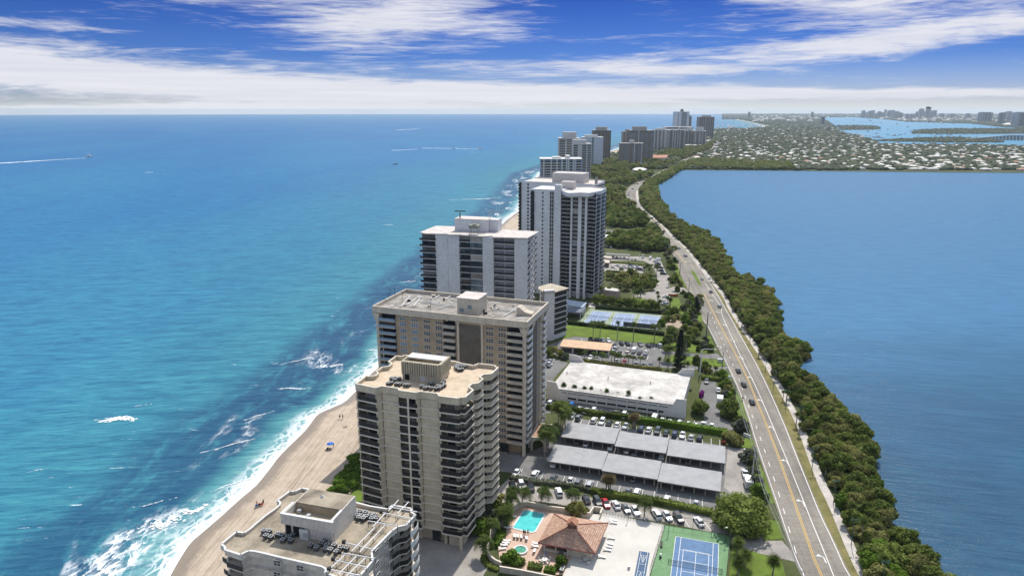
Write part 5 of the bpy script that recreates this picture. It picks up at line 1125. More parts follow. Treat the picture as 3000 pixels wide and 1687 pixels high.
c_ = t.ramp(nn_, [(.3, (.30,.165,.11)), (.5, (.47,.29,.20)), (.72, (.62,.46,.35))]); c_ = t.mix(t.m('LESS_THAN', rowz, .20), c_, (.20,.10,.07,1)); t.l.new(c_, p.inputs[0]); p.inputs['Roughness'].default_value = .85
mb = MB(); apl = apx-c; top = [apl+(q-apl)*.10 for q in pp]; n = 4
mb.add([(q.x,q.y,ZE) for q in pp]+[(q.x,q.y,7.2) for q in top], [(i, (i+1) % 4, (i+1) % 4+4, i+4) for i in range(4)]+[(4,5,6,7)]); rf = mb.build('roof', m, t_)
mb = MB()
for i in range(4): mb.tube([(pp[i].x, pp[i].y, ZE+.05), (top[i].x, top[i].y, 7.25)], .14, 5)
mb.build('hip_ridge', mat('ridge_tile', (.36,.15,.10), .8), rf)
mb = MB(); mb.box((apl.x, apl.y, 7.6), (2.2, 1.7, 1.3), UA); mb.build('roof_lantern', mat('dark_red_louvre', (.16,.075,.06), .8), rf)
ax = Vector(UX.xy); ay = Vector(VY.xy); mb = MB(); L0 = [apl+ax*x+ay*y for x, y in ((-1.4,-1.2),(1.4,-1.2),(1.4,1.2),(-1.4,1.2))]; k0, k1 = apl-ay*1.2, apl+ay*1.2
mb.add([(q.x,q.y,8.2) for q in L0]+[(k0.x,k0.y,9.3),(k1.x,k1.y,9.3)], [(0,1,4),(1,2,5,4),(2,3,5),(3,0,4,5)]); mb.build('gable_cap', TERRA, rf)
body = inset(ccw(pp), 1.3); mb = MB(); e0, e1, e2, e3 = body
cut = e0+(e1-e0)*.50
mb.prism([cut, e1, e2, e3, e0+(e3-e0)*.3, cut+(e3-e0)*.3], .2, ZE+.2); mb.build('wall', CREAM, t_)
fr_ = [e0+(e1-e0)*.02, cut]
mb = MB(); mb.wall(e0+(e3-e0)*.29, cut+(e3-e0)*.29, .5, 2.6, .1, .1); mb.build('bar_opening', BLACKM, t_)
for s_ in (0.0, .5, 1.0): q = e0.lerp(cut, s_); mb = MB(); mb.box((q.x, q.y, 1.7), (.35, .35, 3.2), UA); mb.build('post', CREAM2, t_)
mb = MB(); mb.wall(e0, cut, .3, 1.1, .25, 0); mb.build('counter', CREAM2, t_)
mb = MB(); mb.wall(ccw(pp)[0], ccw(pp)[1], ZE-.28, ZE-.02, .12, .04); mb.wall(ccw(pp)[1], ccw(pp)[2], ZE-.28, ZE-.02, .12, .04); mb.wall(ccw(pp)[3], ccw(pp)[0], ZE-.28, ZE-.02, .12, .04); mb.wall(ccw(pp)[2], ccw(pp)[3], ZE-.28, ZE-.02, .12, .04); mb.build('gutter', mat('red_gutter', (.34,.09,.09), .6), t_)
q = g2(A1, 1155, 1150, .3); mb = MB(); mb.box((q.x-c.x, q.y-c.y, 1.2), (.8, 2.6, 2.2), UA); mb.build('stair', mat('dark_wall', (.10,.09,.085), .9), t_)

# walls around the terraces
def garden_wall(label, f, pts, h, m=TRIM, z=0, w=.3, name='garden_wall', cat='wall', cap=None):
    l = gl(f, pts, z); a = l[0]; t_ = thing(name, label, cat, (a.x, a.y, 0)); mb = MB(); mc = MB()
    for p, q in zip(l, l[1:]):
        mb.wall((p.x-a.x, p.y-a.y), (q.x-a.x, q.y-a.y), z, z+h, w, w/2); mc.wall((p.x-a.x, p.y-a.y), (q.x-a.x, q.y-a.y), z+h, z+h+.1, w+.12, w/2+.06)
    mb.build('wall_body', m, t_); mc.build('coping', cap or CREAM2, t_); return t_
garden_wall('curved beige wall behind the swimming pool', A1, [(455,640),(470,600),(500,560),(560,515),(640,488),(690,485),(760,497),(980,545),(1340,590)], 1.5)
garden_wall('curved beige wall at the lower left corner of the pool terrace', A1, [(185,1010),(150,1060),(130,1120),(135,1180),(170,1240),(240,1300),(325,1340)], 1.7)
garden_wall('low beige wall along the lower edge of the pool terrace', A1, [(300,1390),(600,1440),(900,1500),(1200,1560)], 1.6)
garden_wall('square beige enclosure wall at the corner of pool and sun terraces', A1, [(1345,620),(1540,650),(1600,560),(1720,575),(1690,650)], 1.7)
garden_wall('kerb of pale concrete along the drive beside the scalloped tower', A1, [(0,920),(100,790),(220,620),(330,470)], .25, SIDE, w=.4, name='kerb', cat='kerb')
# wall and fences round the tennis court
def fence(label, f, pts, h, n, m=RAILD, z=.25, name='fence', mesh=True):
    l = gl(f, pts, z); a = l[0]; t_ = thing(name, label, 'fence', (a.x, a.y, 0)); L = [Vector((p.x-a.x, p.y-a.y)) for p in l]
    for p, q in zip(L, L[1:]):
        for k in range(n+1): s_ = p.lerp(q, k/n); mb = MB(); mb.tube([(s_.x,s_.y,z),(s_.x,s_.y,z+h)], .05, 5); mb.build('post', m, t_)
        mb = MB(); mb.tube([(p.x,p.y,z+h),(q.x,q.y,z+h)], .045, 5); mb.tube([(p.x,p.y,z+.1),(q.x,q.y,z+.1)], .035, 5)
        if h < 1.6: mb.tube([(p.x,p.y,z+h*.5),(q.x,q.y,z+h*.5)], .03, 5)
        mb.build('rail', m, t_)
    return t_
fence('tall mesh fence along the far end of the green tennis court', A2, [(935,745),(1845,885)], 3.2, 7)
fence('tall mesh fence between sun terrace and tennis court', A2, [(935,745),(860,1000),(790,1230),(725,1449)], 2.6, 4, mat('brown_fence', (.10,.075,.07), .7))
fence('tall mesh fence on the road side of the tennis court', A2, [(1845,885),(1810,1170),(1785,1449)], 3.2, 3)
fence('low grey railing along the far edge of the white sun terrace', A2, [(85,590),(500,668),(930,745)], 1.2, 10, METAL)
fence('black railing along the lower edge of the pool terrace', A1, [(400,1290),(640,1330)], 1.0, 5)
# gate arch at the court's far corner
q1_, q2_ = g2(A2,1600,700), g2(A2,1855,890)
# ------------------------------------------------ courts
COURTB = mat('court_blue', (.115,.20,.34), .85, .07, .3, fine=2); COURTG = mat('court_green', (.15,.27,.135), .85, .08, .2, fine=2); COURTG2 = mat('court_pale_green', (.27,.33,.22), .85, .08, .2, fine=2); COURTB2 = mat('court_pale_blue', (.25,.32,.46), .85, .07, .3, fine=2)
sheet('court_surface', [(q.x, q.y) for q in [g2(A2,935,745,.2), g2(A2,1852,887,.2), g2(A2,1782,1449,.2), g2(A2,1735,1800,.2), g2(A2,620,1800,.2), g2(A2,720,1449,.2)]], .25, COURTG, thick=.1)
patchm('court_surface', A7, [(465,948),(1582,1040),(1480,1278),(255,1160)], .06, COURTG2)
def court(label, o, u, z, mb_, extra=False, L=23.77, group=None):
    v = Vector((-u.y, u.x, 0)); t_ = thing('tennis_court', label, 'tennis court', (o.x, o.y, 0), math.atan2(u.y, u.x), group); w = 10.97
    mb = MB(); mb.box((w/2, -L/2, z-.01), (w+.1, L+.1, .02)); mb.build('playing_surface', mb_, t_)
    mb = MB(); zz = z+.012; lw = .12
    def ln(x0, y0, x1, y1): mb.box(((x0+x1)/2, -(y0+y1)/2, zz), (max(abs(x1-x0), lw), max(abs(y1-y0), lw), .012))
    for x in (0, 1.37, w-1.37, w): ln(x, 0, x, L)
    for y in (0, L): ln(0, y, w, y)
    for y in (L/2-6.4, L/2+6.4): ln(1.37, y, w-1.37, y)
    ln(w/2, L/2-6.4, w/2, L/2+6.4)
    if extra:
        for x in (2.3, w-2.3): ln(x, L/2-6.7, x, L/2+6.7)
        for y in (L/2-6.7, L/2-2.1, L/2+2.1, L/2+6.7): ln(2.3, y, w-2.3, y)
    mb.build('court_lines', WHITE, t_)
    mb = MB()
    for k in range(9): mb.tube([(-.9, -L/2, z+.12+k*.11), (w+.9, -L/2, z+.12+k*.11)], .012, 4)
    for k in range(60): x = -.9+(w+1.8)*k/59; mb.tube([(x, -L/2, z+.1), (x, -L/2, z+1.0)], .010, 3)
    nt_ = mb.build('net', RAILD, t_); mb = MB(); mb.tube([(-.9,-L/2,z+1.03),(w+.9,-L/2,z+1.03)], .05, 5); mb.build('net_band', mat('net_band', (.12,.12,.13), .7), nt_)
    for x in (-.95, w+.95): mb = MB(); mb.tube([(x,-L/2,z),(x,-L/2,z+1.15)], .07, 6); mb.build('net_post', RAILD, t_)
o_, e_ = g2(A2,1085,897,.25), g2(A2,1650,996,.25); court('blue tennis court on green surround in the near foreground', o_, (e_-o_).normalized(), .27, COURTB, True)
for (x, y), (x1, y1), lb in (((500,988),(760,1012),'left of the three blue tennis courts on the far green pad'), ((850,1020),(1140,1042),'middle of the three blue tennis courts on the far green pad'), ((1230,1048),(1515,1072),'right of the three blue tennis courts, behind the dark windscreen')):
    o_, e_ = g2(A7,x,y), g2(A7,x1,y1); court(lb, o_, (e_-o_).normalized(), .08, COURTB2, group='far tennis courts')
fence('mesh fence along the near side of the three far tennis courts', A7, [(255,1160),(700,1210),(1480,1278)], 3, 8)
a, b = g2(A7,960,1225), g2(A7,1440,1270); t_ = thing('windscreen', 'dark grey windscreen panel hung on the far courts fence', 'screen', (a.x, a.y, 0)); mb = MB(); mb.wall((0,-.3), (b.x-a.x, b.y-a.y-.3), .3, 2.7, .06); mb.build('screen_cloth', mat('grey_windscreen', (.13,.14,.14), .9, .2, .8), t_); mb = MB(); mb.tube([(0,-.3,2.72),(b.x-a.x,b.y-a.y-.3,2.72)], .06, 5); mb.build('top_rail', METAL, t_)
# shuffleboard lane
o_, e_ = g2(A2,580,1097,.24), g2(A2,725,1123,.24); u = (e_-o_).normalized(); t_ = thing('shuffleboard_court', 'narrow blue shuffleboard lane with white triangle marks on the sun terrace', 'game court', (o_.x, o_.y, 0), math.atan2(u.y, u.x)); w = (e_-o_).length
mb = MB(); mb.box((w/2, -8, .25), (w, 16, .02)); mb.build('playing_surface', mat('lane_blue', (.07,.12,.20), .85), t_)
mb = MB(); ln = lambda a_, b_: ribbon(mb, [a_, b_], .09, .268)
for x in (.5, w-.5): ln((x, 0), (x, -16))
for y in (1.6, 5.2, 8.2, 11.4): ln((.5, -y), (w-.5, -y))
ln((.7,-1.7), (w/2,-4.6)); ln((w-.7,-1.7), (w/2,-4.6)); ln((w/2,-1.6), (w/2,-3.6)); ln((.9,-2.6), (w-.9,-2.6)); ln((1.1,-3.5), (w-1.1,-3.5)); ln((w/2,-8.4), (.8,-11.2)); ln((w/2,-8.4), (w-.8,-11.2))
mb.build('court_lines', WHITE, t_)
# ================================================================= VEGETATION
BARK = mat('bark', (.20,.165,.13), .95, .2, 1.0); PBARK = mat('palm_bark', (.30,.265,.225), .95, .2, 1.5)
LF1 = leafmat('leaf_deep_green', (.050,.080,.014), (.235,.29,.065))
LF2 = leafmat('leaf_olive', (.080,.098,.022), (.36,.345,.12))
LF3 = leafmat('leaf_bright', (.045,.085,.008), (.17,.28,.035))
LF4 = leafmat('leaf_silver', (.07,.085,.055), (.21,.225,.155))
LF5 = leafmat('leaf_palm', (.030,.055,.012), (.15,.20,.045))
LFD = leafmat('leaf_conifer', (.014,.028,.009), (.055,.085,.024))
LFX = leafmat('leaf_dry', (.10,.085,.04), (.25,.20,.10))
def leaf_quads(mb, c, r, n, s, rr, flat=.8, up=.3):
    for _ in range(n):
        d = Vector((rr.gauss(0,1), rr.gauss(0,1), rr.gauss(0,1)*flat+up*.5)).normalized()
        p = Vector(c)+Vector((d.x*r[0], d.y*r[1], d.z*r[2]))*(rr.uniform(.72, 1.06))
        nn = (d+Vector((rr.gauss(0,.5), rr.gauss(0,.5), rr.gauss(0,.5)+.25))).normalized()
        a = nn.cross(Vector((rr.gauss(0,1), rr.gauss(0,1), rr.gauss(0,1)))).normalized(); b = nn.cross(a); q = s*rr.uniform(.6, 1.3)
        mb.quad(p-a*q-b*q*.55, p+a*q*.2-b*q*.8, p+a*q+b*q*.5, p-a*q*.3+b*q*.8)
def blob_core(mb, c, r, rr, seg=7, rings=4):
    o = len(mb.v); c = Vector(c)
    for i in range(rings+1):
        ph = math.pi*i/rings
        for k in range(seg):
            th = 2*math.pi*k/seg; q = rr.uniform(.72, 1.0)
            mb.v.append((c.x+r[0]*q*math.sin(ph)*math.cos(th), c.y+r[1]*q*math.sin(ph)*math.sin(th), c.z+r[2]*q*math.cos(ph)))
    for i in range(rings):
        for k in range(seg): mb.f.append((o+i*seg+k, o+(i+1)*seg+k, o+(i+1)*seg+(k+1) % seg, o+i*seg+(k+1) % seg))
def broad_tree(name, label, cat, m, h, rad, seed, leaves=1500, s=.42, clumps=11, group=None, low=.25, trunk=True):
    rr = random.Random(seed); t_ = thing(name, label, cat, (0, 0, -60), 0, group); mb = MB(); tm = MB()
    cs = []
    for k in range(clumps):
        a = rr.uniform(0, 6.28); q = math.sqrt(rr.random())*.68; z = h*(low+.1+(1-low-.28)*rr.random()*(1.1-q*.75)); cs.append((Vector((rad*q*math.cos(a), rad*q*math.sin(a), z)), rad*rr.uniform(.30, .48)))
    cs.append((Vector((0, 0, h*.72)), rad*.5))
    for c, r in cs:
        blob_core(mb, c, (r*.8, r*.8, r*.62), rr); leaf_quads(mb, c, (r, r, r*.78), leaves//len(cs), s, rr)
    tm.tube([(0,0,0),(.1,0,h*.3),(0,.1,h*.6)], [h*.035+.08, h*.028+.05, .08], 6)
    for c, r in cs[:6]: tm.tube([(0,0,h*.28), tuple(c*.6+Vector((0,0,h*.1))), tuple(c)], [.12,.08,.04], 4)
    tm.build('trunk', BARK, t_); mb.build('crown', m, t_); return t_
def frond(mb, L, a, elev, droop, rr, w=.40, seg=7, base=(0,0,0), leaf=2):
    """one feather frond: arching rachis with drooping leaflets either side"""
    d = Vector((math.cos(a), math.sin(a), 0)); side = Vector((-math.sin(a), math.cos(a), 0)); pts = []
    for i in range(seg+1):
        s_ = i/seg; pts.append(Vector(base)+d*(L*s_*math.cos(elev)*(1-.15*s_))+Vector((0,0,L*(math.sin(elev)*s_-droop*s_*s_))))
    for i in range(seg):
        p, q = pts[i], pts[i+1]; wi = w*L*(.35+.65*math.sin(math.pi*min(1,(i+1)/(seg+.6))))
        for sg in (-1, 1):
            for k in range(leaf):
                f0 = k/leaf; b0 = p.lerp(q, f0); b1 = p.lerp(q, f0+.92/leaf); tip = b0+(q-p)*.9+side*sg*wi+Vector((0,0,-wi*rr.uniform(.25,.6)))
                mb.add([b0, b1, tip+(q-p)*.15, tip], [(0,1,2,3)] if sg > 0 else [(3,2,1,0)])
def coco_palm(label, h, seed, lean=.6, n=20, L=3.4, group=None):
    rr = random.Random(seed); t_ = thing('palm_tree', label, 'palm tree', (0,0,-60), 0, group); tm = MB(); mb = MB()
    top = Vector((lean, lean*.3, h)); tm.tube([(0,0,0),(lean*.1,0,h*.3),(lean*.5,lean*.1,h*.7),tuple(top)], [.24,.17,.14,.12], 6)
    L *= 1.12; n = int(n*1.25)
    for k in range(n): frond(mb, L*rr.uniform(.85,1.1), 2*math.pi*k/n+rr.uniform(-.2,.2), rr.uniform(-.1,1.0), rr.uniform(.45,.75), rr, base=top)
    tm.build('trunk', PBARK, t_); mb.build('fronds', LF5, t_); return t_
def sabal_palm(label, h, seed, n=34, L=1.35, group=None, m=None):
    rr = random.Random(seed); t_ = thing('palm_tree', label, 'palm tree', (0,0,-60), 0, group); tm = MB(); mb = MB()
    tm.tube([(0,0,0),(0.1,0,h*.5),(0,.05,h)], [.26,.2,.2], 6)
    n = int(n*1.5); L *= 1.15
    for k in range(n):
        a = rr.uniform(0, 6.28); e = rr.uniform(-.75, 1.3); d = Vector((math.cos(a)*math.cos(e), math.sin(a)*math.cos(e), math.sin(e))); s_ = Vector((-math.sin(a), math.cos(a), 0)); c0 = Vector((0,0,h)); c1 = c0+d*L*.45
        for j in range(-3, 4):
            q = c1+(d*math.cos(j*.42)+s_*math.sin(j*.42))*L*.8+Vector((0,0,-.28)); mb.add([c0, c1+s_*(j-.45)*.16, q, c1+s_*(j+.45)*.16], [(0,1,2,3)])
    tm.build('trunk', PBARK, t_); mb.build('fronds', m or LF5, t_); return t_
def pine(label, h, seed, rad=2.6):
    rr = random.Random(seed); t_ = thing('conifer_tree', label, 'tree', (0,0,-60)); tm = MB(); mb = MB(); tm.tube([(0,0,0),(0,0,h)], [.35,.05], 6)
    tiers = int(h*1.5)
    for i in range(tiers):
        z = 1.0+(h-1.2)*i/tiers; r = rad*(1-.75*i/tiers)*rr.uniform(.85,1.1)
        for k in range(8):
            a = 2*math.pi*(k+rr.random())/8; d = Vector((math.cos(a), math.sin(a), 0)); s_ = Vector((-d.y, d.x, 0))
            for j in range(5):
                p = Vector((0,0,z))+d*r*(.25+.2*j); q = .42; 
                mb.quad(p-s_*q-d*q+Vector((0,0,-.1)), p+s_*q-d*q*.6+Vector((0,0,-.25)), p+s_*q*.7+d*q+Vector((0,0,.1)), p-s_*q+d*q*.7+Vector((0,0,.15)))
    tm.build('trunk', BARK, t_); mb.build('crown', LFD, t_); return t_
def spread(protos, spots, labels=None, group=None, smin=.8, smax=1.2, seed=5, sel=None):
    """copies of prototype things; the first use of each moves the prototype itself"""
    rr = random.Random(seed); used = {}
    out = []
    for i, p in enumerate(spots):
        k = rr.randrange(len(protos)) if sel is None else sel(i, len(protos)); pr = protos[k]; s_ = rr.uniform(smin, smax); s3 = (s_*rr.uniform(.9,1.12), s_*rr.uniform(.9,1.12), s_*rr.uniform(.88,1.12))
        lab = labels(i) if callable(labels) else labels
        z = p[2] if len(p) > 2 else 0
        if k not in used:
            used[k] = tree_of(pr); pr.location = (p[0], p[1], z); pr.rotation_euler = (0,0,rr.uniform(0,6.28)); pr.scale = s3
            if lab: pr['label'] = lab
            if group: pr['group'] = group
            out.append(pr)
        else: out.append(dup(pr, used[k], (p[0], p[1], z), rr.uniform(0,6.28), lab, group, s3))
    for k, pr in enumerate(protos):
        if k not in used:
            for c in list(kids(pr)): bpy.data.objects.remove(c)
            bpy.data.objects.remove(pr)
    return out
def inside(p, poly):
    c = False; n = len(poly)
    for i in range(n):
        a, b = poly[i], poly[(i+1) % n]
        if (a[1] > p[1]) != (b[1] > p[1]) and p[0] < (b[0]-a[0])*(p[1]-a[1])/(b[1]-a[1])+a[0]: c = not c
    return c
def scatter(poly, gap, seed, jit=.45, avoid=None):
    rr = random.Random(seed); x0, x1 = min(p[0] for p in poly), max(p[0] for p in poly); y0, y1 = min(p[1] for p in poly), max(p[1] for p in poly); out = []; j = 0; y = y0
    while y < y1:
        x = x0+(gap/2 if j % 2 else 0)
        while x < x1:
            q = (x+rr.uniform(-jit,jit)*gap, y+rr.uniform(-jit,jit)*gap)
            if inside(q, poly): out.append(q)
            x += gap
        y += gap*.87; j += 1
    return out
def merge_mesh(name, m, items, kind='stuff', label=None, cat=None, group=None, parent=None):
    """items = [(verts Nx3, faces list-of-4 array, x, y, z, rot, (sx,sy,sz))] merged as one mesh (numpy)"""
    V = []; F = []; o = 0
    for v, f, x, y, z, r, s in items:
        c, q = math.cos(r), math.sin(r); w = v*np.array(s); V.append(np.stack([w[:,0]*c-w[:,1]*q+x, w[:,0]*q+w[:,1]*c+y, w[:,2]+z], 1)); F.append(f+o); o += len(v)
    V = np.concatenate(V).astype(np.float32); F = np.concatenate(F).astype(np.int32); k = F.shape[1]
    me = bpy.data.meshes.new(name); me.vertices.add(len(V)); me.vertices.foreach_set('co', V.ravel()); me.loops.add(F.size); me.loops.foreach_set('vertex_index', F.ravel())
    me.polygons.add(len(F)); me.polygons.foreach_set('loop_start', np.arange(0, F.size, k, dtype=np.int32)); me.polygons.foreach_set('loop_total', np.full(len(F), k, np.int32)); me.update(); me.validate(); me.materials.append(m)
    ob = bpy.data.objects.new(name, me); COL.objects.link(ob); ob.parent = parent; return tag(ob, label, cat, group, kind)
def light_tree(seed, h, rad, n, s, clumps=6):
    rr = random.Random(seed); mb = MB()
    for k in range(clumps):
        a = rr.uniform(0,6.28); q = math.sqrt(rr.random())*.6; c = Vector((rad*q*math.cos(a), rad*q*math.sin(a), h*(.4+.35*rr.random()))); r = rad*rr.uniform(.35,.55)
        blob_core(mb, c, (r*.9,r*.9,r*.75), rr, 6, 3); leaf_quads(mb, c, (r,r,r*.8), n//clumps, s, rr)
    return np.array(mb.v), np.array([f for f in mb.f if len(f) == 4])

# ---- mangrove belt on the lagoon shore
belt = [(p.x+.9, p.y) for p in SWR if p.y < 900]+[(q.x-(1.2 if q.y < 240 else .2)+mnoise.noise(Vector((q.y*.13, 2.2, 0)))*3.6+mnoise.noise(Vector((q.y*.035, 9.1, 0)))*3.0, q.y) for q in [Vector((a[0]+(b[0]-a[0])*k/8, a[1]+(b[1]-a[1])*k/8)) for b, a in zip(reversed(LSH[:-1]), reversed(LSH[1:])) if a[1] < 880 or b[1] < 880 for k in range(8)] if 60 < q.y < 880]
belt = [q for q in belt if q[1] > 100]
near = [q for q in scatter(belt, 3.5, 11) if 132 < q[1] < 415]; near.sort(key=lambda q: q[1])
protos = [broad_tree('mangrove_tree', 'green mangrove tree', 'tree', m_, h_, r_, sd_, 2400, .27, 16, low=.12) for m_, h_, r_, sd_ in ((LF1,5.2,2.9,1),(LF2,4.4,2.7,2),(LF1,6.0,3.1,3),(LF3,4.3,2.5,4),(LF2,5.1,2.9,5))]
wts = [0,0,2,0,1,4,2,1,3,2,0,4]
def sel_m(i, n): return wts[int((mnoise.noise(Vector((near[i][0]*.09, near[i][1]*.05, 3)))*.5+.5)*11.9+random.Random(i).uniform(-2,2)) % 12]
def mlab(i):
    x, y = near[i]; k = min(range(len(LAMPY)), key=lambda j: abs(LAMPY[j]-y)); b_ = [q[0] for q in near if abs(q[1]-y) < 8]; f = (x-min(b_))/max(1, max(b_)-min(b_))
    return 'mangrove tree %s the %s street lamp from the bottom, %s side of the belt' % ('just beyond' if y > LAMPY[k] else 'just before', ORDN[k], 'path' if f < .33 else 'water' if f > .67 else 'middle')
LAMPY = [G(*f_(x_, y_)).y for f_, x_, y_ in [(R7,1072,1520),(R7,908,1282),(R7,812,1062),(R7,697,875),(R7,628,645),(R7,553,548),(R7,488,438),(R7,445,345),(R7,362,185),(R7,298,80),(A8,1465,1010),(A8,1365,865)]]
spread(protos, near[:300], mlab, 'mangroves along the lagoon', .6, 1.3, 21, sel_m)
LT = [light_tree(40+k, 5.8, 3.5, 420, .45, 8) for k in range(4)]; LTN = [light_tree(60+k, 5.2, 2.9, 1000, .30, 10) for k in range(3)]
rr = random.Random(9)
rest = near[300:]; far_b = [q for q in scatter(belt, 4.8, 12) if q[1] >= 415]
it = [(*LTN[rr.randrange(3)], x, y, -.2, rr.uniform(0,6), (rr.uniform(.8,1.2),)*3) for x, y in rest]+[(*LT[rr.randrange(4)], x, y, -.3, rr.uniform(0,6), (rr.uniform(.8,1.25),)*3) for x, y in far_b]
merge_mesh('mangrove_belt', LF1, it[::2], label='far stretch of dense mangroves along the lagoon shore beside the curving road', cat='mangroves'); merge_mesh('mangrove_belt', LF2, it[1::2], label='olive toned mangroves mixed into the far stretch along the lagoon shore', cat='mangroves')
# belt further on, rounding the head of the lagoon
bl2 = [(G(*q).x, G(*q).y) for q in [R5(1300,985),R5(1350,890),R5(1530,795),R5(1700,702),R5(1850,655),R5(2100,660),R5(2415,675),R5(2800,690),R5(2860,752),R5(2415,752),R5(1750,740),R5(1680,778),R5(1580,850),R5(1450,915),R5(1480,1040),R5(1380,1180)]]
it = [(*LT[rr.randrange(4)], x, y, -.4, rr.uniform(0,6), (rr.uniform(1.0,1.5),)*3) for x, y in scatter(bl2, 6.6, 13)]
merge_mesh('mangrove_belt', LF2, it[::3], label='olive mangroves at the head of the lagoon', cat='mangroves'); merge_mesh('mangrove_belt', LF1, [i for k, i in enumerate(it) if k % 3], label='dark mangrove fringe round the head of the lagoon', cat='mangroves')

# ---- woods between the towers and the road
WA = gl(A9, [(190,40),(560,0),(600,80),(640,150),(740,170),(800,260),(830,330),(500,350),(190,345)]); WB = gl(A9, [(190,525),(480,490),(760,450),(880,360),(950,440),(1030,580),(1110,620),(1120,690),(860,720),(560,690),(190,640)])
sp = scatter(WA, 6.2, 31)+scatter(WB, 5.6, 32)
protos = [broad_tree('shade_tree', 'bushy green tree', 'tree', m_, h_, r_, sd_, 1100, .55, 10) for m_, h_, r_, sd_ in ((LF1,8,4.4,11),(LF1,7,4.0,12),(LF2,7.5,4.2,13),(LF3,6.5,4.0,14))]
sp = sp[:285]
yT = G(*A9(300,440)).y
def glab(i):
    x, y = sp[i]; far_ = y > yT; g_ = [q for q in sp if (q[1] > yT) == far_]; xs_ = sorted(q[0]/q[1] for q in g_); ys_ = sorted(q[1] for q in g_)
    return 'bushy tree %s the tent car park, %s, %s' % ('beyond' if far_ else 'in front of', ['furthest back','back','front','nearest'][3-min(3, ys_.index(y)*4//len(g_))] , ['left edge','left of centre','centre','right of centre','road edge'][min(4, xs_.index(x/y)*5//len(g_))])
spread(protos, sp, glab, 'grove of trees by the tall towers', .8, 1.25, 33, lambda i, n: random.Random(i*7).choice([0,0,1,1,2,3]))
W3 = gl(R5, [(800,672),(1010,668),(1200,700),(1450,765),(1440,822),(1270,872),(1150,930),(1110,1010),(1150,1080),(1200,1180),(960,1180),(930,880),(800,830)]); W4 = gl(R5, [(1405,640),(1600,560),(1900,540),(2060,470),(1990,560),(1850,610),(1690,680),(1560,735),(1470,760),(1200,690),(1100,690)])
rr = random.Random(14); LB = [light_tree(80+k, 10, 5.2, 260, .8) for k in range(4)]
CLR = [(g2(S7,1860,1088,6), 30, 60), (g2(S8,950,1150,8), 60, 60), (g2(S8,515,1292,5), 25, 40), (g2(S8,990,1205,5), 40, 50), (g2(R5,1100,930), 22, 40), (g2(R5,1000,800), 14, 40)]
it = [(*LB[rr.randrange(4)], x, y, -.5, rr.uniform(0,6), (rr.uniform(.6,1.35),)*3) for x, y in scatter(W3, 8.6, 41)+scatter(W4, 10.5, 42) if not any(abs(x-c_.x) < a_ and -b_ < y-c_.y < b_*.5 for c_, a_, b_ in CLR)]
merge_mesh('woodland', LF1, it[::2], label='dark green woodland around the curve of the road beyond the twin towers', cat='woodland'); merge_mesh('woodland', LF2, it[1::2], label='olive green trees mixed through the woodland around the curve of the road', cat='woodland')

def put(proto_fn, f, pts, labels, z=0.0, smin=.9, smax=1.1, group=None, seed=1):
    """labels: one shared text or a list"""
    sp = []
    for x, y in pts: q = g2(f, x, y, z); sp.append((q.x, q.y, z))
    return spread(proto_fn, sp, (lambda i: labels[i]) if isinstance(labels, list) else labels, group, smin, smax, seed)
# tall slim conifers
put([pine('dark narrow conifer, the tallest tree near the road beside the parking deck', 21, 51, 3.0)], A6, [(462,640)], 'dark narrow conifer, the tallest tree near the road beside the parking deck')
put([pine('grey-green conifer standing at the road edge above the bare yard', 11, 52, 2.6)], A8, [(790,870)], 'grey-green conifer standing at the road edge above the bare yard')
put([pine('x', 13, 53, 2.4)], A9, [(560,100),(520,110)], ['right one of two dark conifers at the bend by the far grove', 'left one of two dark conifers at the bend by the far grove'])
# the big round tree
put([broad_tree('shade_tree', 'x', 'tree', LF1, 10.5, 8.6, 61, 7000, .40, 34, low=.08)], R2, [(1632,1150)], 'huge round spreading tree at the end of the lower carports', smin=1, smax=1)
put([broad_tree('shade_tree', 'x', 'tree', LF1, 7.2, 4.0, 62, 2600, .36, 16, low=.1)], A6, [(760,1300)], 'round dark tree at the road-side corner of the white parking deck', smin=1, smax=1)
put([broad_tree('shade_tree', 'x', 'tree', LF1, 7.6, 4.8, 63, 3000, .36, 18, low=.15)], A6, [(1190,1330)], 'broad tree shading the truck in the lot beside the parking deck', smin=1, smax=1)
put([broad_tree('shade_tree', 'x', 'tree', LF2, 5.2, 3.5, 64, 1800, .34, 14, low=.05)], A4, [(1575,720)], 'grey-green round tree at the end of the long hedge near the road', smin=1, smax=1)
put([broad_tree('shade_tree', 'x', 'tree', LF1, 5.0, 2.4, 65, 1300, .34, 12, low=.03)], A6, [(725,545)], 'egg-shaped clipped tree on the lawn strip by the mast arm', smin=1, smax=1)
bs = [broad_tree('bush', 'x', 'bush', m_, 3.0, 2.0, sd_, 700, .32, 8, low=.02) for m_, sd_ in ((LF1,71),(LF2,72),(LF3,73),(LF4,74))]
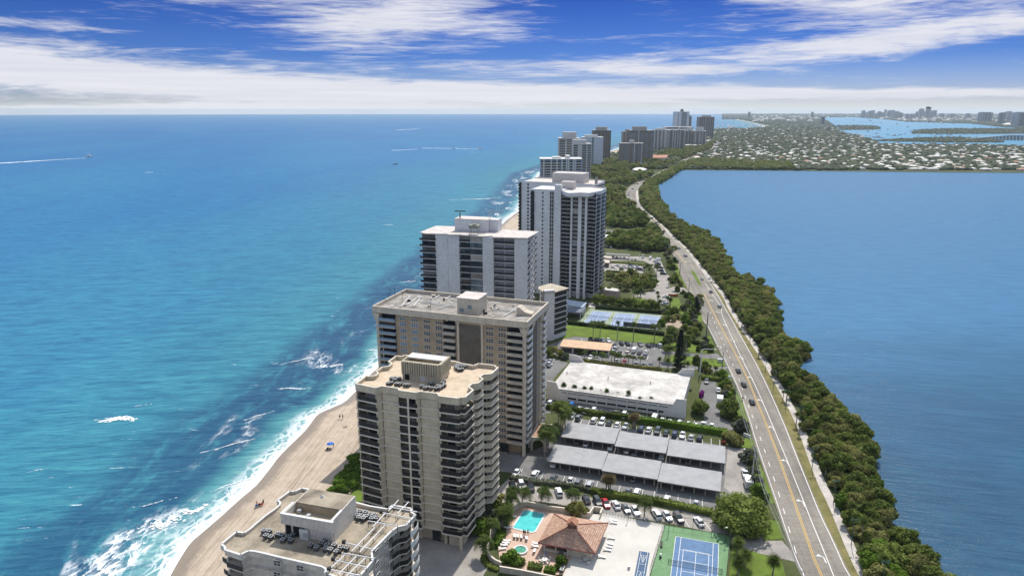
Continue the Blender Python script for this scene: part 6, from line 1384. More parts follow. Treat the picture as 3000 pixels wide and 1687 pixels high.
BPT = [(A6,1130,900,'roadside shrubs right of the deck car park'),(A6,1190,960,'roadside shrubs right of the deck car park'),(A6,1160,1040,'roadside shrubs right of the deck car park'),(A6,1230,1060,'roadside shrubs right of the deck car park'),(A6,1270,1000,'roadside shrubs right of the deck car park'),(A6,1280,1120,'roadside shrubs right of the deck car park'),(A6,1180,850,'roadside shrubs right of the deck car park'),(A6,1230,900,'roadside shrubs right of the deck car park'),(A6,850,640,'planting beside the deck entrance drive'),(A6,900,690,'planting beside the deck entrance drive'),(A6,1050,740,'planting beside the deck entrance drive'),(A6,1110,760,'planting beside the deck entrance drive'),
       (A6,760,350,'lawn corner by the mast arm'),(A6,830,310,'lawn corner by the mast arm'),(A6,930,350,'lawn corner by the mast arm'),(A6,860,200,'lawn corner by the mast arm'),(A4,1470,640,'end of the long hedge near the road'),(A4,1700,520,'end of the long hedge near the road'),(A4,1760,500,'end of the long hedge near the road'),(A4,1690,420,'end of the long hedge near the road'),
       (R2,1690,760,'planted strip by the trailer'),(R2,1700,830,'planted strip by the trailer'),(R2,1715,900,'planted strip by the trailer'),(R2,1730,960,'planted strip by the trailer'),(R2,1670,740,'planted strip by the trailer'),(R2,1710,880,'planted strip by the trailer'),(A5,110,440,'corner between tan tower and peach carport'),(A5,180,480,'corner between tan tower and peach carport'),(A5,90,520,'corner between tan tower and peach carport'),(A5,300,520,'corner between tan tower and peach carport'),(A5,380,560,'corner between tan tower and peach carport'),(A5,430,540,'corner between tan tower and peach carport'),(A5,640,460,'corner between tan tower and peach carport'),
       (A1,470,1300,'lower edge of the pool terrace'),(A1,560,1290,'lower edge of the pool terrace'),(A1,1390,590,'back wall of the pool terrace'),(A1,1470,610,'back wall of the pool terrace'),(A1,1290,600,'back wall of the pool terrace'),(A1,1150,1310,'lower edge of the pool terrace'),
       (A1,250,500,'planting at the foot of the scalloped tower'),(A1,200,560,'planting at the foot of the scalloped tower'),(A1,150,640,'planting at the foot of the scalloped tower'),(A1,100,720,'planting at the foot of the scalloped tower'),(A1,60,800,'planting at the foot of the scalloped tower'),(A1,280,450,'planting at the foot of the scalloped tower'),(A1,20,880,'planting at the foot of the scalloped tower'),
       (A8,620,620,'thick planting above the bare yard'),(A8,700,650,'thick planting above the bare yard'),(A8,640,760,'thick planting above the bare yard'),(A8,720,800,'thick planting above the bare yard'),(A8,560,830,'thick planting above the bare yard'),(A8,680,900,'thick planting above the bare yard'),(A8,740,980,'thick planting above the bare yard'),(A8,620,1000,'thick planting above the bare yard'),(A8,760,1100,'thick planting above the bare yard'),(A8,820,1140,'thick planting above the bare yard'),(A8,600,1150,'thick planting above the bare yard'),(A8,330,900,'thick planting above the bare yard'),(A8,210,1080,'thick planting above the bare yard'),(A8,560,560,'thick planting above the bare yard'),(A8,780,700,'thick planting above the bare yard'),(A8,830,650,'thick planting above the bare yard'),(A8,480,520,'thick planting above the bare yard'),
       (A9,1100,760,'row between the car park and the road'),(A9,1120,830,'row between the car park and the road'),(A9,1150,900,'row between the car park and the road'),(A9,1120,960,'row between the car park and the road'),(A9,1200,980,'row between the car park and the road'),(A9,1230,1090,'row between the car park and the road'),(A9,1210,1150,'row between the car park and the road'),(A9,1080,700,'row between the car park and the road'),(A9,1180,700,'row between the car park and the road'),(A9,1130,640,'row between the car park and the road'),(A9,1260,1180,'row between the car park and the road'),(A9,1290,1230,'row between the car park and the road')]
for q_ in range(46):
    f_, x_, y_, w_ = random.Random(q_+300).choice([(A8,(540,860),(560,1180),'tangle of planting between bare yard and road'),(A8,(240,560),(860,1020),'row beside the bare yard'),(A8,(660,880),(1160,1330),'planting below the bare yard'),(A9,(1060,1230),(640,1200),'strip between car park and road'),(A8,(220,620),(1240,1420),'planting at the end of the long lawn')])
    BPT.append((f_, random.Random(q_).uniform(*x_), random.Random(q_+50).uniform(*y_), w_))
BPT = [b for b in BPT if not (b[0] is A8 and 360 < b[1] < 560 and 600 < b[2] < 870)]
spread(bs, [(g2(f,x,y).x, g2(f,x,y).y) for f,x,y,_ in BPT], lambda i: 'leafy bush, %s from left in the %s' % (ORDN[sorted([g2(*b[:3]).x/g2(*b[:3]).y for b in BPT if b[3] == BPT[i][3]]).index(g2(*BPT[i][:3]).x/g2(*BPT[i][:3]).y)], BPT[i][3]), 'bushes', .8, 1.5, 77)
GP = [A9(x,y) for x,y in [(430,1130),(490,1180),(540,1240),(600,1200),(660,1250),(720,1300),(790,1250),(850,1230),(560,1110),(400,1200),(340,1160),(470,1290),(930,1210),(880,1290),(250,1130),(620,1130),(760,1180),(840,1150)]]
protos = [broad_tree('shade_tree', 'x', 'tree', m_, 6, 3.4, sd_, 900, .45, 9) for m_, sd_ in ((LF1,91),(LF2,92))]
spread(protos, [(G(*q).x, G(*q).y) for q in GP], lambda i: 'low green tree, %s from left in the palm garden beyond the gatehouse' % ORDN[sorted(q[0] for q in GP).index(GP[i][0])], 'trees of the palm garden', .75, 1.15, 93)
protos = [broad_tree('shade_tree', 'x', 'tree', LF1, 6.2, 3.3, sd_, 1000, .42, 10, low=.1) for sd_ in (95,96)]
RT = [A7(560+74*k, 885+8.5*k) for k in range(13)]
spread(protos, [(G(*q).x, G(*q).y) for q in RT], lambda i: 'dark tree in the row behind the three far courts, %s from the left' % ORDN[i], 'row of trees behind the far courts', .9, 1.15, 97)
# palms
cp = lambda lb, n=3, h=9, L=3.4, s0=100: [coco_palm(lb, h*(.9+.1*k), s0+k, .3+.5*k, L=L) for k in range(n)]
put(cp('x', 2, 5.5, 2.6), A1, [(1300,455),(610,470),(880,480),(465,480)], ['palm on the oval lawn island in the car row above the pool', 'slim palm behind the pool wall, right of the bushy pair', 'palm behind the pool wall above the middle of the pool', 'low palm at the top left end of the pool wall'])
put(cp('x', 2, 5, 2.4, 110), A1, [(390,640),(370,720),(340,770),(190,930),(75,1160),(430,560),(350,690)], ['palm left of the swimming pool, upper of the clump', 'palm left of the swimming pool, middle of the clump', 'palm left of the swimming pool, lowest of the clump', 'single palm beside the drive left of the hot tub', 'small palm at the curved corner wall of the pool terrace', 'palm at the top of the clump left of the pool', 'short palm inside the clump left of the pool'])
put(cp('x', 1, 6, 2.6, 120), A2, [(648,615)], 'palm with windswept crown on the small lawn island between parked cars')
put(cp('x', 3, 9.0, 3.6, 130), A3, [(575,480),(620,600),(655,640),(700,560),(375,1010),(330,1120),(400,880)], ['coconut palm in the cluster left of the upper carport, furthest left', 'coconut palm in the cluster left of the upper carport, front left', 'coconut palm in the cluster left of the upper carport, front right', 'coconut palm in the cluster left of the upper carport, far right', 'coconut palm in front of the arched entrance porch', 'leaning palm casting its shadow on the drive left of the lower carport', 'palm behind the one in front of the arched porch'])
put([sabal_palm('x', 4.6, s_, 40, 1.5, m=LFX) for s_ in (141,142)], A1, [(1775,285),(1800,285),(1825,288)], ['left of three shaggy fan palms on the small island below the lower carports', 'middle of three shaggy fan palms on the small island below the lower carports', 'right of three shaggy fan palms on the small island below the lower carports'])
put([sabal_palm('x', 4.4, s_, 40, 1.6, m=LFX) for s_ in (143,144)], A4, [(65,480),(85,490),(105,470)], ['left of three shaggy palms on the island by the long hedge', 'middle of three shaggy palms on the island by the long hedge', 'right of three shaggy palms on the island by the long hedge'])
put([sabal_palm('x', 6.5, s_, 30, 1.3) for s_ in (145,146)], A5, [(1710,1449),(1910,1449),(735,1270),(1505,1390),(370,1225),(1125,1330),(1325,1350),(1030,1310),(175,1215),(555,1250),(855,1280)], ['slim palm in front of the parking deck, left of the tall pair', 'tallest slim palm in front of the parking deck', 'thin palm near the left end of the deck front', 'small palm at the deck front below the tall pair', 'yellowish palm at the left end of the deck front', 'small round-headed palm at the middle of the deck front', 'bright small palm right of the middle of the deck front', 'small palm left of the middle of the deck front', 'tiny palm against the left end wall of the deck', 'stumpy palm along the left half of the deck front', 'short yellowish palm at the deck front centre left'], smin=.6, smax=.9)
put([sabal_palm('x', 4, s_, 30, 1.2) for s_ in (147,148)], A6, [(230,1260),(400,1260),(590,650),(160,600),(290,620),(540,560),(1010,700),(830,700)], ['small palm at the deck front near its right end', 'last small palm at the right end of the deck front', 'small palm behind the deck beside the tall conifer', 'palm at the back left corner of the entrance lawn', 'tiny palm behind the deck left of the conifer', 'short palm at the foot of the tall conifer', 'palm by the entrance hedge of the deck car park', 'palm close to the end wall of the deck'], smin=.7, smax=1.0)
put([coco_palm('x', 5, s_, .3, 15, 2.1) for s_ in (151,152)], A5, [(740,560),(905,590),(1050,600),(1215,610),(1265,615),(1320,625),(1380,640),(1590,660),(1720,670),(1510,650)], ['feathery palm between peach carport and parking deck, %s' % s_ for s_ in ('far left', 'second from the left', 'third from the left', 'fourth from the left', 'fifth, close to its neighbour', 'sixth, in the middle of the clump', 'seventh, right end of the clump', 'standing alone right of the clump', 'second from the right', 'behind the clump')], smin=.75, smax=1)
put([coco_palm('x', 9, s_, .4, 17, 3.2) for s_ in (153,154)], A7, [(503,1395),(608,1390),(1430,1449)], ['left of two tall coconut palms on the long lawn', 'right of two tall coconut palms on the long lawn', 'coconut palm at the right end of the long lawn'])
put([sabal_palm('x', 10, s_, 26, 1.3) for s_ in (155,156)], A7, [(870,1440),(1112,1449)], ['very slim tall palm in the middle of the long lawn', 'fan palm with bushy head on the long lawn edge'])
put([coco_palm('x', 8, s_, .4, 16, 2.9) for s_ in (157,158)], A6, [(255,490),(305,500),(290,330),(360,240),(560,350)], ['left palm of the pair at the end of the entrance drive', 'right palm of the pair at the end of the entrance drive', 'bushy palm left of the tall conifer', 'palm behind the bushy one left of the conifer', 'palm right of the tall conifer by the road lawn'], smin=.8, smax=1)
PG = [(A9,760,1050),(A9,800,1040),(A9,835,1080),(A9,870,1010),(A9,620,1440),(A9,655,1440),(A9,700,1440),(A9,710,1380),(A9,770,1330),(A9,1240,1290),(A9,1275,1290),(A9,960,1449),(A7,1490,880),(A7,1630,900),(A7,1670,940),(A7,1510,1000),(A7,640,760),(A7,740,740),(A7,905,790),(A9,290,1190),(A9,350,1230),(A9,410,1100),(A9,950,1060),(A9,1130,1240),(A8,580,900),(A8,620,880),(A8,720,960),(A8,350,1300),(A8,620,1449),(A7,1120,790),(A9,250,1240),(A9,460,1230)]
spread([sabal_palm('x', 5.5, s_, 34, 1.5) for s_ in (161,162,163)]+[coco_palm('x', 5.5, 164, .4, 15, 2.4)], [(g2(f,x,y).x, g2(f,x,y).y) for f,x,y in PG], lambda i: 'palm in the gardens around the tall tower car park, %s' % ('nearer the gatehouse' if PG[i][0] is A7 else 'beyond the palm garden' if PG[i][0] is A9 else 'by the bare yard'), 'palms of the tower gardens', .8, 1.2, 165)
put([sabal_palm('x', 3.6, s_, 44, 1.7) for s_ in (171,172)], R2, [(1605,1310),(1650,1390),(1605,1440),(1820,1440)], ['upper of three bushy palms right of the tennis court', 'middle of three bushy palms right of the tennis court', 'lower of three bushy palms right of the tennis court', 'lone small palm on the lawn by the bottom edge'])
put([sabal_palm('x', 6, s_, 30, 1.4) for s_ in (173,174)], R7, [(800,900),(770,905),(905,1150),(960,1260),(1070,1449),(500,390),(560,510),(625,690),(610,640),(330,130),(410,265),(540,500),(635,660)], 'palm standing among the mangroves beside the footpath', smin=.6, smax=1.0, group='palms beside the footpath')
put([sabal_palm('x', 6, s_, 30, 1.5) for s_ in (175,176)], A8, [(1040,360),(1005,300),(1575,1180),(1520,1100),(1340,690)], 'palm on the verge beside the footpath further up the road', smin=.8, smax=1.1, group='palms on the far verge')

# hedges
def hedge(label, f, pts, w, h, m, seed, dens=26, z=0, name='hedge'):
    rr = random.Random(seed); l = gl(f, pts, z); a = l[0]; mb = MB(); core = MB()
    for p, q in zip(l, l[1:]):
        d = (q-p); L_ = d.length; d = d/L_; n_ = Vector((-d.y, d.x, 0))
        core.wall(((p-a).x, (p-a).y), ((q-a).x, (q-a).y), z, z+h*.86, w*.8, w*.4)
        for _ in range(int(L_*dens)):
            c = (p-a)+d*rr.uniform(0, L_); sd = rr.random(); 
            if sd < .5: c = c+n_*rr.uniform(-w/2, w/2)+Vector((0,0,z+h*rr.uniform(.85,1.06)))
            else: c = c+n_*(w/2)*rr.choice([-1,1])*rr.uniform(.85,1.1)+Vector((0,0,z+h*rr.random()))
            q_ = rr.uniform(.14,.30); A_ = Vector((rr.gauss(0,1),rr.gauss(0,1),rr.gauss(0,.6))).normalized(); B_ = A_.cross(Vector((rr.gauss(0,1),rr.gauss(0,1),rr.gauss(0,1)))).normalized()
            mb.quad(c-A_*q_-B_*q_*.6, c+A_*q_-B_*q_*.5, c+A_*q_*.8+B_*q_, c-A_*q_*.6+B_*q_*.8)
    mb.add(core.v, core.f); o = mb.build(name, m); o.location = (a.x, a.y, 0); return tag(o, label, 'hedge')
hedge('long clipped green hedge between the deck car park and the carports', A4, [(0,375),(400,420),(800,480),(1380,570),(1500,590)], 2.4, 2.2, LF3, 1)
hedge('green hedge left part behind the palms at the foot of the tan tower', A3, [(360,225),(700,240),(900,280),(1300,350),(1900,420)], 1.8, 1.9, LF1, 2)
hedge('long green hedge below the lower carports, right part', A2, [(0,330),(400,370),(900,450),(1200,520),(1590,600)], 2.0, 1.6, LF1, 3)
hedge('silvery green hedge below the lower carports, left part', A1, [(440,100),(760,165),(1100,190),(1500,260),(1560,290)], 1.7, 1.3, LF4, 4)
hedge('green hedge left of the red car between the two car rows', A1, [(1560,290),(1700,310),(1900,340)], 1.8, 1.5, LF1, 5)
hedge('silvery low hedge outside the back wall of the pool', A1, [(700,450),(1000,480),(1340,555),(1560,600)], 1.0, .8, LF4, 6)
hedge('green hedge inside the curved wall left of the loungers', A1, [(340,860),(290,940),(215,1040)], 2.6, 1.2, LF3, 7, z=.2)
hedge('low hedge outside the curved corner wall', A1, [(70,1180),(90,1260),(150,1320),(290,1370)], 1.3, .8, LF1, 8)
hedge('clipped hedge block at the lower edge of the pool terrace, left one', A1, [(690,1320),(890,1350)], 2.2, 1.0, LF1, 9, z=.2)
hedge('clipped hedge block at the lower edge of the pool terrace, right one', A1, [(920,1370),(1080,1395)], 2.2, 1.0, LF3, 10, z=.2)
hedge('dark hedge between the long lawn and the far courts', A7, [(100,1180),(700,1250),(1200,1310),(1580,1360)], 2.2, 1.8, LFD, 11)
hedge('dark hedge behind the far courts', A7, [(540,955),(1100,1000),(1590,1040)], 1.6, 2.2, LFD, 12, dens=16)
hedge('dark square hedge beside the deck car park entrance', A6, [(800,770),(1110,800)], 3.0, 1.6, LF1, 13)
hedge('curving dark hedge round the small road lawn', A6, [(630,210),(740,260),(900,250)], 1.6, 1.8, LFD, 14)
hedge('thin hedge line behind the parking deck', A5, [(650,585),(1100,640),(1600,700),(2110,745)], 1.2, 1.2, LF2, 15, dens=14)
hedge('hedge bordering the upper car park by the tall tower', A9, [(230,875),(500,895),(760,925)], 1.8, 1.0, LF1, 16, dens=12)
hedge('hedge below the lower car park by the tall tower', A9, [(190,1010),(560,1040),(640,1045)], 1.8, 1.0, LF3, 17, dens=12)
hedge('purple bougainvillea bush at the corner of the parking deck', A6, [(780,1040),(820,1050)], 3.2, 2.2, leafmat('leaf_purple', (.12,.01,.10), (.30,.03,.26)), 18, dens=90, name='flowering_bush')
hedge('red-leaved shrub bed at the road end of the long hedge', A4, [(1410,710),(1480,720)], 2, .8, leafmat('leaf_red', (.10,.02,.01), (.30,.09,.05)), 19, name='flowering_bush')
hedge('red-leaved shrub on the small road lawn by the hedge end', A4, [(1650,730),(1740,710)], 1.6, 1.0, MATS['leaf_red'], 20, name='flowering_bush')
hedge('red flower bed in the garden right of the gatehouse', A8, [(320,590),(480,600)], 2.5, .8, MATS['leaf_red'], 21, name='flowering_bush')
# sea grape on the dune
dn = gl(R1, [(985,945),(1090,790),(1120,735),(1180,715),(1184,840),(1105,955)])
rr = random.Random(18); SG = [light_tree(180+k, 2.2, 1.9, 420, .20, 7) for k in range(3)]
it = [(*SG[rr.randrange(3)], x, y, 0, rr.uniform(0,6), (rr.uniform(.8,1.2),)*3) for x, y in scatter(dn, 1.9, 44)]
merge_mesh('dune_scrub', LF3, it, label='bright green sea grape scrub between beach and lawn left of the scalloped tower', cat='scrub')
# dune scrub further along the beach
dz = [(xs(y)+30, y) for y in range(330, 1300, 20)]+[(xs(y)+44, y) for y in range(1290, 320, -20)]
it = [(*SG[rr.randrange(3)], x, y, 0, rr.uniform(0,6), (rr.uniform(1.4,2.2),)*3) for x, y in scatter(dz, 5.5, 45)]
merge_mesh('dune_scrub', LF2, it, label='scrub along the top of the beach beyond the towers', cat='scrub')

# ---- far woods, houses
H_SPOTS = []; rr = random.Random(55); y = 1322.0
lagy = lambda x: 1310.9+(x-324)*(1248.7-1310.9)/(927-324) if x < 927 else 1248.7-(x-927)*.11
row = 0
while y < 5400:
    st = 22 if y < 1800 else 34; x = 395 if y < 1500 else 400+(y-1500)*.30
    while x < y*.80:
        yy_ = y+rr.uniform(-6,6)-(0 if x < 600 else (x-600)*.10)
        fx = x+rr.uniform(-7,7)
        if yy_ > lagy(fx)+14+(18 if fx < 560 else 0) and rr.random() < (.50 if yy_ < 3000 else .22):
            if yy_ < 2200 or rr.random() < .5: H_SPOTS.append((fx, yy_))
        x += rr.uniform(26, 40)
    y += st; row += 1
LK = [(G(*q).x, G(*q).y) for q in lake]
H_SPOTS = [q for q in H_SPOTS if not inside(q, LK)]
H_SPOTS.sort(key=lambda q: q[1])
HWHT = mat('house_white_roof', (.74,.72,.68), .9, .2, .02)
HM = {'white': HWHT, 'grey': mat('house_grey_roof', (.38,.38,.38), .9), 'tan': mat('house_tan_roof', (.50,.42,.33), .9), 'terracotta': mat('house_terracotta_roof', (.45,.25,.17), .9), 'cream': mat('house_cream_roof', (.62,.58,.50), .9)}
HW = mat('house_wall', (.58,.55,.50), .9)
def house(col, w, d, seed):
    rr_ = random.Random(seed); t_ = thing('house', 'x', 'house', (0,0,-60)); mb = MB(); mw = MB()
    for (x, y_, w_, d_) in [(0,0,w,d)]+([(w*.35,-d*.45,w*.4,d*.6)] if seed % 2 else []):
        h = 3.1; mw.box((x, y_, h/2), (w_-1.2, d_-1.2, h)); r_ = min(w_, d_)*.5; v = [(x-w_/2,y_-d_/2,h),(x+w_/2,y_-d_/2,h),(x+w_/2,y_+d_/2,h),(x-w_/2,y_+d_/2,h)]; e = max(w_/2-r_, .2) if w_ > d_ else .2
        mb.add(v+[(x-e,y_,h+r_*.36),(x+e,y_,h+r_*.36)], [(0,1,5,4),(1,2,5),(2,3,4,5),(3,0,4)])
    for k in range(3): mg = MB(); mg.box((-w*.3+k*w*.28, -d/2+.56, 1.6), (1.6, .1, 1.3)); mg.build('window', GLASS, t_)
    mw.build('wall', HW, t_); mb.build('roof', HM[col], t_); return t_
kinds = [('white',18,12),('white',15,13),('white',22,12),('cream',18,13),('grey',18,13),('tan',20,13),('terracotta',17,13),('white',13,11)]
hp = [house(c, w, d, 500+i) for i, (c, w, d) in enumerate(kinds)]
sel_h = lambda i, n: random.Random(i*13+5).choice([0,0,1,1,2,3,3,4,5,6,7,7])
def hl(i):
    x, y = H_SPOTS[i]; c = kinds[sel_h(i, 8)][0]
    k_ = min(7, int((x/y-.2)/.075)); return '%s-roofed house %s, %s' % (c, 'on the lagoon front row' if y < lagy(x)+45 else 'in the second rows from the lagoon' if y < lagy(x)+110 else 'in the middle rows' if y < lagy(x)+220 else 'in the back rows', ['behind the left mangroves','beyond the mangrove fringe','left of centre across the lagoon','at the centre across the lagoon','right of centre','well right of centre','near the right edge','at the right edge'][k_])
spread(hp, H_SPOTS[:300], hl, 'houses across the lagoon', .75, 1.08, 56, sel_h)
for o in [o for o in COL.objects if o.type == 'EMPTY' and o.name.startswith('house')]: o.rotation_euler[2] = random.Random(sum(map(ord, o.name))).choice([0,.1,-.15,1.57,1.45])
HV = np.array([(-9,-6,0),(9,-6,0),(9,6,0),(-9,6,0),(-9,-6,3.2),(9,-6,3.2),(9,6,3.2),(-9,6,3.2),(-3,0,5.2),(3,0,5.2),(-3,0,5.2),(3,0,5.2)], float)
HF = np.array([(0,1,5,4),(1,2,6,5),(2,3,7,6),(3,0,4,7),(4,5,9,8),(5,6,11,9),(6,7,10,11),(7,4,8,10)])
rest = H_SPOTS[300:]
for nm, m_, k0 in (('white and cream', HWHT, 0), ('grey and tan', HM['tan'], 1)):
    it = [(HV, HF, x, y, 0, rr.choice([0,.2,1.5]), (rr.uniform(.5,1.0), rr.uniform(.6,1.0), 1)) for i, (x, y) in enumerate(rest) if (i % 4 == 0) == (k0 == 1)]
    merge_mesh('distant_houses', m_, it, label='hundreds of %s roofs far back in the suburb' % nm, cat='houses')
# tree canopy of the far land: clumps, sampled evenly over what can be seen
def ico(seed, sub):
    bm = bmesh.new(); bmesh.ops.create_icosphere(bm, subdivisions=sub, radius=1.0); r2 = random.Random(seed)
    for v in bm.verts: v.co *= r2.uniform(.72, 1.15)
    V = np.array([v.co[:] for v in bm.verts]); F = np.array([[v.index for v in f.verts] for f in bm.faces]); bm.free(); return V, F
IC = [ico(s_, 2) for s_ in range(4)]; IC1 = [ico(s_+9, 1) for s_ in range(4)]
cell = {}
for x, y in H_SPOTS: cell.setdefault((int(x//30), int(y//30)), []).append((x, y))
def clear(x, y, r):
    for i in (-1,0,1):
        for j in (-1,0,1):
            for a, b in cell.get((int(x//30)+i, int(y//30)+j), []):
                if abs(a-x) < 7+r*.35 and -6 < b-y < 9+r*1.2: return False
    return True
ISLP = [ccw(p) for p in isl]
LPOLY = [(LFAR[0][0]-20, LFAR[0][1])]
farr = [(p.x, p.y) for p in farroad]
def offroad(x, y):
    for (x0, y0), (x1, y1) in zip(farr, farr[1:]):
        if y0 <= y <= y1: return abs(x-(x0+(x1-x0)*(y-y0)/(y1-y0))) > 15
    return True
it = []; it2 = []; n_ = 0
for _ in range(60000):
    a = rr.uniform(-.02, .80); y = 1300*math.exp(rr.random()**1.0*math.log(9500/1300)); x = a*y
    if x < xs(y)+40 or y < lagy(x)+8: continue
    if y < 2900 and a < .14 and y < 2600 and x < 470 and False: continue
    if not offroad(x, y): continue
    r = (3.6+y*.0012)*rr.uniform(.6,1.25)
    if y < 4000 and not clear(x, y, r): continue
    if inside((x, y), LK):
        if not any(inside((x, y), p) for p in ISLP): continue
        r *= .8
    if y > 4300 and (x < xs(y)+60): continue
    src = IC if y < 2300 else IC1; z = r*.15
    e = (*src[rr.randrange(4)], x, y, z, rr.uniform(0,6), (r*1.15, r, r*rr.uniform(.55,.95)*(1.0 if y < 3500 else .8)))
    (it if (mnoise.noise(Vector((x*.006, y*.004, 0)))+rr.uniform(-.4,.4)) > -.05 else it2).append(e); n_ += 1
    if n_ > 30000: break
FL1 = leafmat('far_leaf_dark', (.014,.028,.011), (.058,.080,.032), .05, .0); FL2 = leafmat('far_leaf_olive', (.024,.036,.014), (.088,.102,.045), .05, .0)
merge_mesh('far_woods', FL1, it, label='dark green tree canopy of the far suburb and coast', cat='trees'); merge_mesh('far_woods', FL2, it2, label='olive green tree canopy of the far suburb and coast', cat='trees')
# ================================================================= VEHICLES
CARC = {'white': (.78,.78,.77), 'black': (.012,.012,.014), 'silver': (.45,.46,.47), 'grey': (.13,.135,.14), 'navy': (.02,.035,.09), 'blue': (.02,.16,.55), 'red': (.50,.015,.03), 'dark green': (.03,.05,.045), 'dark brown': (.05,.035,.03), 'beige': (.55,.47,.42)}
def carpaint(c):
    m = mat('car_paint_'+c.replace(' ', '_'), CARC[c], .22, .03, .5, spec=.5); m.node_tree.nodes['Principled BSDF'].inputs['Coat Weight'].default_value = .6; return m
TYRE = mat('tyre', (.015,.015,.015), .9, .1); LAMP = mat('headlight_glass', (.7,.7,.7), .1, .02, spec=.8); TAIL = mat('taillight_red', (.35,.01,.01), .2, .05); CGL = mat('car_glass', (.03,.04,.045), .06, .2, 1.0, spec=.9)
def loft(mb, secs):
    """secs: (x, half width, z low, z shoulder, z top, top half width)"""
    o = len(mb.v); n = 6
    for x, w, zl, zs_, zt, wt in secs: mb.v += [(x,-w*.94,zl),(x,-w,zs_),(x,-wt,zt),(x,wt,zt),(x,w,zs_),(x,w*.94,zl)]
    for i in range(len(secs)-1):
        for k in range(n): mb.f.append((o+i*n+k, o+(i+1)*n+k, o+(i+1)*n+(k+1) % n, o+i*n+(k+1) % n))
    mb.f.append(tuple(o+k for k in range(n))); mb.f.append(tuple(o+(len(secs)-1)*n+k for k in reversed(range(n))))
PROTO = {}
def make_car(kind, colr):
    nm = {'sedan': 'parked_car', 'suv': 'parked_car', 'van': 'van', 'pickup': 'pickup_truck', 'truck': 'delivery_truck'}[kind]; cat = {'van': 'van', 'pickup': 'truck', 'truck': 'truck'}.get(kind, 'car')
    t_ = thing(nm, 'x', cat, (0,0,-60)); mb = MB(); g = MB(); P_ = carpaint(colr)
    if kind == 'sedan':
        loft(mb, [(-2.32,.74,.38,.6,.72,.62),(-2.1,.86,.25,.72,.93,.74),(-1.3,.91,.22,.8,.97,.78),(0,.92,.22,.8,.96,.80),(1.1,.92,.22,.78,.92,.78),(2.0,.86,.25,.66,.78,.70),(2.3,.70,.35,.52,.60,.55)])
        mb.add([(-1.15,-.62,1.40),(.15,-.62,1.40),(.15,.62,1.40),(-1.15,.62,1.40),(-1.05,-.56,1.46),(.05,-.56,1.46),(.05,.56,1.46),(-1.05,.56,1.46)], [(4,5,6,7),(0,1,5,4),(1,2,6,5),(2,3,7,6),(3,0,4,7)])
        g.add([(-1.85,-.78,.95),(1.0,-.78,.93),(1.0,.78,.93),(-1.85,.78,.95),(-1.15,-.62,1.41),(.15,-.62,1.41),(.15,.62,1.41),(-1.15,.62,1.41)], [(4,5,6,7),(0,1,5,4),(1,2,6,5),(2,3,7,6),(3,0,4,7)]); fw, rw = 1.42, -1.4
    elif kind == 'suv':
        loft(mb, [(-2.35,.80,.4,.8,1.02,.74),(-2.2,.92,.28,.9,1.10,.84),(0,.95,.26,.92,1.08,.86),(1.15,.95,.26,.9,1.05,.84),(2.1,.90,.3,.8,.94,.76),(2.35,.76,.4,.6,.72,.62)])
        mb.add([(-2.0,-.70,1.62),(.2,-.70,1.62),(.2,.70,1.62),(-2.0,.70,1.62),(-1.9,-.62,1.70),(.05,-.62,1.70),(.05,.62,1.70),(-1.9,.62,1.70)], [(4,5,6,7),(0,1,5,4),(1,2,6,5),(2,3,7,6),(3,0,4,7)])
        g.add([(-2.25,-.84,1.08),(1.05,-.84,1.06),(1.05,.84,1.06),(-2.25,.84,1.08),(-2.0,-.70,1.63),(.2,-.70,1.63),(.2,.70,1.63),(-2.0,.70,1.63)], [(4,5,6,7),(0,1,5,4),(1,2,6,5),(2,3,7,6),(3,0,4,7)]); fw, rw = 1.45, -1.45
    elif kind in ('van', 'truck'):
        L2 = 2.6 if kind == 'van' else 3.2
        loft(mb, [(-L2,.92,.35,1.6,2.05,.84),(.9,.96,.3,1.6,2.1,.86),(1.3,.95,.3,1.3,1.5,.84),(1.9,.94,.3,1.1,1.2,.80),(L2-.2,.86,.35,.8,.95,.7)])
        if kind == 'truck': mb.box((-1.2, 0, 1.75), (4.0, 2.2, 2.2))
        g.add([(1.0,-.88,1.45),(1.85,-.84,1.2),(1.85,.84,1.2),(1.0,.88,1.45),(.95,-.80,2.06),(1.3,-.80,1.62),(1.3,.80,1.62),(.95,.80,2.06)], [(4,5,6,7),(0,1,5,4),(1,2,6,5),(2,3,7,6),(3,0,4,7)]); fw, rw = 1.7, -1.6
    else:
        loft(mb, [(-2.9,.92,.5,.9,1.05,.86),(-.7,.96,.4,.95,1.1,.88),(.9,.96,.4,.95,1.1,.86),(2.3,.92,.4,.85,1.05,.8),(2.7,.8,.5,.7,.85,.7)])
        mb.add([(-.6,-.72,1.72),(.45,-.72,1.72),(.45,.72,1.72),(-.6,.72,1.72),(-.55,-.66,1.79),(.4,-.66,1.79),(.4,.66,1.79),(-.55,.66,1.79)], [(4,5,6,7),(0,1,5,4),(1,2,6,5),(2,3,7,6),(3,0,4,7)])
        g.add([(-.85,-.84,1.1),(1.15,-.84,1.08),(1.15,.84,1.08),(-.85,.84,1.1),(-.6,-.72,1.73),(.45,-.72,1.73),(.45,.72,1.73),(-.6,.72,1.73)], [(4,5,6,7),(0,1,5,4),(1,2,6,5),(2,3,7,6),(3,0,4,7)]); fw, rw = 1.8, -1.8
    mb.build('body', P_, t_); g.build('windows', CGL, t_)
    for x in (fw, rw):
        for y in (-.86, .86): w = MB(); w.tube([(x, y-.1, .33), (x, y+.1, .33)], .34, 10); w.build('wheel', TYRE, t_)
    fx = max(v[0] for v in mb.v); bx_ = min(v[0] for v in mb.v)
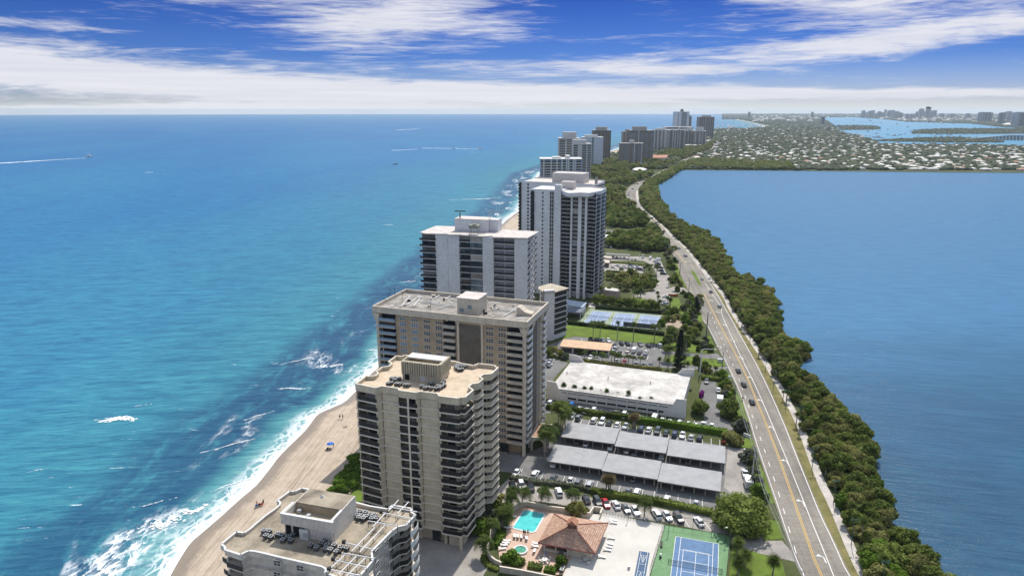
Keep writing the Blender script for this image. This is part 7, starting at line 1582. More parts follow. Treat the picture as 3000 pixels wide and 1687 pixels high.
    for y in (-.6, .6):
        w = MB(); w.box((fx-.12, y, .62), (.16, .3, .14)); w.build('headlight', LAMP, t_); w = MB(); w.box((bx_+.08, y, .75), (.12, .28, .16)); w.build('taillight', TAIL, t_)
    return t_
USED = {}
def place_car(p, rz, kind, colr, label, group):
    key = (kind, colr)
    if key not in USED:
        t_ = make_car(kind, colr); USED[key] = (t_, tree_of(t_)); t_.location = (p.x, p.y, .045); t_.rotation_euler = (0,0,rz); t_['label'] = label; t_['group'] = group; return t_
    t_, ch = USED[key]; return dup(t_, ch, (p.x, p.y, .045), rz, label, group)
ORD = ['first', 'second', 'third', 'fourth', 'fifth', 'sixth', 'seventh', 'eighth', 'ninth', 'tenth', 'eleventh', 'twelfth', 'thirteenth', 'fourteenth', 'fifteenth', 'sixteenth', 'seventeenth', 'eighteenth', 'nineteenth', 'twentieth']+['%dth' % k for k in range(21, 60)]
def row(where, cars, rz, group=None, jitter=.04):
    ks = [c for c in cars]; ks.sort(key=lambda c: c[0](c[1], c[2])[0])
    for i, (f, x, y, colr, kind) in enumerate(ks):
        kn = {'sedan': 'sedan', 'suv': 'SUV', 'van': 'van', 'pickup': 'pickup truck', 'truck': 'box truck'}[kind]
        place_car(g2(f, x, y, .4), rz+rnd.uniform(-jitter, jitter)+(math.pi if (i*7) % 3 == 0 else 0), kind, colr, '%s %s, %s from left %s' % (colr, kn, ORD[i], where), group or 'cars '+where)
hv = math.atan2(VY.y, VY.x); dg = (g2(A1,940,320)-g2(A1,905,210)); h1 = math.atan2(dg.y, dg.x); dg = (g2(A2,1390,770)-g2(A2,1300,650)); h2 = math.atan2(dg.y, dg.x)
row('in the row facing the silvery hedge', [(A1,478,190,'black','sedan'),(A1,605,205,'white','suv'),(A1,732,230,'black','suv'),(A1,1120,295,'white','suv')], h1+.03)
row('in the long row above the sun terrace', [(A1,1500,392,'black','sedan'),(A1,1655,430,'black','suv'),(A2,117,448,'red','sedan'),(A2,258,470,'white','sedan'),(A2,395,522,'grey','sedan'),(A2,525,550,'white','sedan'),(A2,818,600,'white','suv'),(A2,965,622,'white','sedan'),(A2,1122,655,'dark brown','suv'),(A2,1405,700,'white','sedan')], h2)
row('just below the lower carports', [(A1,530,30,'white','sedan'),(A1,792,50,'white','suv'),(A1,1045,95,'grey','sedan'),(A1,1275,145,'white','sedan'),(A1,1390,160,'grey','suv'),(A1,1545,195,'silver','suv'),(A2,420,300,'grey','sedan'),(A2,545,305,'white','suv'),(A2,960,395,'white','sedan'),(A2,1362,470,'silver','sedan')], hv-.1)
row('between the upper carports and the long hedge', [(A3,820,352,'silver','sedan'),(A3,940,390,'grey','suv'),(A3,1208,438,'white','suv'),(A3,1350,462,'white','suv'),(A3,1478,488,'black','sedan'),(A3,1620,512,'white','sedan'),(A3,1768,535,'silver','sedan'),(A4,200,505,'navy','suv'),(A4,315,515,'white','sedan'),(A4,446,537,'dark green','suv'),(A4,578,560,'dark green','sedan'),(A4,710,582,'navy','suv'),(A4,825,595,'white','sedan'),(A4,957,630,'silver','sedan'),(A4,1085,645,'black','suv')], hv-.12)
row('on the far side of the long hedge', [(A3,415,150,'white','suv'),(A3,550,160,'white','sedan'),(A3,670,168,'white','suv'),(A3,802,185,'blue','suv'),(A3,940,235,'white','sedan'),(A3,1065,260,'white','sedan'),(A3,1195,280,'white','suv'),(A3,1475,318,'black','sedan'),(A3,1590,318,'grey','pickup'),(A3,1735,350,'white','suv'),(A4,180,340,'white','sedan'),(A4,405,340,'white','van'),(A4,515,380,'white','sedan'),(A4,632,398,'white','sedan'),(A4,785,410,'white','suv'),(A4,915,440,'white','sedan'),(A4,1025,455,'white','sedan'),(A4,1140,448,'white','pickup'),(A4,1265,468,'white','sedan')], hv-.1)
row('in the shade under the carports', [(A3,1065,835,'white','sedan'),(A3,1500,900,'white','sedan'),(A3,915,800,'grey','sedan'),(A3,1788,958,'white','sedan'),(A3,500,1200,'white','suv'),(A4,510,915,'silver','suv'),(A4,910,985,'grey','sedan'),(A4,100,860,'grey','sedan'),(A4,820,1385,'grey','sedan'),(A4,80,1250,'grey','sedan')], hv)
row('under the peach carport', [(A5,690,415,'grey','sedan'),(A5,905,440,'grey','suv'),(A5,1012,445,'grey','sedan'),(A5,1130,455,'silver','suv')], hv)
row('in the middle bays past the parking deck', [(A5,1240,435,'silver','sedan'),(A5,1290,370,'silver','suv'),(A5,1358,450,'black','sedan'),(A5,1510,408,'beige','sedan'),(A5,1620,405,'white','van'),(A5,1715,440,'grey','sedan'),(A5,1828,435,'white','sedan'),(A5,1795,510,'black','sedan')], hv-.1)
row('backed onto the long lawn past the peach carport', [(A5,850,208,'black','sedan'),(A5,960,212,'black','sedan'),(A5,1062,218,'white','sedan'),(A5,1162,228,'white','sedan'),(A5,1388,278,'black','sedan'),(A5,1495,282,'black','sedan'),(A5,1725,298,'grey','sedan'),(A5,1865,318,'black','sedan'),(A5,2065,318,'silver','suv')], hv+.35)
row('hidden behind the palms behind the parking deck', [(A5,845,530,'white','sedan'),(A5,955,545,'white','sedan'),(A5,1310,585,'white','sedan'),(A5,1440,612,'red','sedan'),(A5,1655,640,'silver','sedan'),(A5,1790,658,'silver','sedan'),(A5,1900,672,'grey','sedan')], hv)
row('at the corner of the tan tower behind the deck', [(A5,112,595,'silver','sedan'),(A5,90,640,'white','sedan'),(A5,60,675,'grey','suv')], hv+1.3)
row('in the lot right of the parking deck', [(A6,1057,945,'white','sedan'),(A6,1082,1115,'white','truck'),(A6,880,815,'grey','sedan')], hv)
row('in the back row of the tower car park', [(A9,290,800,'white','suv'),(A9,345,805,'grey','sedan'),(A9,400,810,'white','sedan'),(A9,455,815,'silver','sedan'),(A9,578,828,'white','sedan'),(A9,632,832,'white','suv'),(A9,740,800,'silver','van'),(A9,855,815,'white','van')], hv)
row('along the curved side of the tower car park', [(A9,960,838,'white','van'),(A9,948,868,'white','suv'),(A9,965,908,'black','suv'),(A9,1010,953,'black','sedan'),(A9,1012,998,'black','sedan'),(A9,1055,1048,'black','suv'),(A7,1590,885,'white','suv'),(A7,1570,845,'white','sedan'),(A7,1610,775,'white','sedan')], hv+1.45)
row('in the lower half of the tower car park', [(A9,300,952,'white','sedan'),(A9,360,925,'white','sedan'),(A9,470,945,'white','sedan'),(A9,420,965,'silver','sedan'),(A9,530,960,'white','suv'),(A9,590,945,'silver','sedan'),(A9,650,940,'white','sedan'),(A9,668,978,'black','sedan'),(A9,720,985,'grey','suv'),(A9,560,925,'navy','sedan')], hv+.9)
row('beside the white tent by the far grove', [(A9,325,440,'white','van'),(A9,430,445,'silver','suv'),(A9,260,640,'white','sedan'),(A9,205,625,'white','suv')], hv)
for f, x, y, c, k, lb in [(A6,1360,655,'black','sedan','black car driving on the road, furthest of the three black cars'),(A6,1445,865,'black','sedan','black car driving on the road, middle of the three black cars'),(A6,1570,1130,'black','sedan','black car driving on the road, nearest of the three black cars'),(A8,875,320,'silver','sedan','silver car on the road beside the grass median'),(A8,1017,530,'navy','sedan','dark car on the road just past the grass median'),(A8,1157,768,'silver','suv','silver car on the road beside the bare yard'),(A9,1283,663,'silver','sedan','silver car on the road, upper of two above the median'),(A9,1385,778,'silver','suv','silver car on the road, lower of two above the median'),(A9,1057,404,'black','sedan','black car on the road near the grove end'),(A9,960,314,'black','sedan','small black car behind two dark ones at the far median'),(A9,935,285,'grey','suv','dark car at the far median strip'),(A9,872,207,'grey','suv','dark vehicle furthest up the straight road'),(R5,1218,944,'black','sedan','black car in the road bend'),(R5,1180,1003,'white','suv','white car parked in the lay-by of the bend, lower'),(R5,1190,978,'white','sedan','white car parked in the lay-by of the bend, upper'),(R5,1265,892,'grey','sedan','grey car turning at the far junction'),(R5,1510,742,'red','sedan','reddish car near the poles at the far road')]:
    t_ = place_car(g2(f, x, y, .4), R(97-15) if f is A6 or f is A8 else R(100), k, c, lb, 'cars on the road'); t_['category'] = 'car'
dirv = g2(A4,1815,1330)-g2(A4,1780,1210); rt = math.atan2(-dirv.y, -dirv.x); q = g2(A4,1772,1205)
place_car(q, rt, 'pickup', 'white', 'white pickup truck with a box trailer hitched behind, beside the road', 'cars on the drive by the road')
d_ = Vector((math.cos(rt), math.sin(rt), 0)); q2 = q-d_*6.2; t_ = thing('box_trailer', 'white box trailer hitched to the white pickup truck', 'trailer', (q2.x, q2.y, 0), rt)
mb = MB(); mb.box((0,0,1.55), (4.2,2.2,2.1)); mb.add([(2.1,-1.1,.5),(2.1,1.1,.5),(2.7,0,.5),(2.1,-1.1,2.6),(2.1,1.1,2.6),(2.7,0,2.6)], [(0,2,5,3),(2,1,4,5),(3,5,4)]); mb.build('box', PAINT, t_); mb = MB(); mb.tube([(2.1,0,.5),(3.6,0,.5)], .06, 5); mb.build('tow_bar', RAILD, t_)
for y in (-.95,.95): mb = MB(); mb.tube([(-.2,y-.1,.34),(-.2,y+.1,.34)], .34, 10); mb.build('wheel', TYRE, t_)

# ================================================================= PEOPLE AND BEACH THINGS
SKIN = mat('skin', (.42,.26,.18), .7, .05); HAIR = mat('dark_hair', (.03,.02,.015), .8)
def person(label, p, rz, shirt, shorts, pose='stand', z=.05):
    t_ = thing('person', label, 'person', (p.x, p.y, z), rz)
    if pose == 'stand' or pose == 'walk':
        s_ = .28 if pose == 'walk' else .06
        J = [(0,0,.95),(0,0,1.2),(0,0,1.42),(0,0,1.52),(0.02,0,1.66),(0,.10,.90),(s_*.6,.11,.5),(s_*.2 if pose=='walk' else 0,.11,.06),(s_*.2+.16,.12,.03),(0,-.10,.90),(-s_*.3,-.11,.5),(-s_,-.11,.07),(-s_+.16,-.12,.03),(0,.19,1.40),(-.05,.25,1.12),(.06,.25,.86),(0,-.19,1.40),(.08,-.25,1.12),(.14,-.24,.88)]
        E_ = [(0,1),(1,2),(2,3),(3,4),(0,5),(5,6),(6,7),(7,8),(0,9),(9,10),(10,11),(11,12),(2,13),(13,14),(14,15),(2,16),(16,17),(17,18)]
        rad = [.15,.135,.15,.055,.10,.10,.075,.05,.045,.10,.075,.05,.045,.065,.05,.035,.065,.05,.035]
    else:
        J = [(0,0,.20),(-.25,0,.30),(-.48,0,.42),(-.56,0,.46),(-.68,0,.52),(.1,.10,.2),(.45,.12,.38),(.8,.12,.08),(.9,.12,.14),(.1,-.10,.2),(.5,-.12,.2),(.9,-.12,.08),(1.0,-.12,.14),(-.42,.2,.4),(-.2,.3,.28),(.05,.28,.2),(-.42,-.2,.4),(-.2,-.3,.28),(.05,-.28,.2)]
        E_ = [(0,1),(1,2),(2,3),(3,4),(0,5),(5,6),(6,7),(7,8),(0,9),(9,10),(10,11),(11,12),(2,13),(13,14),(14,15),(2,16),(16,17),(17,18)]
        rad = [.15,.135,.15,.055,.10,.10,.075,.05,.045,.10,.075,.05,.045,.065,.05,.035,.065,.05,.035]
    me = bpy.data.meshes.new('body'); me.from_pydata(J, E_, []); o = bpy.data.objects.new('body', me); COL.objects.link(o); o.parent = t_
    sk = o.modifiers.new('skin', 'SKIN'); sk.use_smooth_shade = True; me.skin_vertices[0].data[0].use_root = True
    for i, r in enumerate(rad): me.skin_vertices[0].data[i].radius = (r, r)
    me.materials.append(SKIN); o.modifiers.new('sub', 'SUBSURF').levels = 1
    mb = MB(); a, b = Vector(J[1]), Vector(J[2]); mb.tube([tuple(Vector(J[0])), tuple(a), tuple(b), tuple(b+(b-a)*.25)], [.185,.175,.20,.10], 8); mb.build('shirt', shirt, t_)
    mb = MB(); mb.tube([tuple(Vector(J[0])+Vector((0,0,.06))), tuple(Vector(J[5])), tuple((Vector(J[5])+Vector(J[6]))/2)], [.17,.135,.12], 8); mb.tube([tuple(Vector(J[9])), tuple((Vector(J[9])+Vector(J[10]))/2)], [.135,.12], 8); mb.build('shorts', shorts, t_)
    h = Vector(J[4])+Vector((-.015,0,.03)); mb = MB(); blob_core(mb, h, (.125,.115,.12), random.Random(1), 8, 5); mb.build('hair', HAIR, t_)
    return t_
DK = mat('dark_cloth', (.02,.02,.025), .9); WC = mat('white_cloth', (.7,.7,.7), .9); RC = mat('red_cloth', (.5,.05,.05), .9); BC = mat('blue_cloth', (.03,.14,.5), .8)
person('person in dark clothes at the pool edge, left of three', g2(A1,634,880,.25), 1.2, DK, DK, z=.25)
person('person in dark clothes with pale shorts at the pool edge, middle of three', g2(A1,654,890,.25), 1.8, DK, WC, z=.25)
person('person in dark clothes at the pool edge, right of three', g2(A1,692,880,.25), 2.4, DK, DK, 'walk', z=.25)
person('person walking on the beach, left of the pair', g2(R1,1046,478), 1.4, DK, DK, 'walk'); person('person walking on the beach, right of the pair', g2(R1,1064,478), 1.4, DK, WC, 'walk')
person('person lying alone on the sand above the blue umbrella', g2(R1,1077,530), .6, WC, DK, 'lie'); person('person in dark clothes beside the blue beach umbrella', g2(R1,1006,652), 2.0, DK, DK)
person('person sitting in the shade of the blue beach umbrella', g2(R1,985,665), 2.0, RC, DK, 'lie')
person('person standing by the beach chairs near the foam, in red', g2(R1,535,1018), .5, RC, DK); person('person by the beach chairs near the foam, in dark clothes', g2(R1,574,1008), 2.5, DK, DK)
person('person in dark clothes walking along the road edge', g2(A6,1425,1100), 1.5, DK, DK, 'walk', .06); person('person in a red shirt on the drive left of the pool palms', g2(A1,158,845), 1.5, RC, DK, 'walk')
q = g2(R1,985,660); t_ = thing('beach_umbrella', 'blue beach umbrella on the open sand', 'umbrella', (q.x, q.y, .05)); mb = MB(); mb.tube([(0,0,0),(.15,0,2.1)], .025, 5); mb.build('pole', PAINT, t_)
mb = MB(); N_ = 8
for k in range(N_): a0, a1 = 2*math.pi*k/N_, 2*math.pi*(k+1)/N_; mb.add([(.15+1.25*math.cos(a0),1.25*math.sin(a0),1.72),(.15+1.25*math.cos(a1),1.25*math.sin(a1),1.72),(.15+.6*math.cos(a1),.6*math.sin(a1),2.02),(.15+.6*math.cos(a0),.6*math.sin(a0),2.02)], [(0,1,2,3)]); mb.add([(.15+.6*math.cos(a0),.6*math.sin(a0),2.02),(.15+.6*math.cos(a1),.6*math.sin(a1),2.02),(.15,0,2.12)], [(0,1,2)])
mb.build('canopy', BC, t_)
def chair_low(label, p, rz, m_, z=.05):
    t_ = thing('beach_chair', label, 'beach chair', (p.x, p.y, z), rz); mb = MB(); mb.box((0,0,.28), (.6,.6,.05)); mb.build('seat', m_, t_); mb = MB(); mb.box((-.38,0,.6), (.05,.6,.75)); mb.build('backrest', m_, t_)
    for x in (-.25,.25):
        for y in (-.27,.27): mb = MB(); mb.tube([(x,y,0),(x,y,.27)], .02, 4); mb.build('leg', METAL, t_)
for x, y, m_, lb in ((528,1020,BC,'blue beach chair near the foam, leftmost'),(545,1015,DK,'dark beach chair near the foam, middle'),(560,1012,RC,'red beach chair near the foam, rightmost'),(968,668,DK,'dark beach chair left of the blue umbrella')): chair_low(lb, g2(R1,x,y), 2.3, m_)
# sun loungers
LNG = mat('lounger_white', (.72,.72,.72), .7)
def make_lounger(low=0):
    t_ = thing('sun_lounger', 'x', 'sun lounger', (0,0,-60)); mb = MB(); mb.box((.3,0,.34), (1.35,.66,.07)); mb.build('seat', LNG, t_); mb = MB(); mb.box((-.66,0,.52), (.75,.66,.06), 0, 0); 
    mb.v = [((x), y, z+(-.36-x)*.55-.16 if x < -.36 else z-.14) for x, y, z in mb.v]; mb.build('backrest', LNG, t_)
    for x in (-.3,.85):
        for y in (-.28,.28): mb = MB(); mb.box((x,y,.15), (.05,.05,.30)); mb.build('leg', METAL, t_)
    return t_
L0 = make_lounger(); chL = tree_of(L0); first = True
LG = [(A1,505,905,hv+.3,'in the row of four below the pool, first from the left'),(A1,552,910,hv+.3,'in the row of four below the pool, second from the left'),(A1,603,918,hv+.3,'in the row of four below the pool, third from the left'),(A1,672,935,hv+.3,'in the row of four below the pool, rightmost'),(A1,405,970,.2,'left of the hot tub, top of the stack of four'),(A1,388,1000,.2,'left of the hot tub, second of the stack of four'),(A1,365,1030,.2,'left of the hot tub, third of the stack of four'),(A1,340,1078,.2,'left of the hot tub, lowest of the stack of four'),
      (A1,805,1008,-.1,'right of the hot tub, upper'),(A1,792,1045,-.1,'right of the hot tub, middle'),(A1,782,1110,1.3,'right of the hot tub, lower and turned'),(A1,522,1212,hv+.2,'at the lower edge of the pink terrace, left'),(A1,598,1222,hv+.2,'at the lower edge of the pink terrace, right'),(A1,490,640,.3,'beside the left pool edge, upper'),(A1,415,790,.3,'beside the left pool edge, lower'),
      (A2,222,682,UA,'on the white terrace by the roof corner, upper of two'),(A2,225,718,UA,'on the white terrace by the roof corner, lower of two'),(A2,195,930,UA,'on the white terrace with raised back'),(A2,170,1012,UA,'on the white terrace along the clubhouse, first of three'),(A2,155,1052,UA,'on the white terrace along the clubhouse, second of three'),(A2,140,1095,UA,'on the white terrace along the clubhouse, third of three'),(A2,65,1190,UA,'on the white terrace nearest the clubhouse corner'),(A2,440,1318,hv,'standing alone in the middle of the white terrace')]
for f, x, y, a, lb in LG:
    q = g2(f, x, y, .25)
    if first: L0.location = (q.x, q.y, .25); L0.rotation_euler = (0,0,a); L0['label'] = 'white sun lounger '+lb; L0['group'] = 'sun loungers'; first = False
    else: dup(L0, chL, (q.x, q.y, .25), a, 'white sun lounger '+lb, 'sun loungers')
for f, x, y, lb, ch in ((A1,925,1245,'round white table with chairs under the clubhouse edge',5),(A1,1490,1240,'round white table with white chairs on the sun terrace shadow',4)):
    q = g2(f, x, y, .25); t_ = thing('patio_table', lb, 'table', (q.x, q.y, .25)); mb = MB(); mb.cyl((0,0,.70), .75, .05, 14); mb.build('tabletop', PAINT, t_); mb = MB(); mb.tube([(0,0,0),(0,0,.7)], .05, 6); mb.box((0,0,.03), (.5,.5,.05)); mb.build('leg', PAINT, t_)
    for k in range(ch):
        a = 2*math.pi*k/ch+.4; c_ = Vector((q.x+1.15*math.cos(a), q.y+1.15*math.sin(a), 0)); chair_low('white patio chair around the %s' % ('table by the clubhouse' if ch == 5 else 'table on the sun terrace')+', %s' % ['back right','back','left','front','front right'][k], c_, a+math.pi, PAINT, .25)
q = g2(A1,940,1200,.25); t_ = thing('patio_umbrella', 'closed blue umbrella beside the table by the clubhouse', 'umbrella', (q.x, q.y, .25)); mb = MB(); mb.tube([(0,0,0),(0,0,2.5)], .03, 5); mb.build('pole', METAL, t_); mb = MB(); mb.tube([(0,0,1.0),(0,0,1.3),(0,0,2.4)], [.10,.16,.03], 8); mb.build('canopy', BC, t_)
for x, y, lb in ((1178,1350,'upper'),(1160,1390,'lower')):
    q = g2(A1,x,y,.25); ac = make_condenser('grey air conditioner behind the clubhouse, %s of two' % lb, 'clubhouse air conditioners'); ac.location = (q.x, q.y, .25); ac.rotation_euler = (0,0,UA)
q = g2(A2,872,1190,.27); t_ = thing('water_cooler', 'white drinks cooler on the green court edge', 'cooler', (q.x, q.y, .27)); mb = MB(); mb.cyl((0,0,.5), .28, .6, 12); mb.build('barrel', PAINT, t_); mb = MB(); mb.box((0,0,.25), (.5,.5,.5)); mb.build('stand', RAILD, t_)
q = g2(A2,890,1020,.27); t_ = thing('bench', 'dark bench frame beside the tennis court fence', 'bench', (q.x, q.y, .27), hv); mb = MB(); mb.box((0,0,.45), (2.2,.5,.06)); mb.build('seat', RAILD, t_); mb = MB(); mb.box((0,.25,.75), (2.2,.05,.4)); mb.build('backrest', RAILD, t_)
for x in (-1,1): mb = MB(); mb.box((x,0,.22), (.06,.45,.42)); mb.build('leg', RAILD, t_)
# ================================================================= POLES, LAMPS, WIRES
WOOD = mat('pole_wood', (.20,.18,.16), .9, .15, 1.5); CONC = mat('pole_concrete', (.42,.40,.38), .85, .1)
def upole(label, f, bx, by, tx, ty, m_=WOOD, arms=0, r=.17):
    b = g2(f, bx, by); h = max(6.0, min(22, hgt(f, bx, by, tx, ty))); t_ = thing('utility_pole', label, 'utility pole', (b.x, b.y, 0)); mb = MB(); mb.tube([(0,0,0),(0,0,h)], [r*1.3, r*.75], 8); mb.build('pole', m_, t_)
    for k in range(arms): mb = MB(); mb.box((0,0,h-.6-k*1.3), (3.0,.12,.14), .3); mb.build('crossarm', m_, t_); [(lambda b_: (b_.cyl((math.cos(.3)*x, math.sin(.3)*x, h-.5-k*1.3), .07, .25, 6), b_.build('insulator', METAL, t_)))(MB()) for x in (-1.4,0,1.4)]
    if not arms: mb = MB(); mb.box((0,.0,h-1.0), (.12,.6,.5)); mb.build('transformer_bracket', METAL, t_)
    return Vector((b.x, b.y, h))
tops = []
tops.append(upole('grey utility pole beside the bright lawn at the lower right', R7, 432,1150, 447,985))
tops.append(upole('pale concrete pole by the driveway entrance beside the trailer', A4, 1880,1265, 1912,760, CONC, r=.22))
tops.append(upole('utility pole beside the shrubs where the pedestrian walks', A6, 1292,1245, 1316,870))
tops.append(upole('utility pole on the lawn by the deck entrance drive', A6, 1105,745, 1120,368))
tops.append(upole('thick utility pole at the road by the bare yard', A8, 940,1290, 958,870, r=.3))
tops.append(upole('utility pole beside the junction left of the grass median', A8, 655,540, 660,300))
tops.append(upole('utility pole with two crossarms and insulators near the median', A8, 510,245, 520,60, arms=2))
tops.append(upole('utility pole at the edge of the road above the car park', A9, 1190,890, 1195,648))
tops.append(upole('utility pole, right of the close pair by the near grove', A9, 1125,755, 1131,582)); tops.append(upole('utility pole, left of the close pair by the near grove', A9, 1018,570, 1020,430)); upole('thin pole standing beside the close pair by the near grove', A9, 1030,600, 1037,465)
upole('slim pole on the road edge by the far median', A9, 936,430, 938,355); upole('slim pole left of the far median, upper', A9, 797,290, 797,225); upole('slim pole in the bend by the two dark conifers', A9, 650,125, 650,65)
b = Vector((tops[0].x-6, 100, tops[0].z)); chain = [b]+tops
t_ = thing('power_lines', 'thin overhead wires strung between the roadside utility poles', 'power lines', (0,0,0))
for off, dz_ in ((-.4,-.4),(.1,-.2),(.5,-.7),(.0,-1.8),(.3,-2.3)):
    mb = MB()
    for p, q in zip(chain, chain[1:]):
        pts = [p.lerp(q, s_/8)+Vector((off, 0, dz_-1.3*4*(s_/8)*(1-s_/8))) for s_ in range(9)]; mb.tube(pts, .035, 3, False)
    mb.build('wire', mat('wire_grey', (.30,.30,.30), .5, .05), t_)
# white mast arm
b = g2(A6,775,720); hm = 11.5; t_ = thing('mast_arm', 'white mast with long horizontal arm at the back corner of the parking deck', 'street light', (b.x, b.y, 0)); mb = MB(); mb.tube([(0,0,0),(.2,0,hm)], [.3,.2], 8); mb.build('mast', PAINT, t_); mb = MB(); mb.tube([(.2,0,hm),(1.5,0,hm+.5),(5.6,0,hm+.2)], [.17,.14,.1], 6); mb.build('arm', PAINT, t_); mb = MB(); mb.box((5.9,0,hm+.1), (1.0,.5,.25)); mb.build('lamp_head', PAINT, t_)
# green lamp posts
GRNM = mat('green_lamp_metal', (.05,.14,.11), .5)
def lamp():
    t_ = thing('street_lamp', 'x', 'street lamp', (0,0,-60)); mb = MB(); mb.tube([(0,0,0),(0,0,1),(0,0,7.6)], [.14,.10,.07], 7); mb.build('post', GRNM, t_)
    for s_ in (-1,1): mb = MB(); mb.tube([(0,0,7.4),(s_*.35,0,7.9),(s_*.75,0,7.8)], .05, 5); mb.build('arm', GRNM, t_); mb = MB(); mb.tube([(s_*.75,0,7.35),(s_*.75,0,7.6),(s_*.75,0,7.8)], [.28,.22,.06], 8); o = mb.build('lamp_shade', GRNM, t_); mb = MB(); mb.cyl((s_*.75,0,7.26), .18, .1, 8); mb.build('bulb_glass', PAINT, o)
    return t_
lm = lamp(); chl = tree_of(lm); first = True
for i, (f, x, y) in enumerate([(R7,1072,1520),(R7,908,1282),(R7,812,1062),(R7,697,875),(R7,628,645),(R7,553,548),(R7,488,438),(R7,445,345),(R7,362,185),(R7,298,80),(A8,1465,1010),(A8,1365,865),(A8,1245,690),(A8,1195,560),(A8,1115,440),(A8,960,250),(A8,862,150),(A9,1628,980),(A9,1550,850),(A9,1500,790),(A9,1445,720),(A9,1388,700),(A9,1285,500),(A9,1210,460)]):
    q = g2(f, x, y); lb = 'green double-headed street lamp along the footpath, %s' % (ORD[i]+' from the bottom edge')
    if first: lm.location = (q.x, q.y, 0); lm['label'] = lb; lm['group'] = 'street lamps along the footpath'; first = False
    else: dup(lm, chl, (q.x, q.y, 0), 0, lb, 'street lamps along the footpath', .8 if i > 9 else 1)
for f, x, y, h_, lb in ((A2,1770,985,4.4,'black court light pole near the far right corner of the tennis court'),(A2,985,850,4.2,'black court light pole at the far left corner of the tennis court'),(A2,428,665,4.0,'dark light pole at the back edge of the sun terrace')):
    q = g2(f, x, y, .25); t_ = thing('light_pole', lb, 'light pole', (q.x, q.y, .25)); mb = MB(); mb.tube([(0,0,0),(0,0,h_)], .07, 6); mb.build('post', RAILD, t_); mb = MB(); mb.box((0,0,h_+.1), (.5,.3,.18)); mb.build('lamp_head', PAINT, t_)
for f, x, y, lb in ((A9,525,900,'globe lamp on a dark post in the tall tower car park, left'),(A9,681,895,'globe lamp on a dark post in the tall tower car park, right')):
    q = g2(f, x, y); t_ = thing('globe_lamp', lb, 'street lamp', (q.x, q.y, 0)); mb = MB(); mb.tube([(0,0,0),(0,0,6.2)], .09, 6); mb.build('post', RAILD, t_); mb = MB(); blob_core(mb, (0,0,6.7), (.6,.6,.6), random.Random(2), 10, 6); mb.build('globe', PAINT, t_)
# ground sign, benches
q = g2(A6,1082,520); t_ = thing('utility_cabinet', 'white electrical cabinet on the lawn by the road', 'cabinet', (q.x, q.y, 0), UA); mb = MB(); mb.box((0,0,.75), (2.2,1.0,1.5)); mb.build('box', PAINT, t_); mb = MB(); mb.box((0,0,1.55), (2.4,1.2,.1)); mb.build('lid', METAL, t_)
q = g2(A6,1200,765); t_ = thing('entrance_sign', 'low white entrance sign wall on the small lawn by the road', 'sign', (q.x, q.y, 0), .15); mb = MB(); mb.box((0,0,.55), (3.6,.35,1.0)); mb.build('sign_panel', PAINT, t_); mb = MB(); mb.box((0,0,.05), (4.0,.6,.1)); mb.build('base', SIDE, t_)
q = g2(A4,1800,620); t_ = thing('entrance_sign', 'white sign wall on the lawn where the hedge meets the road', 'sign', (q.x, q.y, 0), -.9); mb = MB(); mb.box((0,0,.6), (2.6,.35,1.1)); mb.build('sign_panel', PAINT, t_); mb = MB(); mb.box((0,0,.05), (3.0,.6,.1)); mb.build('base', SIDE, t_)
# word painted on the driveway
fc = bpy.data.curves.new('stop_lettering', 'FONT'); fc.body = 'STOP'; fc.size = 2.6; fc.align_x = 'CENTER'; o = bpy.data.objects.new('stop_lettering', fc); COL.objects.link(o); q = g2(A4,1850,865); o.location = (q.x, q.y, .055); o.rotation_euler = (0,0,R(75)); fc.materials.append(WHITE); o['kind'] = 'structure'
# ================================================================= BOATS, BIRD, FOAM, SKYLINE
BOATW = mat('boat_white', (.86,.86,.85), .5, .03)
def boat(label, f, x, y, L, rz, m_=PAINT, group=None, z=SEA_Z, top=True, fly=False):
    m_ = BOATW if m_ is PAINT else m_
    q = g2(f, x, y, z); t_ = thing('motor_boat', label, 'boat', (q.x, q.y, z), rz, group); mb = MB(); w = L*.15
    sec = [(-.5,.9,0,.09),(0,1,0,.10),(.3,.75,0,.12),(.5,.03,.05,.15)]; o_ = 0
    for sx_, ww, zl, zt in sec: mb.v += [(sx_*L,-w*ww*.6,zl*L-.1),(sx_*L,-w*ww,zt*L),(sx_*L,w*ww,zt*L),(sx_*L,w*ww*.6,zl*L-.1)]
    for i in range(3):
        for k in range(4): mb.f.append((i*4+k, (i+1)*4+k, (i+1)*4+(k+1) % 4, i*4+(k+1) % 4))
    mb.f += [(0,1,2,3),(15,14,13,12)]; mb.build('hull', m_, t_)
    if top: mb = MB(); mb.box((-.02*L,0,.15*L), (.32*L, w*1.3, .12*L)); mb.build('cabin', PAINT if m_ is not PAINT else mat('boat_cabin', (.55,.57,.6), .5), t_)
    if fly:
        mb = MB(); mb.box((-.05*L,0,.30*L), (.22*L,w*1.2,.025*L)); [mb.tube([(-.05*L+a, b, .2*L), (-.05*L+a, b, .30*L)], .05, 4) for a in (-.08*L,.08*L) for b in (-w*.5,w*.5)]; mb.build('tower_top', PAINT, t_)
        for s_ in (-1,1): mb = MB(); mb.tube([(0,s_*w*.6,.15*L),(-.35*L,s_*w*2.2,.65*L)], .05, 4); mb.build('outrigger', PAINT, t_)
    return t_
boat('white sport fishing boat with outriggers heading right across the open sea', PX, 262, 460, 20, .22, fly=True)
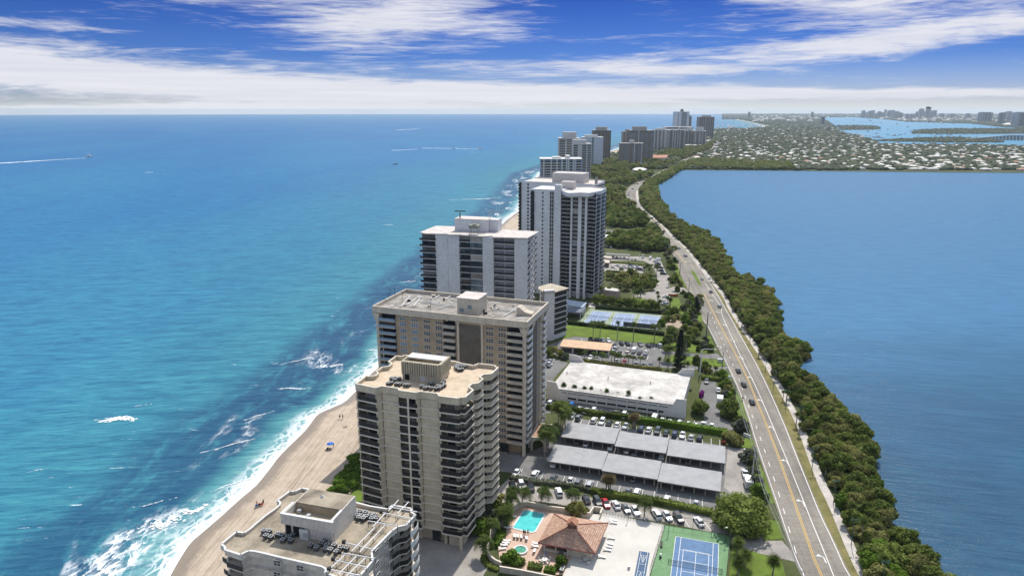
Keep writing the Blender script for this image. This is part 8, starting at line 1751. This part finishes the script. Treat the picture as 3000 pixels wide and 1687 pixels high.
for x, y, L, lb in ((1158,482,11,'small dark boat drifting on the sea, furthest left of the mid-sea boats'),(1406,436,16,'white speedboat ahead of the right wake'),(1150,381,14,'white boat at the head of the farthest wake'),(1330,436,12,'white boat in the middle wake line'),(1510,393,16,'pale sailing boat above the near wakes, by the horizon'),(870,384,12,'tiny boat near the horizon left of centre')): boat(lb, PX, x, y, L, .3, PAINT if 'dark' not in lb else RAILD)
FOAM = mat('foam_white', (.86,.88,.88), .9, .05, .2)
def wake(label, p0, p1, w0, w1, z=SEA_Z+.12, n=40, ends=None):
    a, b = G(*p0, z), G(*p1, z); d = (b-a); n_ = Vector((-d.y, d.x, 0)).normalized(); rr_ = random.Random(int(p0[0])); mb = MB(); prev = None
    for k in range(n+1):
        s_ = k/n; w = (w0+(w1-w0)*s_)*rr_.uniform(.6,1.25); c = a+d*s_+n_*rr_.uniform(-.15,.15)*w; cur = (c+n_*w/2, c-n_*w/2)
        if prev: mb.quad(prev[1], cur[1], cur[0], prev[0])
        prev = cur
    return tag(mb.build('boat_wake', FOAM), label, 'wake')
wake('long white wake behind the sport fishing boat', (255,463), (-10,479), 3, 16); wake('thin wake left of the two mid-sea wakes', (1225,437.5), (1148,441), 5, 9); wake('longer wake right of the two mid-sea wakes', (1404,437), (1236,434), 5, 9); wake('short wake far out near the horizon', (1228,378), (1163,381.5), 12, 20); wake('tiny wake line near the horizon right of centre', (1770,344), (1680,349), 10, 16); wake('faint short wake in the left sea', (448,504.5),(425,505.5), 3,4)
def breaker(label, f, cx, cy, L, wd, n, seed, ang=.25):
    rr_ = random.Random(seed); q = g2(f, cx, cy, SEA_Z+.15); mb = MB(); u = Vector((math.cos(ang), math.sin(ang), 0)); v = Vector((-u.y, u.x, 0))
    for _ in range(n):
        s_ = rr_.gauss(0,.35); t2 = rr_.gauss(0,.30)+.35*math.sin(s_*5+seed); c = u*(s_*L)+v*(t2*wd); l = rr_.uniform(.2,.9)*L*.13; w = rr_.uniform(.12,.4)*min(1.2, wd*.3); z = rr_.uniform(0,.05)
        mb.quad(c-u*l+Vector((0,0,z)), c-v*w+Vector((0,0,z)), c+u*l+v*w*.3+Vector((0,0,z)), c+v*w+Vector((0,0,z+.04)))
    o = mb.build('sea_foam', FOAM); o.location = q; return tag(o, label, 'sea foam', kind='stuff')
breaker('bright isolated foam patch far from the beach', R8, 725,480, 9,3.0, 150, 1, .08); breaker('small breaking crest in the lower left sea', R8, 228,795, 3,.6, 30, 2, .5); breaker('small crest above the isolated foam patch', R8, 870,395, 5,.5, 30, 3, .4)
breaker('rounded foam patch close to the beach near the bottom', R8, 1180,1045, 5,2.2, 130, 4, .5); breaker('foam patch below the rounded one', R8, 1010,1120, 6,3, 120, 5, .3); breaker('crest line over the reef, lower', R8, 940,1000, 6,.6, 45, 6, .5); breaker('crest line over the reef, middle', R8, 1420,640, 11,.7, 80, 7, .62); breaker('crest line over the reef, upper', R8, 1590,460, 8,.6, 50, 8, .75); breaker('foam near the top of the reef', R8, 1810,290, 8,1.2, 90, 9, 0.0); breaker('breaking wave close to the beach by the blue umbrella', R8, 1490,860, 10,.8, 80, 10, .75); breaker('crest line over the reef, topmost', R8, 1850,115, 12,.6, 70, 11, .7); breaker('foam left of the tan tower', R8, 2060,150, 6,2, 70, 12, .3)
breaker('small whitecap beside the white tower', R4, 290,535, 7,1.6, 50, 13, .1); breaker('whitecap left of the white tower base', R4, 405,880, 8,1.2, 50, 14, .3); breaker('whitecap left of the tan tower', R4, 190,1295, 5,1.5, 40, 15, .2)
breaker('foam line offshore right of the beach bend', R4, 800,380, 50,3, 60, 16, .3)
# boats moored on the far lake
rb = random.Random(71); bt = boat('x', R6, 1500, 215, 13, .5, mat('far_hull', (.25,.28,.32), .6), 'moored boats on the far lake', .35); cb = tree_of(bt); bt['label'] = 'small boat moored on the far lake between suburb and skyline'
for k in range(85):
    x, y = rb.choice([(rb.uniform(1120,2100), rb.uniform(178,228)), (rb.uniform(1500,2200), rb.uniform(295,325)), (rb.uniform(1480,2100), rb.uniform(346,362)), (rb.uniform(1300,1730), rb.uniform(235,310))]); q = g2(R6, x, y, .35); w = Vector((q.x, q.y))
    if not inside(w, LK) or any(inside(w, p) for p in ISLP): continue
    dup(bt, cb, (q.x, q.y, .35), rb.uniform(0,3), bt['label'], 'moored boats on the far lake', rb.uniform(.7,1.5)*(q.y/2600)**.6)
boat('large white yacht at the marina edge of the far lake', C3, 600, 478, 42, 3.0, PAINT, None, .35)
for k, (x, y) in enumerate([(265,425),(300,432),(340,438),(380,436),(410,440),(440,452),(490,458),(530,472)]): boat('white yacht docked in the marina row left of the large yacht, %s from the left' % ORD[k], C3, x, y, 22, rb.uniform(1,2), PAINT, 'yachts in the marina', .35)
for k in range(16): boat('white boat docked along the far shore below the domed skyline, %s from the left' % ORD[k], C3, 1130+36*k, 270-(k % 3)*4+k*.4, 40, rb.uniform(0,3), PAINT, 'boats docked on the far shore', .35)
q = g2(R6, 2045+0, 1140) if False else G(2092,612,18); t_ = thing('bird', 'small dark bird flying over the lagoon', 'bird', (q.x, q.y, 18)); 
mb = MB(); mb.tube([(-.5,0,0),(-.2,0,.03),(.2,0,.03),(.5,0,.02)], [.02,.12,.12,.04], 6); mb.build('body', DK, t_)
for s_ in (-1,1): mb = MB(); mb.add([(.2,s_*.08,.05),(-.2,s_*.08,.05),(-.35,s_*1.0,.35),(-.05,s_*.9,.36)], [(0,1,2,3)]); mb.v += [(a, b, c-.03) for a, b, c in mb.v]; mb.f += [(7,6,5,4),(0,4,5,1),(1,5,6,2),(2,6,7,3),(3,7,4,0)]; mb.build('wing', DK, t_)
# bridge
a, b = G(*C3(1800,492), 3), G(*C3(2576,432), 22); t_ = thing('bridge', 'long concrete bridge rising to the right over the far lake', 'bridge', (0,0,0)); mb = MB(); P0, P1 = Vector((a.x,a.y,3)), Vector((b.x,b.y,20)); P2_ = P1+(P1-P0)*.5; P2_.z = 20
def deck(p, q): d = (q-p); n_ = Vector((-d.y,d.x,0)).normalized()*7; mb.add([p-n_,q-n_,q+n_,p+n_,p-n_-Vector((0,0,2)),q-n_-Vector((0,0,2)),q+n_-Vector((0,0,2)),p+n_-Vector((0,0,2))], [(0,1,2,3),(7,6,5,4),(0,4,5,1),(2,6,7,3)])
M0 = P0.lerp(P1,.75); M0.z = 19; deck(P0, M0); deck(M0, P1); deck(P1, P2_); mb.build('deck', CONC, t_)
for k in range(22):
    s_ = k/21; p = P0.lerp(P2_, .12+s_*.86); zt = min(17, 3+ (p-P0).length/((M0-P0).length)*16-2)
    for o_ in (-4,4): mb = MB(); mb.box((p.x, p.y+o_, zt/2), (4, 3, max(1, zt))); mb.build('pier', CONC, t_)
# skyline across the far lake
SKY = mat('skyline_wall', (.34,.35,.37), .9, .1, .01); SKY2 = mat('skyline_dark', (.16,.19,.23), .7, .1, .01)
sky_b = [(265,306,112,9800),(350,392,118,9700),(392,430,110,9700),(475,512,124,9800),(512,555,135,9900),(557,583,102,10200),(603,640,113,9700),(640,692,108,9800),(692,755,124,8600),(755,800,140,9000),(850,905,158,8600),(905,972,162,8200),(980,1020,126,9600),(1020,1072,90,9400),(1072,1095,124,9600),(1105,1142,66,9200),(1142,1158,70,9300),(1158,1205,113,9500),(1205,1240,110,9500),(440,470,145,9600),(312,345,138,9900),(1300,1345,150,9500),(1430,1500,152,9500),(1640,1690,150,9000),(2075,2120,142,5600),(2120,2150,136,5600),(2172,2231,124,7000)]
for k, (x0, x1, yt, D) in enumerate(sky_b):
    p0, p1 = C3(x0, yt), C3(x1, yt); cx = ((p0[0]+p1[0])/2-1500)/2000*D*_cp*1.03; w = (p1[0]-p0[0])/2000*D; h = 110-(p0[1]-322)/2000*D*1.0; h = max(h, 14)
    t_ = thing('office_tower', 'hazy skyline tower beyond the far lake, %s from the left' % ORD[sorted(t4[0] for t4 in sky_b).index(x0)], 'skyscraper', (cx, D, 0), 0, 'skyline across the lake')
    mb = MB(); mb.box((0, w*.35, h/2), (w, w*.7, h)); mb.build('wall', SKY2 if k % 3 == 0 else SKY, t_)
    mb = MB()
    for j in range(int(h/8)): mb.box((0, -.6, 6+j*8), (w*.86, 1.5, 2.6))
    if mb.v: mb.build('window_band', GLASS, t_)
    mb = MB(); mb.box((0, w*.35, h+2), (w*.5, w*.3, 4)); mb.build('penthouse', SKY, t_)
for x0, x1, yt, yb, lb in ((1830,1958,135,255,'dark glass tower on the near shore right of the skyline'),(2300,2455,135,318,'tan and dark tower at the right edge above the white dome roof')):
    yb_ = C3(0,yb)[1]; D = 110*2000/(yb_-322)*.99; p0, p1 = C3(x0,yt), C3(x1,yt); w = (p1[0]-p0[0])/2000*D; cx = ((p0[0]+p1[0])/2-1500)/2000*D; h = 110-(p0[1]-322)/2000*D
    t_ = thing('office_tower', lb, 'skyscraper', (cx, D, 0)); mb = MB(); mb.box((0, w*.4, h/2), (w, w*.8, h)); mb.box((0,w*.4,h+1.5),(w*.7,w*.5,3)); mb.build('wall', SKY2 if x0 < 2000 else SKY, t_)
    for j in range(14): mb = MB(); mb.box((0,-.5,5+j*h/15), (w*.8,1.2,h/28)); mb.build('window_band', GLASS, t_)
    for s_ in (-.32,.0,.32): mb = MB(); mb.box((s_*w,-1.2,h/2), (w*.05,1.5,h)); mb.build('pier', SKY, t_)
q = g2(C3,2360,318); t_ = thing('domed_building', 'white dome-roofed building below the tan and dark tower at the right edge', 'building', (q.x,q.y,0)); mb = MB(); mb.cyl((0,0,0), 34, 10, 20); mb.build('wall', HW, t_); mb = MB(); mb.tube([(0,0,10),(0,0,17),(0,0,21)], [36,18,1], 20); mb.build('roof', PAINT, t_)
# mainland beyond the lake: low wooded strip of blocks as stuff
it = []; rr = random.Random(88)
for _ in range(9000):
    a = rr.uniform(.30,.82); D = rr.uniform(8300, 17500) if a < .62 else rr.uniform(4300+ (0.82-a)*20000, 17000); x = a*D
    if inside((x, D), LK): continue
    r = rr.uniform(9,18)*(D/9000)**.7; it.append((*IC1[rr.randrange(4)], x, D, r*.2, rr.uniform(0,6), (r*2.2, r, r*rr.uniform(.5,.9))))
merge_mesh('mainland_woods', FL1, it, label='hazy wooded mainland strip along the horizon behind the skyline', cat='trees')
it = [(HV, HF, a*D, D, 0, rr.uniform(0,3), (rr.uniform(1,3.5), rr.uniform(1,2), rr.uniform(1.6,4))) for a, D in [(rr.uniform(.34,.82), rr.uniform(6500,13000)) for _ in range(500)] if not inside((a*D, D), LK)]
merge_mesh('mainland_buildings', HWHT, it, label='scattered pale low buildings on the hazy mainland', cat='buildings')
for (x, y, lb) in ((895,190,'small tower on the far headland'),(1815,190,'faint tower in the middle of the far peninsula'),(1975,258,'thin tower beside the far lake shore')):
    q = C4(x, y); D = {895: 9000, 1815: 9500, 1975: 5200}[x]; cx = (q[0]-1500)/2000*D; h = 110-(q[1]-9-322)/2000*D; t_ = thing('office_tower', lb, 'tower', (cx, D, 0)); mb = MB(); mb.box((0,0,h/2), (26,26,h)); mb.build('wall', SKY, t_); mb = MB(); mb.box((0,-13.5,h*.55), (18,1,h*.8)); mb.build('window_band', GLASS, t_)
# ================================================================= HAZE
mb = MB(); mb.box((0, 9200, 53), (40000, 18900, 130)); hz = mb.build('haze', None) if False else None
me = bpy.data.meshes.new('haze'); me.from_pydata(mb.v, [], mb.f); hz = bpy.data.objects.new('haze', me); COL.objects.link(hz); hz['kind'] = 'stuff'; hz['label'] = 'pale bluish sea haze over the whole coast'; hz['category'] = 'haze'; hz.display_type = 'WIRE'
m = bpy.data.materials.new('haze_air'); m.use_nodes = True; m.node_tree.nodes.clear(); pv = m.node_tree.nodes.new('ShaderNodeVolumePrincipled'); pv.inputs['Color'].default_value = (.74,.87,1.0,1); pv.inputs['Density'].default_value = 0.00004; pv.inputs['Anisotropy'].default_value = .3
mo = m.node_tree.nodes.new('ShaderNodeOutputMaterial'); m.node_tree.links.new(pv.outputs[0], mo.inputs['Volume']); me.materials.append(m)
